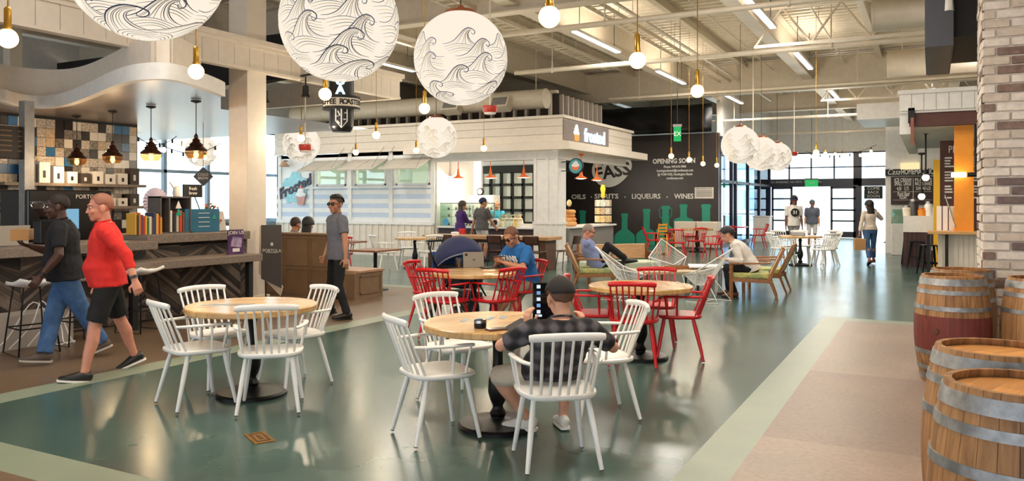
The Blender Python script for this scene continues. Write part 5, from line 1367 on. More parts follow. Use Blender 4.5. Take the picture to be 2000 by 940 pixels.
# bar
M_chev=mat('dark_reclaimed',(70,58,50),.55,c2=(120,104,92),vscale=6,stretch=(1,1,1))
XF=-9.32
cb=thing('coffee_bar','dark herringbone fronted coffee bar with a thick grey timber top','bar counter',(0,0,0))
MB().box((-10.0,1.5,0),(XF-.02,7.06,.975)).box((-10.0,7.06,0),(XF-.02,8.86,1.035)).build('body',M_blk,cb)
b=MB(); rr=random.Random(4)
wc=.55; y=1.6; col=0
while y<8.83:   # chevron strips
    sgn=1 if col%2 else -1; z=-.55
    while z<1.02:
        b.mat(rr.randrange(4)); th=rr.uniform(.0,.012); hgt=rr.uniform(.035,.075)
        pts_=[(y,z),(min(y+wc,8.85),z+sgn*wc*.75*(min(y+wc,8.85)-y)/wc)]
        p0,p1=pts_
        if sgn<0: p0=(p0[0],p0[1]+wc*.75); p1=(p1[0],p1[1]+wc*.75)
        poly=[(p0[0],p0[1]),(p1[0],p1[1]),(p1[0],p1[1]+hgt-.004),(p0[0],p0[1]+hgt-.004)]
        poly=[(a,max(.01,min(1.0,c_))) for a,c_ in poly]
        if max(q[1] for q in poly)-min(q[1] for q in poly)>.012: b.prism(poly,XF-.02,XF+th,'x')
        z+=hgt
    y+=wc; col+=1
b.build('herringbone_front',[mat('strip_a',(62,52,46),.6,var=.15),mat('strip_b',(92,78,68),.6,var=.15),mat('strip_c',(44,38,35),.6,var=.1),mat('strip_d',(116,100,88),.6,var=.15)],cb)
MB().box((-10.1,1.5,.98),(-9.0,7.05,1.09)).build('counter_top',M_barwood,cb,bevel=.008)
MB().box((-10.1,7.06,1.04),(-9.22,8.86,1.16)).build('upper_top',M_barwood,cb,bevel=.008)
MB().box((-9.35,6.3,.735),(-8.72,8.62,.84)).build('drink_ledge',M_barwood,cb,bevel=.008)
for y in (8.45,6.55): MB().box((-8.86,y-.04,0),(-8.78,y+.04,.735)).build('leg',M_blk,cb)
# bar stools
def bar_stool(label):
    t=thing('bar_stool',label,'stool',(0,0,0),0,'white seated bar stools')
    rows=[]
    for j in range(7):
        v=-1+2*j/6; rows.append([V((u*.21*(1-.12*v*v),v*.19,.715+.035*u*u+(.05*max(0,-v)**2))) for u in [-1+2*i/8 for i in range(9)]])
    b=MB().sheet(rows); b.build('seat',M_chairw,t,smooth=0,solid=.035)
    for sx in (-1,1):
        MB().tube([(sx*.13,.13,.71),(sx*.2,.2,.012),(sx*.2,-.2,.012),(sx*.13,-.13,.71)],.009,8).build('leg',M_black,t,smooth=60)
    MB().tube([(-.175,.17,.28),(.175,.17,.28),(.175,-.17,.28),(-.175,-.17,.28)],.008,6,close=True).build('footrest',M_black,t,smooth=60)
    return t
bs=bar_stool('white seated wire leg bar stool at the left edge of the photo'); bs.location=G(62,690); bs.rotation_euler=(0,0,1.4); index_kids()
dup(bs,G(275,648),1.7,'white seated wire leg bar stool right of the man in the red sweater')
dup(bs,G(150,672),1.5,'white seated wire leg bar stool behind the legs of the two walking men')
# things on the bar
def on_bar(px,py_base,z): return G(px,py_base,z)
cub=thing('cubby_box','grey open cubby box with books on the upper bar top','cubby',(-9.55,atX(332,-9.55),1.16),0)
b=MB(); Wd,Hh,Dp=.52,.52,.26
for x0,x1,z0,z1 in ((-Wd/2,-Wd/2+.02,0,Hh),(Wd/2-.02,Wd/2,0,Hh),(-Wd/2,Wd/2,0,.02),(-Wd/2,Wd/2,Hh-.02,Hh),(-.12,-.10,.0,Hh)): b.box((-Dp/2,x0,z0),(Dp/2,x1,z1))
b.box((-Dp/2,-Wd/2,0),(-Dp/2+.01,Wd/2,Hh)); b.build('carcass',mat('grey_cubby',(92,84,80),.6,var=.08),cub)
for zz_,c_ in ((.40,M_chalk),(.30,M_teal)):
    bb=MB().prism([(.0,zz_-.05),(.10,zz_-.05),(.05,zz_+.06)],Dp/2-.02,Dp/2-.012,'x'); bb.build('triangle_mark',c_,cub)
tc_=thing('teal_case','teal storage case with pale lines and a green triangle on the upper bar top','case',(-9.55,atX(385,-9.55),1.16),0)
MB().box((-.12,-.31,0),(.12,.31,.34)).build('carcass',mat('teal_case',(30,98,128),.5,var=.06),tc_,bevel=.006)
b=MB()
for i in range(4): b.box((.121,-.08,.08+i*.065),(.124,.12,.088+i*.065))
b.build('pale_lines',M_chalk,tc_); MB().prism([(.16,.19),(.25,.19),(.205,.27)],.121,.126,'x').build('triangle_mark',M_teal,tc_)
rr=random.Random(21); bc=[(214,160,40),(60,52,48),(226,130,40),(120,60,90),(196,60,40),(232,190,60),(70,110,60),(228,220,200),(90,70,60),(40,60,110),(240,170,60),(180,40,40)]
y=atX(255,-9.5); k=0
while y<atX(306,-9.5):
    w_=rr.uniform(.022,.04); h=rr.uniform(.22,.32)
    if h>.285: words='tall'
    elif h<.245: words='short'
    else: words='middling'
    names=['mustard','charcoal','orange','plum','red','yellow','green','cream','brown','navy','amber','crimson']
    o=thing('book','%s %s spined book in the row left of the grey cubby on the bar'%(words,names[k%12]),'book',(-9.5,y,1.16),0,'books standing on the bar')
    MB().box((-.09,0,0),(.09,w_,h)).build('cover',mat('cover%d'%(k%12),bc[k%12],.5),o,bevel=.003); MB().box((-.092,.004,.004),(.085,w_-.004,h+.001)).build('pages',M_chalk,o)
    y+=w_+.002; k+=1
for i,c_ in enumerate(((236,230,220),(40,34,34),(200,190,170),(206,70,40),(120,90,60),(228,224,216))):
    o=thing('book','%s book standing inside the grey cubby on the bar'%('white','black','cream','orange red','brown','pale grey')[i],'book',(-9.53,atX(332,-9.55)-.09+i*.055,1.18),0,'books inside the grey cubby')
    MB().box((-.09,0,0),(.09,.04,.30-.03*(i%3))).build('cover',mat('cubbook%d'%i,c_,.5),o,bevel=.003); MB().box((-.088,.005,.005),(.084,.035,.301-.03*(i%3))).build('pages',M_chalk,o)
js=thing('join_us_sign','purple JOIN US sign standing on the right end of the bar ledge','sign',(-8.95,atX(460,-8.95),.84),-.1)
MB().box((-.012,-.13,0),(.012,.13,.36)).build('panel',mat('purple_sign',(74,36,84),.5,c2=(96,60,110),vscale=4),js); text('JOIN US',.075,M_chalk,js,loc=(.014,0,.315),rot=(PI/2,0,PI/2)); MB().prism([(-.10,.12),(.09,.10),(.10,.24),(-.06,.26)],.0125,.016,'x').build('print',mat('pale_mauve',(190,170,190),.5,c2=(120,90,140),vscale=14),js); MB().box((.0125,-.06,.04),(.016,.06,.09)).build('print_strip',M_chalk,js)
MB().box((-.08,-.1,0),(-.012,.1,.012)).build('foot',M_blk,js)
pp=thing('paper_stand','white printed papers propped on the bar beside the column','paper',(-9.5,atX(433,-9.5),1.16),.1)
for i in range(2): MB().obox((.02-.03*i,-.14+.16*i,0),(-.05-.03*i,-.14+.16*i,.30),.004,.2,(0,1,0)).build('sheet',mat('paper',(226,218,206),.7),pp)
MB().box((-.09,-.16,0),(.03,.14,.01)).build('rest',M_blk,pp)
bw=thing('snack_bowl','small dark blue bowl of wrapped snacks on the bar ledge','bowl',G(328,498,.84))
MB().lathe([(.03,0),(.06,.005),(.09,.05),(.105,.1),(.1,.1),(.08,.05),(.02,.015)],24).build('bowl',mat('navy_glaze',(26,28,66),.2),bw,smooth=50)
b=MB(); rr=random.Random(2)
for i in range(14): b.mat(i%3).cbox((rr.uniform(-.06,.06),rr.uniform(-.06,.06),.085+rr.uniform(0,.03)),(.05,.03,.02))
o=b.build('snacks',[M_orange,M_red,M_brown],bw); o['kind']='stuff'
np_=tag(MB().box((-.06,-.04,0),(.06,.04,.012)).build('napkin',M_chalk,bevel=.004),'white folded napkin on the bar ledge beside the snack bowl','napkin'); np_.location=G(305,503,.84)
# pinwheel rosette, chalk easel, plant, white jug beyond the bar
ro=thing('paper_rosette','round pleated white rosette with a green centre behind the bar','decoration',(-10.0,atX(303,-10.0),1.16))
MB().tube([(0,0,0),(0,0,.44)],.012,8).build('stick',M_blk,ro)
b=MB(); n=48; rs=[V((0.0,0,.44))]
ring0=[V((.01*(i%2),.05*math.cos(2*PI*i/n),.44+.05*math.sin(2*PI*i/n))) for i in range(n)]; ring1=[V((.025*(i%2),.21*math.cos(2*PI*i/n),.44+.21*math.sin(2*PI*i/n))) for i in range(n)]
b.rings([ring0,ring1],cap=False); b.build('pleats',mat('lilac_paper',(222,214,236),.6),ro,solid=.004); MB().tube([(0,0,.44),(.035,0,.44)],.06,20).build('centre',mat('green_paper',(40,160,90),.5),ro)
MB().lathe([(.01,0),(.06,0),(.06,.01),(.01,.012)],16).build('foot',M_blk,ro)
ce=thing('chalk_easel','small black chalk sign on an easel above the teal case','sign',(-9.6,atX(376,-9.6),1.50))
MB().box((-.01,-.17,.17),(.01,.17,.36)).build('board',M_blk,ce); text('fresh\nbrew',.07,M_chalk,ce,loc=(.012,0,.265),rot=(PI/2,0,PI/2)); MB().tube([(.03,-.1,0),(.0,-.03,.2)],.008,6).tube([(.03,.1,0),(0,.03,.2)],.008,6).build('legs',M_blk,ce)
jg=thing('white_jug','white jug with a spout on top of the grey cubby','jug',(-9.55,atX(336,-9.55)+.08,1.68))
MB().lathe([(.01,0),(.05,0),(.06,.05),(.05,.11),(.055,.15),(.05,.15),(.045,.11),(.01,.02)],18).build('body',M_chalk,jg,smooth=50); MB().tube([(0,-.05,.13),(0,-.11,.2),(0,-.12,.21)],[.02,.014,.01],8).build('spout',M_chalk,jg,smooth=50)
fp=thing('flower_pot','small pot of pink and orange flowers right of the teal case','plant',(-9.6,atX(412,-9.6)+.02,1.16))
MB().lathe([(.01,0),(.045,0),(.06,.11),(.05,.11),(.01,.1)],16).build('pot',M_chalk,fp,smooth=40)
b=MB(); rr=random.Random(5)
for i in range(60):
    p=V((rr.gauss(0,.05),rr.gauss(0,.05),rr.uniform(.1,.42))); b.mat(rr.choice((0,0,1,2))); b.ell(p,(.022,.022,.016),6,4)
b.build('blooms',[mat('leaf_green',(90,110,60),.6),mat('bloom_pink',(222,150,130),.6),mat('bloom_orange',(220,120,60),.6)],fp)
# espresso machine, grinder, left back bar
em=thing('espresso_machine','tall black espresso machine with silver lettering by the tiled wall','coffee machine',(-11.7,7.3,0))
MB().box((-.35,-.55,.9),(.35,.75,1.78)).build('body',mat('machine_black',(22,20,22),.25),em,bevel=.02); text('PORTOLA',.09,M_chalk,em,loc=(.36,.35,1.68),rot=(PI/2,0,PI/2))
MB().box((.351,-.05,1.2),(.36,.2,1.5)).build('screen',emis('machine_screen',(130,180,210),.8),em); MB().box((-.4,-.7,0),(.45,.9,.9)).build('cabinet',M_blk,em)
gr=thing('coffee_grinder','coffee grinder with a clear hopper on the bar behind the walking men','grinder',(-9.55,atX(86,-9.55),1.09))
MB().box((-.09,-.09,0),(.09,.09,.30)).build('body',M_black,gr,bevel=.02); MB().lathe([(.04,.30),(.06,.33),(.15,.48),(.155,.52),(.15,.52),(.05,.34)],24,cap=False).build('hopper',glass('hopper_glass',(220,220,225),.2),gr,smooth=40); MB().lathe([(.01,.31),(.06,.33),(.12,.43),(.01,.44)],24).build('beans',mat('beans',(60,38,26),.5,bump=.4,bscale=80),gr)
lp=thing('silver_laptop','silver laptop lid seen from behind on the bar at the left edge','laptop',(-9.5,atX(14,-9.5),1.09),0)
MB().box((-.11,-.17,0),(.11,.17,.014)).build('base',M_steel,lp); MB().obox((.12,-.0,.01),(.16,-.0,.24),.34,.008,(1,0,0)).build('screen',mat('silver_lid',(196,186,172),.4,.3),lp)
md=thing('menu_board','dark framed menu board hanging at the left edge above the bar','sign',PX(18,11.2,0))
z0_,z1_=HZ(308,11.2),HZ(246,11.2); MB().box((-.03,-.45,z0_),(.03,.35,z1_)).build('board',mat('menu_dark',(46,38,34),.5),md)
b=MB()
for i in range(5):
    for j in range(3): b.box((.031,-.38+j*.24,z1_-.08-i*.07),(.034,-.22+j*.24,z1_-.06-i*.07))
b.build('lettering',M_brown,md); 
sp_=PX(52,11.4,0); po=tag(MB().box((sp_.x-.07,sp_.y-.07,0),(sp_.x+.07,sp_.y+.07,ZS)).build('steel_post',M_steel),'brushed steel post rising from the bar at the left','post')
MB().box((-.02,-.5,z0_-.02),(.02,sp_.y-md.location.y,z0_+.03)).build('mount_arm',M_black,md)
cbx=thing('cable_box','white carton with white cables under the bar at the left edge','box',G(45,682)+V((-.24,0.1,0)))
MB().box((-.2,-.5,0),(.2,.5,.36)).build('carton',mat('greyish_carton',(176,166,156),.6),cbx)
b=MB()
for i in range(4):
    b.tube(smooth_curve([V((.24,-.45+.2*i,.02)),V((.3,-.3+.25*i,.15+.1*i)),V((.26,.0+.1*i,.5)),V((.28,.2+.05*i,.2)),V((.34,.1+.1*i,.015)),V((.3,.45,.012))]),.008,6)
b.build('cables',M_chairw,cbx,smooth=60)
# banner stand with slanted lower edge
bp_=PX(532,12.3); bn=thing('banner_sign','grey fabric banner with a slanted hem on a wooden backing beside the column','banner',bp_,face(0,-1)+PI+.1)
bn.rotation_euler=(0,0,TH-.25)
z=lambda py: HZ(py,12.3)
b=MB().prism([(-.19,z(545)),(.16,z(562)),(.16,z(439)),(-.19,z(440))],-.012,.0,'y'); b.build('fabric',mat('charcoal_felt',(84,80,78),.8,bump=.1),bn)
b=MB().prism([(-.24,z(535)),(.14,z(578)),(.18,z(560)),(-.15,z(520)),(-.19,z(442)),(-.22,z(442))],0,.02,'y'); b.build('backing',mat('pale_ply',(206,186,166),.6),bn)
text('PORTOLA',.072,M_chalk,bn,loc=(0,-.016,z(490)),ext=.001); b=MB(); b.prism([(-.02,z(480)),(.02,z(480)),(.02,z(474)),(-.02,z(474))],-.016,-.012,'y'); b.box((-.09,-.016,z(494)),(.09,-.013,z(493.3))); b.build('emblem',M_chalk,bn)
b=MB(); b.tube([(-.15,.06,0),(-.15,.03,z(440))],.012,8); b.tube([(.12,.06,0),(.12,.03,z(440))],.012,8); b.box((-.2,-.05,0),(.18,.2,.012)); b.build('stand',M_blk,bn)
# booth
BX0,BX1,BY=-10.4,-8.3,10.2
bo=thing('booth_bench','brown panelled booth bench with a high back beside the column','bench',(0,0,0))
b=MB().box((BX0,BY,0),(BX1-.35,BY+.09,1.04)); 
for zz0,zz1 in ((.06,.46),(.54,.98)):
    for i in range(3):
        x0=BX0+.06+i*.56; b.box((x0-.02,BY-.012,zz0-.02),(x0+.5,BY,zz0)); b.box((x0-.02,BY-.012,zz1),(x0+.5,BY,zz1+.02)); b.box((x0-.02,BY-.012,zz0),(x0,BY,zz1)); b.box((x0+.48,BY-.012,zz0),(x0+.5,BY,zz1))
b.build('back_panel',M_brown,bo); MB().box((BX0-.02,BY-.03,1.04),(BX1-.33,BY+.12,1.08)).build('cap_rail',M_brown,bo,bevel=.01)
b=MB().box((BX0,BY+.09,0),(BX1,BY+.75,.43)); b.box((BX1,BY+.14,.08),(BX1+.012,BY+.7,.1)); b.box((BX1,BY+.14,.36),(BX1+.012,BY+.7,.38)); b.box((BX1,BY+.14,.08),(BX1+.012,BY+.16,.38)); b.box((BX1,BY+.68,.08),(BX1+.012,BY+.7,.38)); b.box((BX1-.45,BY,0),(BX1,BY+.09,.43))
b.build('seat_box',M_brown,bo); MB().box((BX0,BY+.09,.43),(BX1+.02,BY+.78,.47)).build('seat',wood('seat_board',(150,112,84),(184,146,114),.4),bo,bevel=.006)
b=MB().prism([(BY+.09,.47),(BY+.3,.47),(BY+.13,1.04),(BY+.09,1.04)],BX1-.42,BX1-.36,'x'); b.build('end_panel',M_brown,bo)
# cylinder sign
cp_=PX(667,13.3); zc0,zc1=HZ(258,13.3),4.3
cy=thing('cylinder_sign','black cylinder coffee sign with a white lettered ring, on the end of the fascia beam','sign',(cp_.x,cp_.y,0))
MB().lathe([(.02,zc0),(.15,zc0),(.2,zc0+.06),(.205,zc0+.1),(.205,zc1),(.02,zc1)],32).build('drum',mat('drum_black',(24,24,27),.3),cy,smooth=35)
zr0,zr1=HZ(213,13.3),HZ(192,13.3); b=MB(); b.lathe([(.2,zr0),(.30,zr0),(.30,zr1),(.2,zr1)],40); b.build('ring',M_cream,cy,smooth=35); 
b=MB(); b.lathe([(.22,zr0-.02),(.31,zr0-.02),(.31,zr0+.02),(.22,zr0+.02)],40); b.lathe([(.22,zr1-.02),(.31,zr1-.02),(.31,zr1+.02),(.22,zr1+.02)],40); b.build('ring_trim',M_blk,cy,smooth=35)
ang0=math.atan2(-cp_.y,-cp_.x)
for i,chh in enumerate('COFFEE ROASTERS'):
    if chh==' ': continue
    a=ang0+(-7+i)*.2; text(chh,.12,M_blk,cy,loc=(.302*math.cos(a),.302*math.sin(a),(zr0+zr1)/2),rot=(PI/2,0,a+PI/2),bold=.004)
sx_=V((math.cos(ang0+PI/2),math.sin(ang0+PI/2),0)); nx=V((math.cos(ang0),math.sin(ang0),0))
def onface(pts,t0,w_,name,m):
    b=MB()
    for pl in pts:
        b.tube([sx_*u+nx*(math.sqrt(max(.0,.205**2-u*u))+t0)+V((0,0,v)) for u,v in pl],w_,6)
    return b.build(name,m,cy)
zs0=HZ(233,13.3)
onface([[(-.09,zs0+.17),(.09,zs0+.17),(.09,zs0-.05),(.0,zs0-.16),(-.09,zs0-.05),(-.09,zs0+.17)],[(0,zs0+.17),(0,zs0-.15)],[(-.09,zs0+.02),(.09,zs0+.1)],[(-.06,zs0+.12),(-.02,zs0+.04)],[(.03,zs0-.02),(.07,zs0-.02)],[(-.07,zs0-.04),(-.03,zs0-.09)]],.006,.011,'shield_emblem',M_chalk)
for i,chh in enumerate('OA'):
    text(chh,.2,emis('lit_letters',(190,228,255),1.8),cy,loc=nx*.215+sx_*-.02+V((0,0,HZ(162+i*17,13.3))),rot=(PI/2,0,ang0+PI/2),ext=.012,bold=.01)
MB().box((-.35,-.05,3.75),(.0,.05,3.95)).build('bracket',M_blk,cy)
# spot heads on a track under the beam
for px,py,l in ((518,188,'left'),(597,178,'right')):
    dd=13.2; p=PX(px,dd,HZ(py,dd)); t=thing('track_spotlight','black track spotlight under the fascia beam, %s one of two'%l,'spotlight',p)
    MB().lathe([(.02,.1),(.05,.08),(.05,-.04),(.075,-.1),(.065,-.1),(.02,.0)],16).build('head',M_blk,t,smooth=40); MB().tube([(0,0,.1),(0,0,.24)],.012,6).build('stem',M_blk,t)
b=MB(); p0=PX(505,13.2,HZ(193,13.2)+.24); p1=PX(650,13.2,HZ(160,13.2)+.2); b.obox(p0,p1,.04,.03); tag(b.build('light_track',M_blk),'black lighting track under the fascia beam beside the column','track')
LD, LU = 85, 18
# ================================================================ right stand
YS=18.0
pk=thing('pie_stand_canopy','white boarded canopy with a brown beam over the pie stand','canopy',(0,0,0))
XP=lambda px,Y=YS: atY(px,Y)
x0=XP(1757); x1=5.8
d0=dep((x0,YS))
b=MB(); shiplap(b,x0,x1,YS-.1,YS,HZ(218,d0),HZ(186,d0)+.05,'x',.22); b.box((x0,YS-.06,3.4),(x1,YS,3.8)); b.box((x0-.03,YS-.14,HZ(186,d0)),(x1,YS+.02,HZ(186,d0)+.08))
b.build('fascia',M_white,pk)
MB().box((XP(1776),YS-.02,3.13),(x1,YS+.15,HZ(218,d0)+.02)).build('brown_beam',M_choc,pk)
b=MB(); b.box((x0,YS,2.98),(x0+.22,25.5,3.86)); b.build('side_fascia',M_white,pk); MB().box((x0+.2,YS+.1,3.13),(x1,25.5,3.2)).build('soffit',M_white,pk)
bm=MB().box((XP(1776)-.02,YS-.1,3.2),(XP(1776)+.1,YS-.0,3.5)); bm.build('clamp',M_blk,pk)
hg=tag(MB().box((XP(1782)-.03,YS-.14,2.75),(XP(1782)+.03,YS-.11,3.3)).build('hanging_paddle',mat('paddle_wood',(150,86,70),.5)),'thin reddish wooden paddle hanging from the brown beam of the pie stand','paddle')
pcnt=thing('pie_counter','timber topped counter with a white beadboard front at the pie stand','counter',(0,0,0))
cx0=XP(1812); MB().box((cx0,YS-.1,.96),(3.6,YS+.55,1.02)).build('top',wood('oak_counter',(190,140,80),(222,176,112),.4),pcnt,bevel=.006)
b=MB(); X0=XP(1832,YS+.15); b.box((X0,YS+.15,0),(3.6,YS+.5,.96)); x=X0
while x<3.5: b.box((x+.005,YS+.135,.1),(x+.085,YS+.15,.94)); x+=.09
b.build('front',M_cream,pcnt); 
for px in (1814,1849): MB().box((XP(px)-.03,YS-.03,0),(XP(px)+.03,YS+.03,.96)).build('leg',M_blk,pcnt)
oc_=tag(MB().box((XP(1864,YS+.2),YS+.2,1.02),(XP(1902,YS+.2),YS+.42,3.13)).build('orange_pillar',M_orangecol),'bright orange pillar standing on the pie counter','pillar')
ym=21.6
mbp=thing('pie_menu_wall','dark brown menu wall with white writing behind the orange pillar','menu board',(0,0,0))
xm0=XP(1836,ym); MB().box((xm0,ym,0),(3.8,ym+.1,3.07)).build('panel',M_choc,mbp); MB().box((xm0-.14,ym-.03,0),(xm0,ym+.12,2.62)).build('yellow_edge',M_yellow,mbp)
t=text('PIE-NOT',.24,M_chalk,mbp,loc=(0,ym-.01,HZ(292,dep((XP(1880,ym),ym))))); xs=[v.co.x for v in t.data.vertices]; t.scale.x=(XP(1914,ym)-XP(1853,ym))/(max(xs)-min(xs)); t.location.x=(XP(1853,ym)+XP(1914,ym))/2-(max(xs)+min(xs))/2*t.scale.x
b=MB(); rr=random.Random(9); dd=dep((XP(1880,ym),ym))
for i in range(15):
    if i in (4,9,13): continue
    z=HZ(308+i*5.6,dd)
    for c0,c1 in ((1845,1864),(1900,1918)):
        xa_=XP(c0,ym); xe=XP(c0+(c1-c0)*rr.uniform(.55,1),ym); b.box((xa_,ym-.012,z-.018),(xe,ym,z+.018))
b.build('menu_lines',M_chalk,mbp)
# white display box on a dark wood base
yd=21.9; xd0,xd1=XP(1764,yd),XP(1840,yd)
pb=thing('white_display_counter','white panelled counter on a dark timber base left of the pie counter','counter',(0,0,0))
MB().box((xd0,yd,.86),(xd1,yd+.8,1.26)).build('white_panel',M_white,pb); b=MB(); x=xd0
while x<xd1-.01: b.box((x+.004,yd+.03,0),(min(x+.1,xd1)-.004,yd+.75,.86)); x+=.1
b.build('dark_base',mat('mahogany',(64,32,26),.45,var=.1),pb)
MB().box((xd0+.62,yd+.02,.42),(xd0+.70,yd+.03,.52)).build('wall_socket',M_chalk,pb)
jar=[]
for i,(px,h,c_) in enumerate(((1772,.25,(232,220,200)),(1785,.42,(60,60,62)),(1800,.2,(238,150,50)),(1815,.36,(240,236,230)),(1829,.3,(236,226,210)))):
    o=thing('counter_jar',('pale round tub','dark glass fronted case','orange topped jar','white topped jar','cream canister')[i]+' on the white counter of the pie stand','jar',(XP(px,yd+.3),yd+.3,1.26))
    MB().lathe([(.01,0),(.1,0),(.11,h*.7),(.08,h*.85),(.01,h*.85)],18).build('body',mat('jar%d'%i,c_,.3,var=.15),o,smooth=40); MB().lathe([(.01,h*.85),(.09,h*.85),(.08,h),(.01,h)],18).build('lid',M_steel if i!=2 else M_orange,o,smooth=40)
b=thing('catering_brochures','row of white brochures leaning on the pie counter','brochure',(XP(1851,YS+.5),YS+.45,1.02))
for i in range(4): MB().box((-.2+i*.11,0,0),(-.11+i*.11,.03,.5)).build('brochure',M_chalk,b)
wand=tag(MB().tube([(XP(1846,YS+.6),YS+.6,1.75),(XP(1866,YS+.2),YS+.15,1.1)],.015,8).build('serving_wand',M_steel),'thin pale wand leaning on the orange pillar','utensil')
# black pendant lights
def edison(label):
    t=thing('black_rod_pendant',label,'pendant lamp',(0,0,0),0,'black rod pendants at the pie stand')
    MB().ell((0,0,0),.075,16,10).build('bulb',emis('pearl_bulb',(255,240,214),5),t,smooth=0); MB().lathe([(.02,.06),(.04,.06),(.04,.16),(.012,.18)],14).build('socket',M_blk,t,smooth=40)
    MB().tube([(0,0,.16),(0,0,1.0)],.018,8).build('rod',M_blk,t); MB().lathe([(.01,1.02),(.08,1.02),(.07,.98),(.01,.96)],16).build('ceiling_rose',M_blk,t,smooth=40); return t
ed=edison('x'); first=True; index_kids()
for px,py,Y,l in ((1808,342,20.0,'upper one with the glowing pearl bulb'),(1800,403,20.8,'lower one in front of the ice cream board')):
    X=atY(px,Y); z=HZ(py,dep((X,Y))); 
    l='black rod pendant at the pie stand, '+l
    if first: ed.location=(X,Y,2.15); ed['label']=l; first=False
    else:
        o=dup(ed,(X,Y,2.15-.42),0,l)
        for c in KIDS.get(ed.name,[]): pass
sd_=thing('side_arm_lamp','black rod lamp with a glowing tube bulb pointing left before the orange pillar','pendant lamp',(XP(1905,YS+.1),YS+.05,0))
dl=dep((XP(1905),YS)); zl=HZ(341,dl)
MB().tube([(0,0,zl),(0,0,3.13)],.02,8).build('rod',M_blk,sd_); MB().tube([(-.14,0,zl),(.2,0,zl)],.045,12).build('socket',M_blk,sd_); b=MB(); b.tube([(-.42,0,zl),(-.40,0,zl),(-.16,0,zl)],[.03,.05,.05],14); b.build('bulb',emis('tube_bulb',(255,226,180),8),sd_,smooth=40)
# bar stools black + stacked dark chairs
def metal_stool(label):
    t=thing('metal_stool',label,'stool',(0,0,0),0,'black metal stools at the pie stand')
    MB().box((-.155,-.155,.63),(.155,.155,.655)).build('seat',M_black,t,bevel=.015)
    for sx in (-1,1):
        for sy in (-1,1): MB().tube([(sx*.13,sy*.13,.64),(sx*.2,sy*.2,0)],[(.03,.012),(.018,.01)],8).build('leg',M_black,t)
    b=MB(); 
    for s in (-1,1): b.obox((-.17,s*.17,.25),(.17,s*.17,.25),.012,.03); b.obox((s*.17,-.17,.25),(s*.17,.17,.25),.012,.03)
    b.build('footrest',M_black,t); return t
ms_=metal_stool('black metal stool'); index_kids(); ms_.location=G(1790,523); ms_['label']='black metal stool against the dark timber base'; 
dup(ms_,G(1815,536),.3,'black metal stool nearer us, before the pie counter leg')
dup(ms_,G(1779,517),.1,'black metal stool mostly hidden at the left of the dark timber base')
for i,(px,py,rz) in enumerate(((1862,520,2.6),(1890,524,2.9),(1908,535,2.5))):
    t=thing('black_tilted_chair','black moulded chair folded up before the pie counter, %s of three'%('leftmost','middle one','rightmost')[i],'chair',G(px,py),rz,'black chairs before the pie counter')
    rows=[[V((u*.19,-.02-.10*(z-.45)+.03*u*u,z)) for u in (-1,-.5,0,.5,1)] for z in (.42,.55,.68,.80,.86)]
    MB().sheet(rows).build('backrest',M_black,t,smooth=0,solid=.02); MB().box((-.19,0,.42),(.19,.36,.445)).build('seat',M_black,t,bevel=.01)
    for sx in (-1,1):
        for sy in (0,1): MB().tube([(sx*.17,.02+sy*.32,.43),(sx*.19,-.03+sy*.40,0)],.012,6).build('leg',M_black,t)
# ice cream shop behind
yi=27.5; xi0,xi1=atY(1729,yi),3.2
ic=thing('ice_cream_shop','ice cream shop front with a dark lettered band and chalk menu','shop front',(0,0,0))
di=dep((atY(1780,yi),yi)); zi=lambda py:HZ(py,di)
MB().box((xi0,yi+.1,0),(xi1,yi+.3,4.6)).build('wall',M_white,ic)
MB().box((xi0,yi-.02,zi(343)),(xi1,yi+.1,zi(330))).build('sign_band',M_blk,ic)
MB().box((atY(1759,yi),yi-.05,zi(331)),(atY(1796,yi),yi+.1,zi(318))).build('light_box',emis('shop_lightbox',(250,226,170),.9),ic)
def fit(o,x0,x1):
    xs=[v.co.x for v in o.data.vertices]; o.scale.x=(x1-x0)/(max(xs)-min(xs)); o.location.x=(x0+x1)/2
t=text('Casa',.26,M_chalk,ic,loc=(0,yi-.03,zi(336)),shear=.4); fit(t,atY(1733,yi),atY(1757,yi)); t=text('HOMEMADE ICE',.24,M_chalk,ic,loc=(0,yi-.03,zi(336)),bold=.006); fit(t,atY(1760,yi),atY(1828,yi))
mb2=MB().box((atY(1740,yi),yi-.01,zi(400)),(atY(1834,yi),yi+.1,zi(345))).build('chalk_menu',mat('chalkboard',(58,40,36),.6),ic)
for s,p0,p1,py,sz in (('ICE CREAM',1747,1780,352,.17),('FLOATS',1787,1820,352,.14),('SMALL  LARGE\n4.50    5.75',1747,1780,364,.16),('MALT & SHAKE\nSUNDAE 6.25',1787,1820,364,.15),('Root Beer',1753,1777,379,.2),('FLOAT',1757,1772,386,.14)):
    t=text(s,sz,M_chalk,ic,loc=(0,yi-.015,zi(py)),bold=.003); fit(t,atY(p0,yi),atY(p1,yi))
b=MB(); b.box((atY(1783,yi),yi-.014,zi(390)),(atY(1784,yi),yi-.01,zi(348))); b.box((atY(1744,yi),yi-.014,zi(375)),(atY(1820,yi),yi-.01,zi(374.5))); b.box((atY(1744,yi),yi-.014,zi(391)),(atY(1820,yi),yi-.01,zi(390.5))); b.build('menu_rules',M_chalk,ic)
cf_=thing('ice_cream_freezer','white ice cream freezer counter with a curved glass front below the chalk menu','freezer',(0,0,0))
xf0,xf1=atY(1741,yi-1),atY(1775,yi-1); MB().box((xf0,yi-1,0),(xf1,yi-.2,.95)).build('body',M_white,cf_,bevel=.02); b=MB(); b.rings([[V((x,yi-1+.05,.95)),V((x,yi-.95,1.2)),V((x,yi-.75,1.38)),V((x,yi-.2,1.38)),V((x,yi-.2,.95))] for x in (xf0,xf1)]); b.build('glass_hood',glass('hood_glass',(200,232,220),.25),cf_)
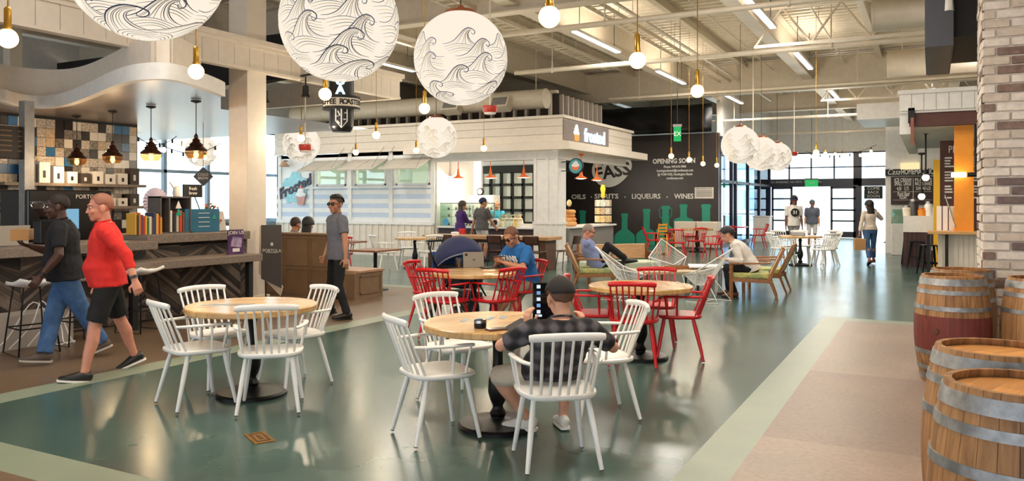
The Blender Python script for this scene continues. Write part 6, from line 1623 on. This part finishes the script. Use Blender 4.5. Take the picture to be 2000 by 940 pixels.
for i,(px,py) in enumerate(((1735,474),(1752,478))):
    t=thing('queue_post','black queue barrier post before the ice cream freezer, %s one'%('left','right')[i],'barrier post',G(px,py),0,'queue posts'); MB().lathe([(.01,0),(.17,0),(.17,.02),(.03,.05),(.028,.95),(.04,.95),(.04,1.02),(.01,1.02)],18).build('post',M_blk,t,smooth=40)
    MB().box((.02,-.015,.9),(.4,.015,.96)).build('belt',M_blk,t) if i==0 else None
tx=thing('brown_topped_table','small yellow topped table edge behind the rear barrel','table',G(1914,512)+V((.25,0,0))); MB().box((-.3,-.4,.70),(.3,.4,.74)).build('tabletop',mat('yellow_top',(236,190,90),.4),tx); MB().tube([(0,0,0),(0,0,.7)],.03,10).build('pedestal',M_black,tx); MB().lathe([(.01,0),(.2,0),(.2,.015),(.02,.03)],20).build('base',M_black,tx)
# white soffit drop behind
b=MB().box((-1.9,24.6,3.95),(.2,27.4,4.4)); tag(b.build('white_bulkhead',M_white),'white bulkhead between the entrance and the pie stand canopy','bulkhead')
# ================================================================ brick pillar
bxl=atY(1919,9.3); bp=MB(); rr=random.Random(17); bw,bh=.235,.078; g_=.015
core=MB().box((bxl+.02,9.32,0),(bxl+1.3,10.3,ZD-.05)).build('pillar_brick',mat('lime_mortar',(206,196,186),.9,bump=.3,bscale=60)); struct(core)
row=0; z=0
while z<ZD-.1:
    off=(bw+g_)/2*(row%2)
    x=bxl-off
    while x<bxl+1.28:
        a,b_=max(x,bxl),min(x+bw,bxl+1.3)
        if b_-a>.03:
            bp.mat(rr.choices((0,1,2,3),(5,3,1.4,1.0))[0]); j=rr.uniform(0,.012); bp.box((a+rr.uniform(0,.004),9.3-j,z+rr.uniform(0,.003)),(b_,9.34,z+bh+rr.uniform(-.003,.003)))
        x+=bw+g_
    y=9.33-(bw+g_)/2*((row+1)%2)
    while y<10.3:
        a,b_=max(y,9.34),min(y+bw,10.3)
        if b_-a>.03: bp.mat(rr.choices((0,1,2,3),(5,3,1.4,1.0))[0]); bp.box((bxl-rr.uniform(0,.01),a,z),(bxl+.04,b_,z+bh))
        y+=bw+g_
    z+=bh+g_; row+=1
bp.build('bricks',[mat('brick_white',(222,212,202),.85,var=.10,vscale=12,bump=.5,bscale=30),mat('brick_cream',(204,190,176),.85,var=.12,vscale=12,bump=.5,bscale=30),mat('brick_brown',(130,108,98),.85,var=.2,vscale=14,bump=.5,bscale=30),mat('brick_grey',(112,98,96),.85,var=.2,vscale=14,bump=.5,bscale=30)],core,bevel=.008)
# ================================================================ ceiling services
def pipe(Y,z,x0,x1,r,label,cat='pipe',hang=True,m=None):
    t=thing('ceiling_pipe',label,cat,(0,Y,z)); MB().tube([(x0,0,0),(x1,0,0)],r,12).build('pipe',m or M_pipe,t,smooth=60)
    x=x0+1.0
    while x<x1: MB().tube([(x,0,r*.6),(x,0,5.86-z)],.014,6).tube([(x-.02,0,0),(x+.02,0,0)],r*1.35,12).build('hanger',M_pipe,t,smooth=60); x+=3.1
    return t
def Yat(px,py,z):  # depth -> Y of a point at height z seen at a pixel
    return G(px,py,z).y
for k,(px,py,z,r,x0,x1) in enumerate(((1250,38,4.75,.05,-9.2,5),(1250,122,4.75,.055,-9.0,5),(1400,180,4.85,.045,-9,5),(1500,232,4.5,.045,-7.2,1.0),(1500,262,4.4,.04,-6.5,0),(1500,275,4.5,.04,-6,.5))):
    pipe(Yat(px,py,z),z,x0,x1,r,'cream ceiling pipe crossing the hall, %s counted from the top of the photo'%('first','second','third','fourth','fifth','lowest')[k])
pp2=thing('ceiling_pipe','cream pipe running towards the entrance under the deck right of centre','pipe',(-5.2,0,5.3)); MB().tube([(0,4,0),(0,30,0)],.035,10).build('pipe',M_pipe,pp2,smooth=60)
pp3=thing('ceiling_pipe','thin conduit running towards the entrance above the bare bulbs','conduit',(-4.2,0,5.55)); MB().tube([(0,4,0),(0,30,0)],.018,8).build('pipe',M_pipe,pp3,smooth=60)
# trusses
def truss(p,q,h,n,label):
    t=thing('ceiling_truss',label,'truss',p); q=V(q)-V(p); b=MB(); b.obox((0,0,0),q,.09,.06); b.obox(V((0,0,h)),q+V((0,0,h)),.09,.06); b.build('chord',M_beam,t)
    b=MB()
    for i in range(n):
        a=q*(i/n); c=q*((i+.5)/n); e=q*((i+1)/n); b.tube([a,c+V((0,0,h))],.022,6); b.tube([c+V((0,0,h)),e],.022,6)
    b.build('web',M_beam,t); return t
truss((-3.2,16.6,4.75),(5.5,16.6,4.75),.75,8,'cream open web truss at the upper right, just above the pie stand')
truss((-9.3,7.7,4.9),(5.5,7.7,4.9),.6,12,'cream open web truss overhead near the top middle of the photo')
truss((-3.2,27.5,4.9),(5.5,27.5,4.9),.7,8,'cream open web truss before the entrance bulkhead')
# added linear lights that brighten the hall, standing in for bright beam flanges
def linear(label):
    t=thing('added_linear_light',label,'ceiling light',(0,0,0),0,'added linear fill lights'); MB().box((-.07,-1.3,0),(.07,1.3,.06)).build('housing',M_white,t,bevel=.01); MB().box((-.055,-1.27,-.02),(.055,1.27,-.001)).build('diffuser',M_added_tube,t)
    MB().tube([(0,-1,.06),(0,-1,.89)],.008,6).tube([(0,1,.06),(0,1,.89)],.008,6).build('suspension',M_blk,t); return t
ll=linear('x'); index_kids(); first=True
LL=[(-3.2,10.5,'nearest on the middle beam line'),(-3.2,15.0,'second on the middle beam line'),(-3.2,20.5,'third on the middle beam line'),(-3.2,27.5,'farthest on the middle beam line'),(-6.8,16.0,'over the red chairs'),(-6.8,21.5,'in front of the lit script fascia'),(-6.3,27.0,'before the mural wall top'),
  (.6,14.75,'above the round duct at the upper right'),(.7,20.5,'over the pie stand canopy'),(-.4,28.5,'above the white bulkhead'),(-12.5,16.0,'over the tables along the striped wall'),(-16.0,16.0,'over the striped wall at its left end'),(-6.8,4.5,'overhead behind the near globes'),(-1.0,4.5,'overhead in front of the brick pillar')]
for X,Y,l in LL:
    l='added linear fill light under the ceiling, '+l
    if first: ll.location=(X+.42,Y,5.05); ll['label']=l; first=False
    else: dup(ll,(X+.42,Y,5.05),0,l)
    for up,e,zz in ((0,LD,5.02),(1,LU,5.18)):
        a=bpy.data.lights.new('added_linear_lamp','AREA'); a.shape='RECTANGLE'; a.size=.3; a.size_y=2.5; a.energy=e; a.color=(1,.90,.76) if up else (1,.93,.83)
        o=bpy.data.objects.new('added_linear_lamp',a); COL.objects.link(o); o.location=(X+.42,Y,zz); o.rotation_euler=(PI if up else 0,0,0)
# ducts
def duct(p,q,r,label,caps=True):
    t=thing('air_duct',label,'duct',p); q=V(q)-V(p); n=max(2,int(q.length/1.2)); MB().tube([q*(i/n) for i in range(n+1)],r,28).build('duct',M_beam,t,smooth=40)
    for i in range(n+1): c=q*(i/n); dd=q.normalized()*.02; MB().tube([c-dd,c+dd],r*1.025,28).build('seam_band',M_beam,t,smooth=40)
    for i in (0,n): c=q*(i/n)+q.normalized()*(.3 if i==0 else -.3); MB().tube([c+V((0,0,r)),c+V((0,0,5.9-p[2]))],.012,6).build('hanger',M_pipe,t)
    return t
y1=Yat(1820,120,4.9); duct((atY(1735,y1),y1,4.9),(5.6,y1,4.9),.31,'round cream duct above the pie stand, lower of the two at the upper right')
y2=Yat(1780,22,4.9); duct((atY(1706,y2),y2,4.9),(5.6,y2,4.9),.3,'round cream duct at the top right corner, upper of the two')
dz=Yat(1000,197,4.45); td=duct((-18.5,dz,4.45),(atY(1066,dz),dz,4.45),.27,'long round cream duct above the cupcake stand parapet')
for px,l in ((895,'left'),(990,'right')):
    x=atY(px,dz)+18.5; b=MB(); b.M=Matrix.Translation((x,-.32,-.12))@Matrix.Rotation(-.5,4,'X'); b.cbox((0,0,0),(.55,.3,.34)); gb=b.build('register_box',M_beam,td); b=MB(); b.M=Matrix.Translation((x,-.32,-.12))@Matrix.Rotation(-.5,4,'X')
    b.cbox((0,-.152,0),(.46,.006,.25)); b.build('grille',M_grey,gb)
# dark corrugated panel upper right
dk=PX(1832,9.6); pd=thing('dark_corrugated_fascia','dark grey corrugated fascia at the top right beside the brick pillar','fascia',(dk.x,dk.y,0))
b=MB(); y=-.2
zb_=HZ(96,9.6)
while y<2.2: b.box((-.14,y,zb_),(.16,y+.07,4.9)); b.box((-.12,y+.07,zb_),(.14,y+.1,4.9)); y+=.1
b.build('corrugation',mat('slate_metal',(74,76,84),.45,.3),pd); MB().box((.16,.1,zb_+.15),(.55,2.2,4.9)).build('dark_box',M_blk,pd)
for a in (.0,2.0): MB().tube([(0,a,4.9),(0,a,5.95)],.02,6).build('hanger',M_blk,pd)
sp=thing('small_spotlight','small white spotlight beside the dark corrugated fascia','spotlight',PX(1853,9.4,HZ(12,9.4))); MB().lathe([(.01,.08),(.05,.07),(.055,-.06),(.01,-.05)],16).build('head',M_white,sp,smooth=40); MB().tube([(0,0,.07),(0,0,1.9)],.012,6).build('stem',M_blk,sp)
# exit signs, alarms
def exit_sign(p,label,rz,w_=.34,h_=.3,s='EXIT'):
    t=thing('exit_sign',label,'exit sign',p,rz); MB().box((-w_/2,-.02,-h_/2),(w_/2,.02,h_/2)).build('panel',emis('exit_green',(60,200,110),.7),t); text(s,h_*.42,M_chalk,t,loc=(0,-.024,0)); MB().box((-w_/2-.02,-.04,h_/2),(w_/2+.02,.04,h_/2+.07)).build('housing',M_grey,t)
    MB().tube([(0,0,h_/2+.06),(0,0,ZD-.3-p[2])],.01,6).build('stem',M_blk,t); return t
p=PX(1323,22.0,HZ(262,22.0)); exit_sign(p,'green exit sign hanging high before the black mural',TH*.6,.2,.4,'EX')
p=V((atY(1585,YE-.6),YE-.6,HZ(358,dep((atY(1585,YE-.6),YE-.6))))); exit_sign(p,'green exit sign over the entrance doors',0,.55,.3)
for px,py,dd,l in ((957,213,13.0,'red alarm horn hanging right below the whole near globe'),(1471,323,21.5,'small red alarm horn under the globes beside the mural'),(596,288,14.5,'red horn at the lower end of a rod before the script sign globe'),(1551,300,26,'small red alarm horn before the entrance glazing')):
    t=thing('alarm_horn',l,'alarm',PX(px,dd,HZ(py,dd))); MB().lathe([(.01,-.06),(.10,-.06),(.12,-.02),(.12,.05),(.01,.06)],20).build('horn',mat('alarm_red',(186,52,38),.4),t,smooth=40); MB().lathe([(.01,-.09),(.09,-.085),(.1,-.06),(.01,-.06)],20).build('lens',M_chalk,t,smooth=40); MB().tube([(0,0,.05),(0,0,5.93-HZ(py,dd))],.014,8).build('rod',M_pipe,t)

def tray(X,y0,y1,z,w,label):
    t=thing('cable_tray',label,'cable tray',(X,y0,z)); n=y1-y0
    for sx in (-1,1): MB().box((sx*w/2-.012,0,-.04),(sx*w/2+.012,n,.04)).build('rail',M_pipe,t)
    b=MB(); y=.1
    while y<n: b.box((-w/2,y,-.03),(w/2,y+.03,-.01)); y+=.3  # cross rungs of the ladder tray, all in one mesh
    o=b.build('rungs',M_pipe,t)
    y=.6
    while y<n: MB().tube([(-w/2,y,0),(-w/2,y,5.9-z)],.008,6).tube([(w/2,y,0),(w/2,y,5.9-z)],.008,6).build('hanger',M_pipe,t); y+=3
tray(-7.75,5,20.5,5.25,.34,'cream ladder tray under the deck left of the row of bare bulbs')
tray(-5.6,9,27,5.3,.3,'cream ladder tray under the deck above the red chairs')
for X,l in ((-2.2,'right of the middle beam line'),(1.6,'above the upper round duct')):
    t=thing('ceiling_conduit','thin cream conduit under the deck running towards the entrance, '+l,'conduit',(X,3,5.6)); MB().tube([(0,0,0),(0,27,0)],.02,8).build('pipe',M_pipe,t,smooth=60)
    for q in range(9): MB().tube([(0,q*3+.5,0),(0,q*3+.5,.32)],.008,6).build('clip',M_pipe,t)
# ================================================================ lounge furniture
M_lf=wood('lounge_oak',(134,84,48),(176,120,74),.4); M_web=mat('cane_webbing',(206,182,140),.7,var=.12,vscale=50,bump=.3,bscale=90)
M_cush=mat('green_print_cushion',(120,150,120),.85,c2=(206,196,110),vscale=9,bump=.1)
def lounge(label,loc,rz):
    t=thing('lounge_armchair',label,'armchair',loc,rz,'wooden lounge armchairs')
    w=.34
    for s in (-1,1):
        MB().tube([(s*w,.33,0),(s*w,.33,.58)],[(.022,.03)]*2,4,ref=(1,0,0)).build('leg',M_lf,t)
        MB().tube([(s*w,-.40,0),(s*w,-.27,.34)],[.016,.024],8).build('leg',M_lf,t)
        MB().obox((s*w,.36,.585),(s*w,-.30,.60),.055,.03).build('arm',M_lf,t,bevel=.006)
        MB().obox((s*w,.33,.32),(s*w,-.32,.30),.03,.06).build('side_rail',M_lf,t)
        MB().obox((s*.30,-.25,.30),(s*.30,-.50,.84),.035,.045).build('back_post',M_lf,t)
    MB().obox((-w,.32,.32),(w,.32,.32),.03,.06).obox((-w,-.27,.30),(w,-.27,.30),.03,.06).build('cross_rail',M_lf,t)
    for c_ in (-.15,.15):
        p0=V((c_,-.275,.36)); p1=V((c_,-.49,.82)); b=MB(); b.obox(p0,p1,.26,.022,(0,-1,0)); b.build('back_panel',M_web,t,bevel=.006)
        MB().obox(p1-V((.05,-.02,.05)),p1-V((-.05,-.02,.05)),.02,.02).build('grip',M_lf,t)
    MB().obox((-.30,-.49,.83),(.30,-.49,.83),.03,.05).build('top_rail',M_lf,t)
    MB().box((-.31,-.27,.335),(.31,.33,.43)).build('cushion',M_cush,t,bevel=.03)
    return t
lounge('wooden lounge armchair with a green print cushion, under the young man in white',W(4.04,13.34),f12)
lounge('wooden lounge armchair standing behind the one the young man sits in',W(4.55,14.25),face(-.9,.42))
lounge('wooden lounge armchair under the older man in blue',W(1.48,14.27),f11)
sf_=thing('lounge_sofa','low brown framed sofa with pale cushions behind the older man','sofa',W(2.15,15.9),face(.3,-1))
MB().box((-.8,-.36,.22),(.8,.36,.28)).build('seat_frame',M_walnut,sf_,bevel=.008)
for s in (-1,1):
    MB().box((s*.8-.03,.3,0),(s*.8+.03,.36,.56)).box((s*.8-.03,-.36,0),(s*.8+.03,-.30,.56)).box((s*.8-.03,-.36,.54),(s*.8+.03,.36,.59)).build('arm_frame',M_walnut,sf_)
for i in (-1,1):
    MB().box((i*.39-.37,-.3,.28),(i*.39+.37,.36,.42)).build('seat_cushion',mat('pale_green_cushion',(196,204,180),.85,bump=.1),sf_,bevel=.03)
    MB().box((i*.39-.35,-.42,.44),(i*.39+.35,-.34,.74)).build('back_board',wood('tan_board',(180,134,96),(206,164,124),.45),sf_,bevel=.01)
MB().box((-.78,-.36,.27),(-.74,-.32,.76)).box((.74,-.36,.27),(.78,-.32,.76)).build('back_post',M_walnut,sf_)
def wire_chair(label,loc,rz):
    t=thing('wire_lounge_chair',label,'chair',loc,rz,'white wire shell lounge chairs')
    A,B_,C_,D_=V((0,-.40,.86)),V((.38,.02,.52)),V((0,.42,.40)),V((-.38,.02,.52)); n=24; rows=[]
    for j in range(n+1):
        v=j/n; row=[]
        for i in range(n+1):
            u=i/n; p=A*(1-u)*(1-v)+B_*u*(1-v)+C_*u*v+D_*(1-u)*v; p=p-V((0,-.03,.30))*(16*u*(1-u)*v*(1-v))**.75; row.append(p)
        rows.append(row)
    o=MB().sheet(rows).build('wire_shell',M_chairw,t); md=o.modifiers.new('w','WIREFRAME'); md.thickness=.0055; md.use_even_offset=False
    MB().tube([A,A.lerp(B_,.5)+V((0,0,-.01)),B_,B_.lerp(C_,.5),C_,C_.lerp(D_,.5),D_,D_.lerp(A,.5)],.011,8,close=True).build('rim',M_chairw,t,smooth=0)
    for s in (-1,1): MB().tube([B_ if s>0 else D_,V((s*.26,.10,.25)),V((s*.27,.26,.01)),V((s*.27,-.28,.01)),V((s*.15,-.06,.33))],.009,8).build('leg',M_chairw,t,smooth=60)
    MB().tube([(-.27,.0,.01),(.27,.0,.01)],.009,8).build('base_bar',M_chairw,t)
    return t
wire_chair('white wire shell chair in front of the legs of the older man',W(1.78,13.1),face(.96,-.2))
wire_chair('white wire shell chair between the empty round table and the young man',W(3.15,12.75),face(-.8,.6))
wire_chair('white wire shell chair beyond the woven low table, before the far red chairs',W(3.05,15.6),face(.1,-1))
lt=thing('woven_low_table','low table with a pale woven top between the wire shell chairs','table',W(2.72,14.2),.6)
MB().box((-.62,-.42,.34),(.62,.42,.39)).build('tabletop',M_jute,lt,bevel=.01)
for sx in (-1,1):
    for sy in (-1,1): MB().tube([(sx*.5,sy*.32,0),(sx*.54,sy*.36,.34)],.018,8).build('leg',M_blk,lt)
tray=thing('wood_tray','brown wooden tray on the woven low table','tray',W(2.98,14.35,.39),.7); MB().box((-.18,-.12,0),(.18,.12,.012)).build('tray_base',M_lf,tray); b=MB(); b.box((-.18,-.12,.012),(.18,-.10,.06)); b.box((-.18,.1,.012),(.18,.12,.06)); b.box((-.18,-.1,.012),(-.16,.1,.06)); b.box((.16,-.1,.012),(.18,.1,.06)); b.build('tray_rim',M_lf,tray)
mg=tag(MB().cbox((0,0,0),(.26,.2,.02)).build('magazine',mat('magazine_grey',(90,88,86),.5),bevel=.004),'dark magazine lying on the woven low table','magazine'); mg.location=W(2.45,14.1,.40)
rt=thing('ribbed_side_table','white topped side table with dark ribbed metal legs beside the young man','table',W(3.52,14.45),.3)
MB().box((-.3,-.3,.42),(.3,.3,.45)).build('tabletop',M_white,rt,bevel=.006)
for i in range(5):
    for s in (-1,1): MB().tube([(-.26+i*.13,s*.27,0),(-.26+i*.13,s*.27,.42)],.014,8).build('rib',M_steel,rt,smooth=60)
p=G(1302,494); hc_=thing('yellow_high_chair','yellow orange slatted child chair among the far red armchairs','chair',p,face(.6,-.8)); my=mat('amber_paint',(232,160,50),.45)
for sx in (-1,1):
    MB().obox((sx*.2,.2,0),(sx*.17,.16,.6),.04,.03).build('leg',my,hc_); MB().obox((sx*.2,-.24,0),(sx*.17,-.16,.92),.04,.03).build('leg',my,hc_); MB().obox((sx*.19,.18,.6),(sx*.19,-.18,.6),.03,.03).build('arm',my,hc_)
for z in (.58,.68,.78,.88): MB().obox((-.17,-.15,z),(.17,-.15,z),.02,.05).build('back_slat',my,hc_)
MB().box((-.18,-.16,.44),(.18,.18,.47)).build('seat',my,hc_); MB().cbox((0,.05,.56),(.2,.14,.18)).build('strap_pad',M_blk,hc_,bevel=.02)
# ================================================================ stroller
st=thing('stroller','baby stroller with a navy canopy standing behind the red chairs','stroller',W(-.70,11.05),face(.55,-.84))
M_nav=mat('navy_canvas',(40,46,84),.8,var=.06,bump=.1,bscale=200); M_nav2=mat('blue_canvas',(44,74,128),.8,var=.06)
rows=[]
for j in range(9):
    ph=math.radians(28+124*j/8); row=[]          # quarter shell from the front hoop over to the back
    for i in range(17):
        a=PI*i/16; r=math.sin(a)**.75
        row.append(V((.34*math.cos(a), .36*r*math.cos(ph)-.06, .72+.40*r*math.sin(ph))))
    rows.append(row)
cn_=MB().sheet(rows).build('canopy',M_nav,st,smooth=0,solid=.012)
MB().tube(rows[0],.012,8).build('canopy_edge',mat('grey_piping',(120,124,140),.6),st,smooth=0)
MB().box((-.27,-.40,.62),(.27,-.36,.90)).build('canopy_back',M_nav2,st,bevel=.02)
b=MB(); b.rings([[V((x*k,y*k+yo,z)) for x,y in ((-.22,-.3),(.22,-.3),(.22,.32),(-.22,.32))] for z,k,yo in ((.42,.8,0),(.72,1,0))]); b.build('seat',mat('navy_dark',(20,22,38),.8),st,bevel=.03)
for s in (-1,1):
    MB().tube([(s*.27,-.48,1.0),(s*.27,-.3,.72),(s*.25,.38,.18)],.014,8).build('frame_tube',M_black,st,smooth=60); MB().tube([(s*.27,.1,.5),(s*.27,-.38,.16)],.014,8).build('frame_tube',M_black,st,smooth=60)
    for y,r in ((.40,.11),(-.38,.15)): 
        w_=MB().tube([(s*.29-.02,y,r),(s*.29+.02,y,r)],r,20).build('wheel',M_blk,st,smooth=40); MB().tube([(s*.29-.024,y,r),(s*.29+.024,y,r)],r*.55,16).build('wheel_hub',M_grey,w_,smooth=40)
MB().tube([(-.27,-.48,1.0),(-.25,-.60,1.04),(.25,-.60,1.04),(.27,-.48,1.0)],.017,8).build('handle',M_black,st,smooth=60)
MB().box((-.2,-.3,.22),(.2,.25,.36)).build('basket',mat('navy_dark',(20,22,38),.8),st,bevel=.03)
# ================================================================ things on tables
def at_t(px,py,z=.75): return G(px,py,z)
t=thing('tablet_computer','grey tablet computer with a round rear camera, propped on the far red chair table','tablet',at_t(926,523),face(-.12,1)); 
b=MB(); b.obox((-.005,.0,.0),(-.005,.06,.20),.27,.008,(0,-1,.3)); b.build('back_shell',mat('space_grey',(116,106,94),.4,.2),t,bevel=.004); MB().tube([(-.10,.036,.165),(-.10,.046,.165)],.018,16).build('camera_ring',M_blk,t); MB().tube([(0,.02,.1),(0,.026,.102)],.014,14).build('emblem',mat('emblem_grey',(90,84,76),.3),t); MB().obox((0,.05,.17),(0,.17,.0),.12,.006,(0,1,.5)).build('stand_leg',M_blk,t)
kb=thing('keyboard_folio','black keyboard folio lying beside the tablet computer','keyboard',at_t(962,524),face(-.3,1)); MB().box((-.15,-.09,0),(.15,.09,.012)).build('folio',M_blk,kb,bevel=.003); b=MB()
for i in range(5):
    for j in range(12): b.box((-.14+j*.0235,-.075+i*.03,.012),(-.121+j*.0235,-.052+i*.03,.015))
b.build('keys',mat('key_grey',(48,48,52),.5),kb)
dk_=thing('iced_drink','clear plastic cup of dark iced drink beside the tablet computer','cup',at_t(896,523)); MB().lathe([(.01,.002),(.03,.002),(.042,.11),(.04,.11),(.029,.006),(.01,.006)],20).build('cup',glass('cup_plastic',(226,226,226),.15),dk_,smooth=50); MB().lathe([(.002,.008),(.0285,.008),(.036,.075),(.002,.075)],20).build('drink',mat('cola',(50,24,22),.15),dk_,smooth=50); MB().lathe([(.002,.11),(.045,.11),(.045,.118),(.03,.13),(.002,.13)],20).build('lid',glass('cup_plastic'),dk_,smooth=50)
nb_=tag(MB().cbox((0,0,.006),(.16,.11,.012)).build('notebook',mat('tan_cover',(206,160,120),.6),bevel=.003),'small tan notebook at the front edge of the tablet computer table','notebook'); nb_.location=at_t(955,531); nb_.rotation_euler=(0,0,.4)
ab=thing('ashtray_tin','small round black tin with a clear lid on the nearest centre table','tin',at_t(938,641)); MB().lathe([(.005,0),(.04,0),(.042,.012),(.042,.034),(.005,.034)],24).build('tin',M_black,ab,smooth=40); MB().lathe([(.04,.034),(.043,.036),(.041,.055),(.005,.057)],24,cap=False).build('lid',glass('smoky',(150,150,150),.2),ab,smooth=40)
phn=thing('phone','dark phone in a leather case lying on the nearest centre table','phone',at_t(970,645),face(.9,.5)); MB().cbox((0,0,.006),(.078,.145,.012)).build('case',mat('leather_case',(92,56,40),.5),phn,bevel=.003); MB().cbox((0,0,.0125),(.068,.13,.002)).build('screen',mat('grey_screen',(70,70,74),.1),phn)
fo2=thing('tablet_folio','black folio propped on the centre table by the man in the cap','case',at_t(1018,645),face(.85,.6)); MB().obox((0,-.09,.0),(0,.07,.06),.20,.008,(0,0,1)).build('cover',M_blk,fo2,bevel=.002); MB().obox((0,.07,.06),(0,.10,.0),.20,.006,(0,1,0)).build('prop_flap',M_blk,fo2)
rc=tag(MB().cbox((0,0,.002),(.12,.09,.003)).build('kraft_paper',mat('kraft',(176,128,76),.7)),'square of brown paper lying under the phone on the centre table','paper'); rc.location=at_t(992,652)
def stencil(a,d,rz,label):
    t=thing('table_stencil',label,'table marking',W(a,d,.7505),rz); m=mat('faded_blue',(120,140,150),.4)
    for i,(x,l) in enumerate(((-.16,.16),(-.06,.22),(.05,.2),(.15,.14))): MB().obox((x-l*.3,-.06,0),(x+l*.3,.06,0),.045,.001).build('brush_stroke',m,t)
stencil(-2.36,6.58,TH,'faded blue painted mark on the left half of the left round table')
stencil(-.20,5.78,TH+.5,'faded grey blue painted mark on the nearest centre table')
cnp=tag(MB().cbox((0,0,.02),(.09,.12,.04)).build('snack_packet',M_red,bevel=.008),'small red packet on the far wooden table among red armchairs','packet'); cnp.location=G(1362,492)+V((.12,.1,.75))
nap=thing('napkin_holder','white napkin holder on the far round table before the entrance','napkin holder',W(7.25,20.1,.75)); MB().box((-.16,-.07,0),(.16,.07,.09)).build('holder',M_steel,nap,bevel=.01); MB().box((-.13,-.05,.02),(.13,.05,.12)).build('napkins',M_chalk,nap)
# ================================================================ string lights, diamond sign, railing
def strings(P0,P1,n,label,sag=.25):
    t=thing('string_lights',label,'string lights',P0); P1=V(P1)-V(P0); pts=[P1*(i/20)+V((0,0,-sag*4*(i/20)*(1-i/20))) for i in range(21)]
    MB().tube(pts,.008,6).build('cable',M_blk,t,smooth=60)
    for i in range(n):
        u=(i+.5)/n; q=P1*u+V((0,0,-sag*4*u*(1-u))); k=MB().tube([q+V((0,0,.0)),q+V((0,0,-.09))],.02,8).build('lamp_holder',M_blk,t); MB().ell(q+V((0,0,-.14)),(.045,.045,.06),10,8).build('bulb',emis('string_bulb',(255,236,200),5),k,smooth=0)
strings(PX(1575,30,HZ(296,30)),PX(1712,27,HZ(283,27)),7,'string of small bulbs across the top of the entrance glazing')
strings(PX(262,17,HZ(262,17)),PX(345,17,HZ(266,17)),5,'string of small bulbs before the glazing past the tiled wall',.2)
strings(PX(300,16,HZ(272,16)),PX(430,18,HZ(280,18)),6,'second string of small bulbs behind the dark tiered pendants',.25)
dg_=thing('diamond_sign','dark diamond shaped sign hung on its corner beyond the coffee bar','sign',PX(397,14.5,HZ(345,14.5)),TH+.05)
MB().prism([(0,-.18),(.18,0),(0,.18),(-.18,0)],-.01,.01,'y').build('panel',mat('slate_sign',(70,72,78),.6),dg_); text('COLD\nBREW',.07,M_chalk,dg_,loc=(0,-.013,0)); MB().tube([(0,0,.18),(0,0,1.0)],.005,6).build('cord',M_blk,dg_)
b=MB()
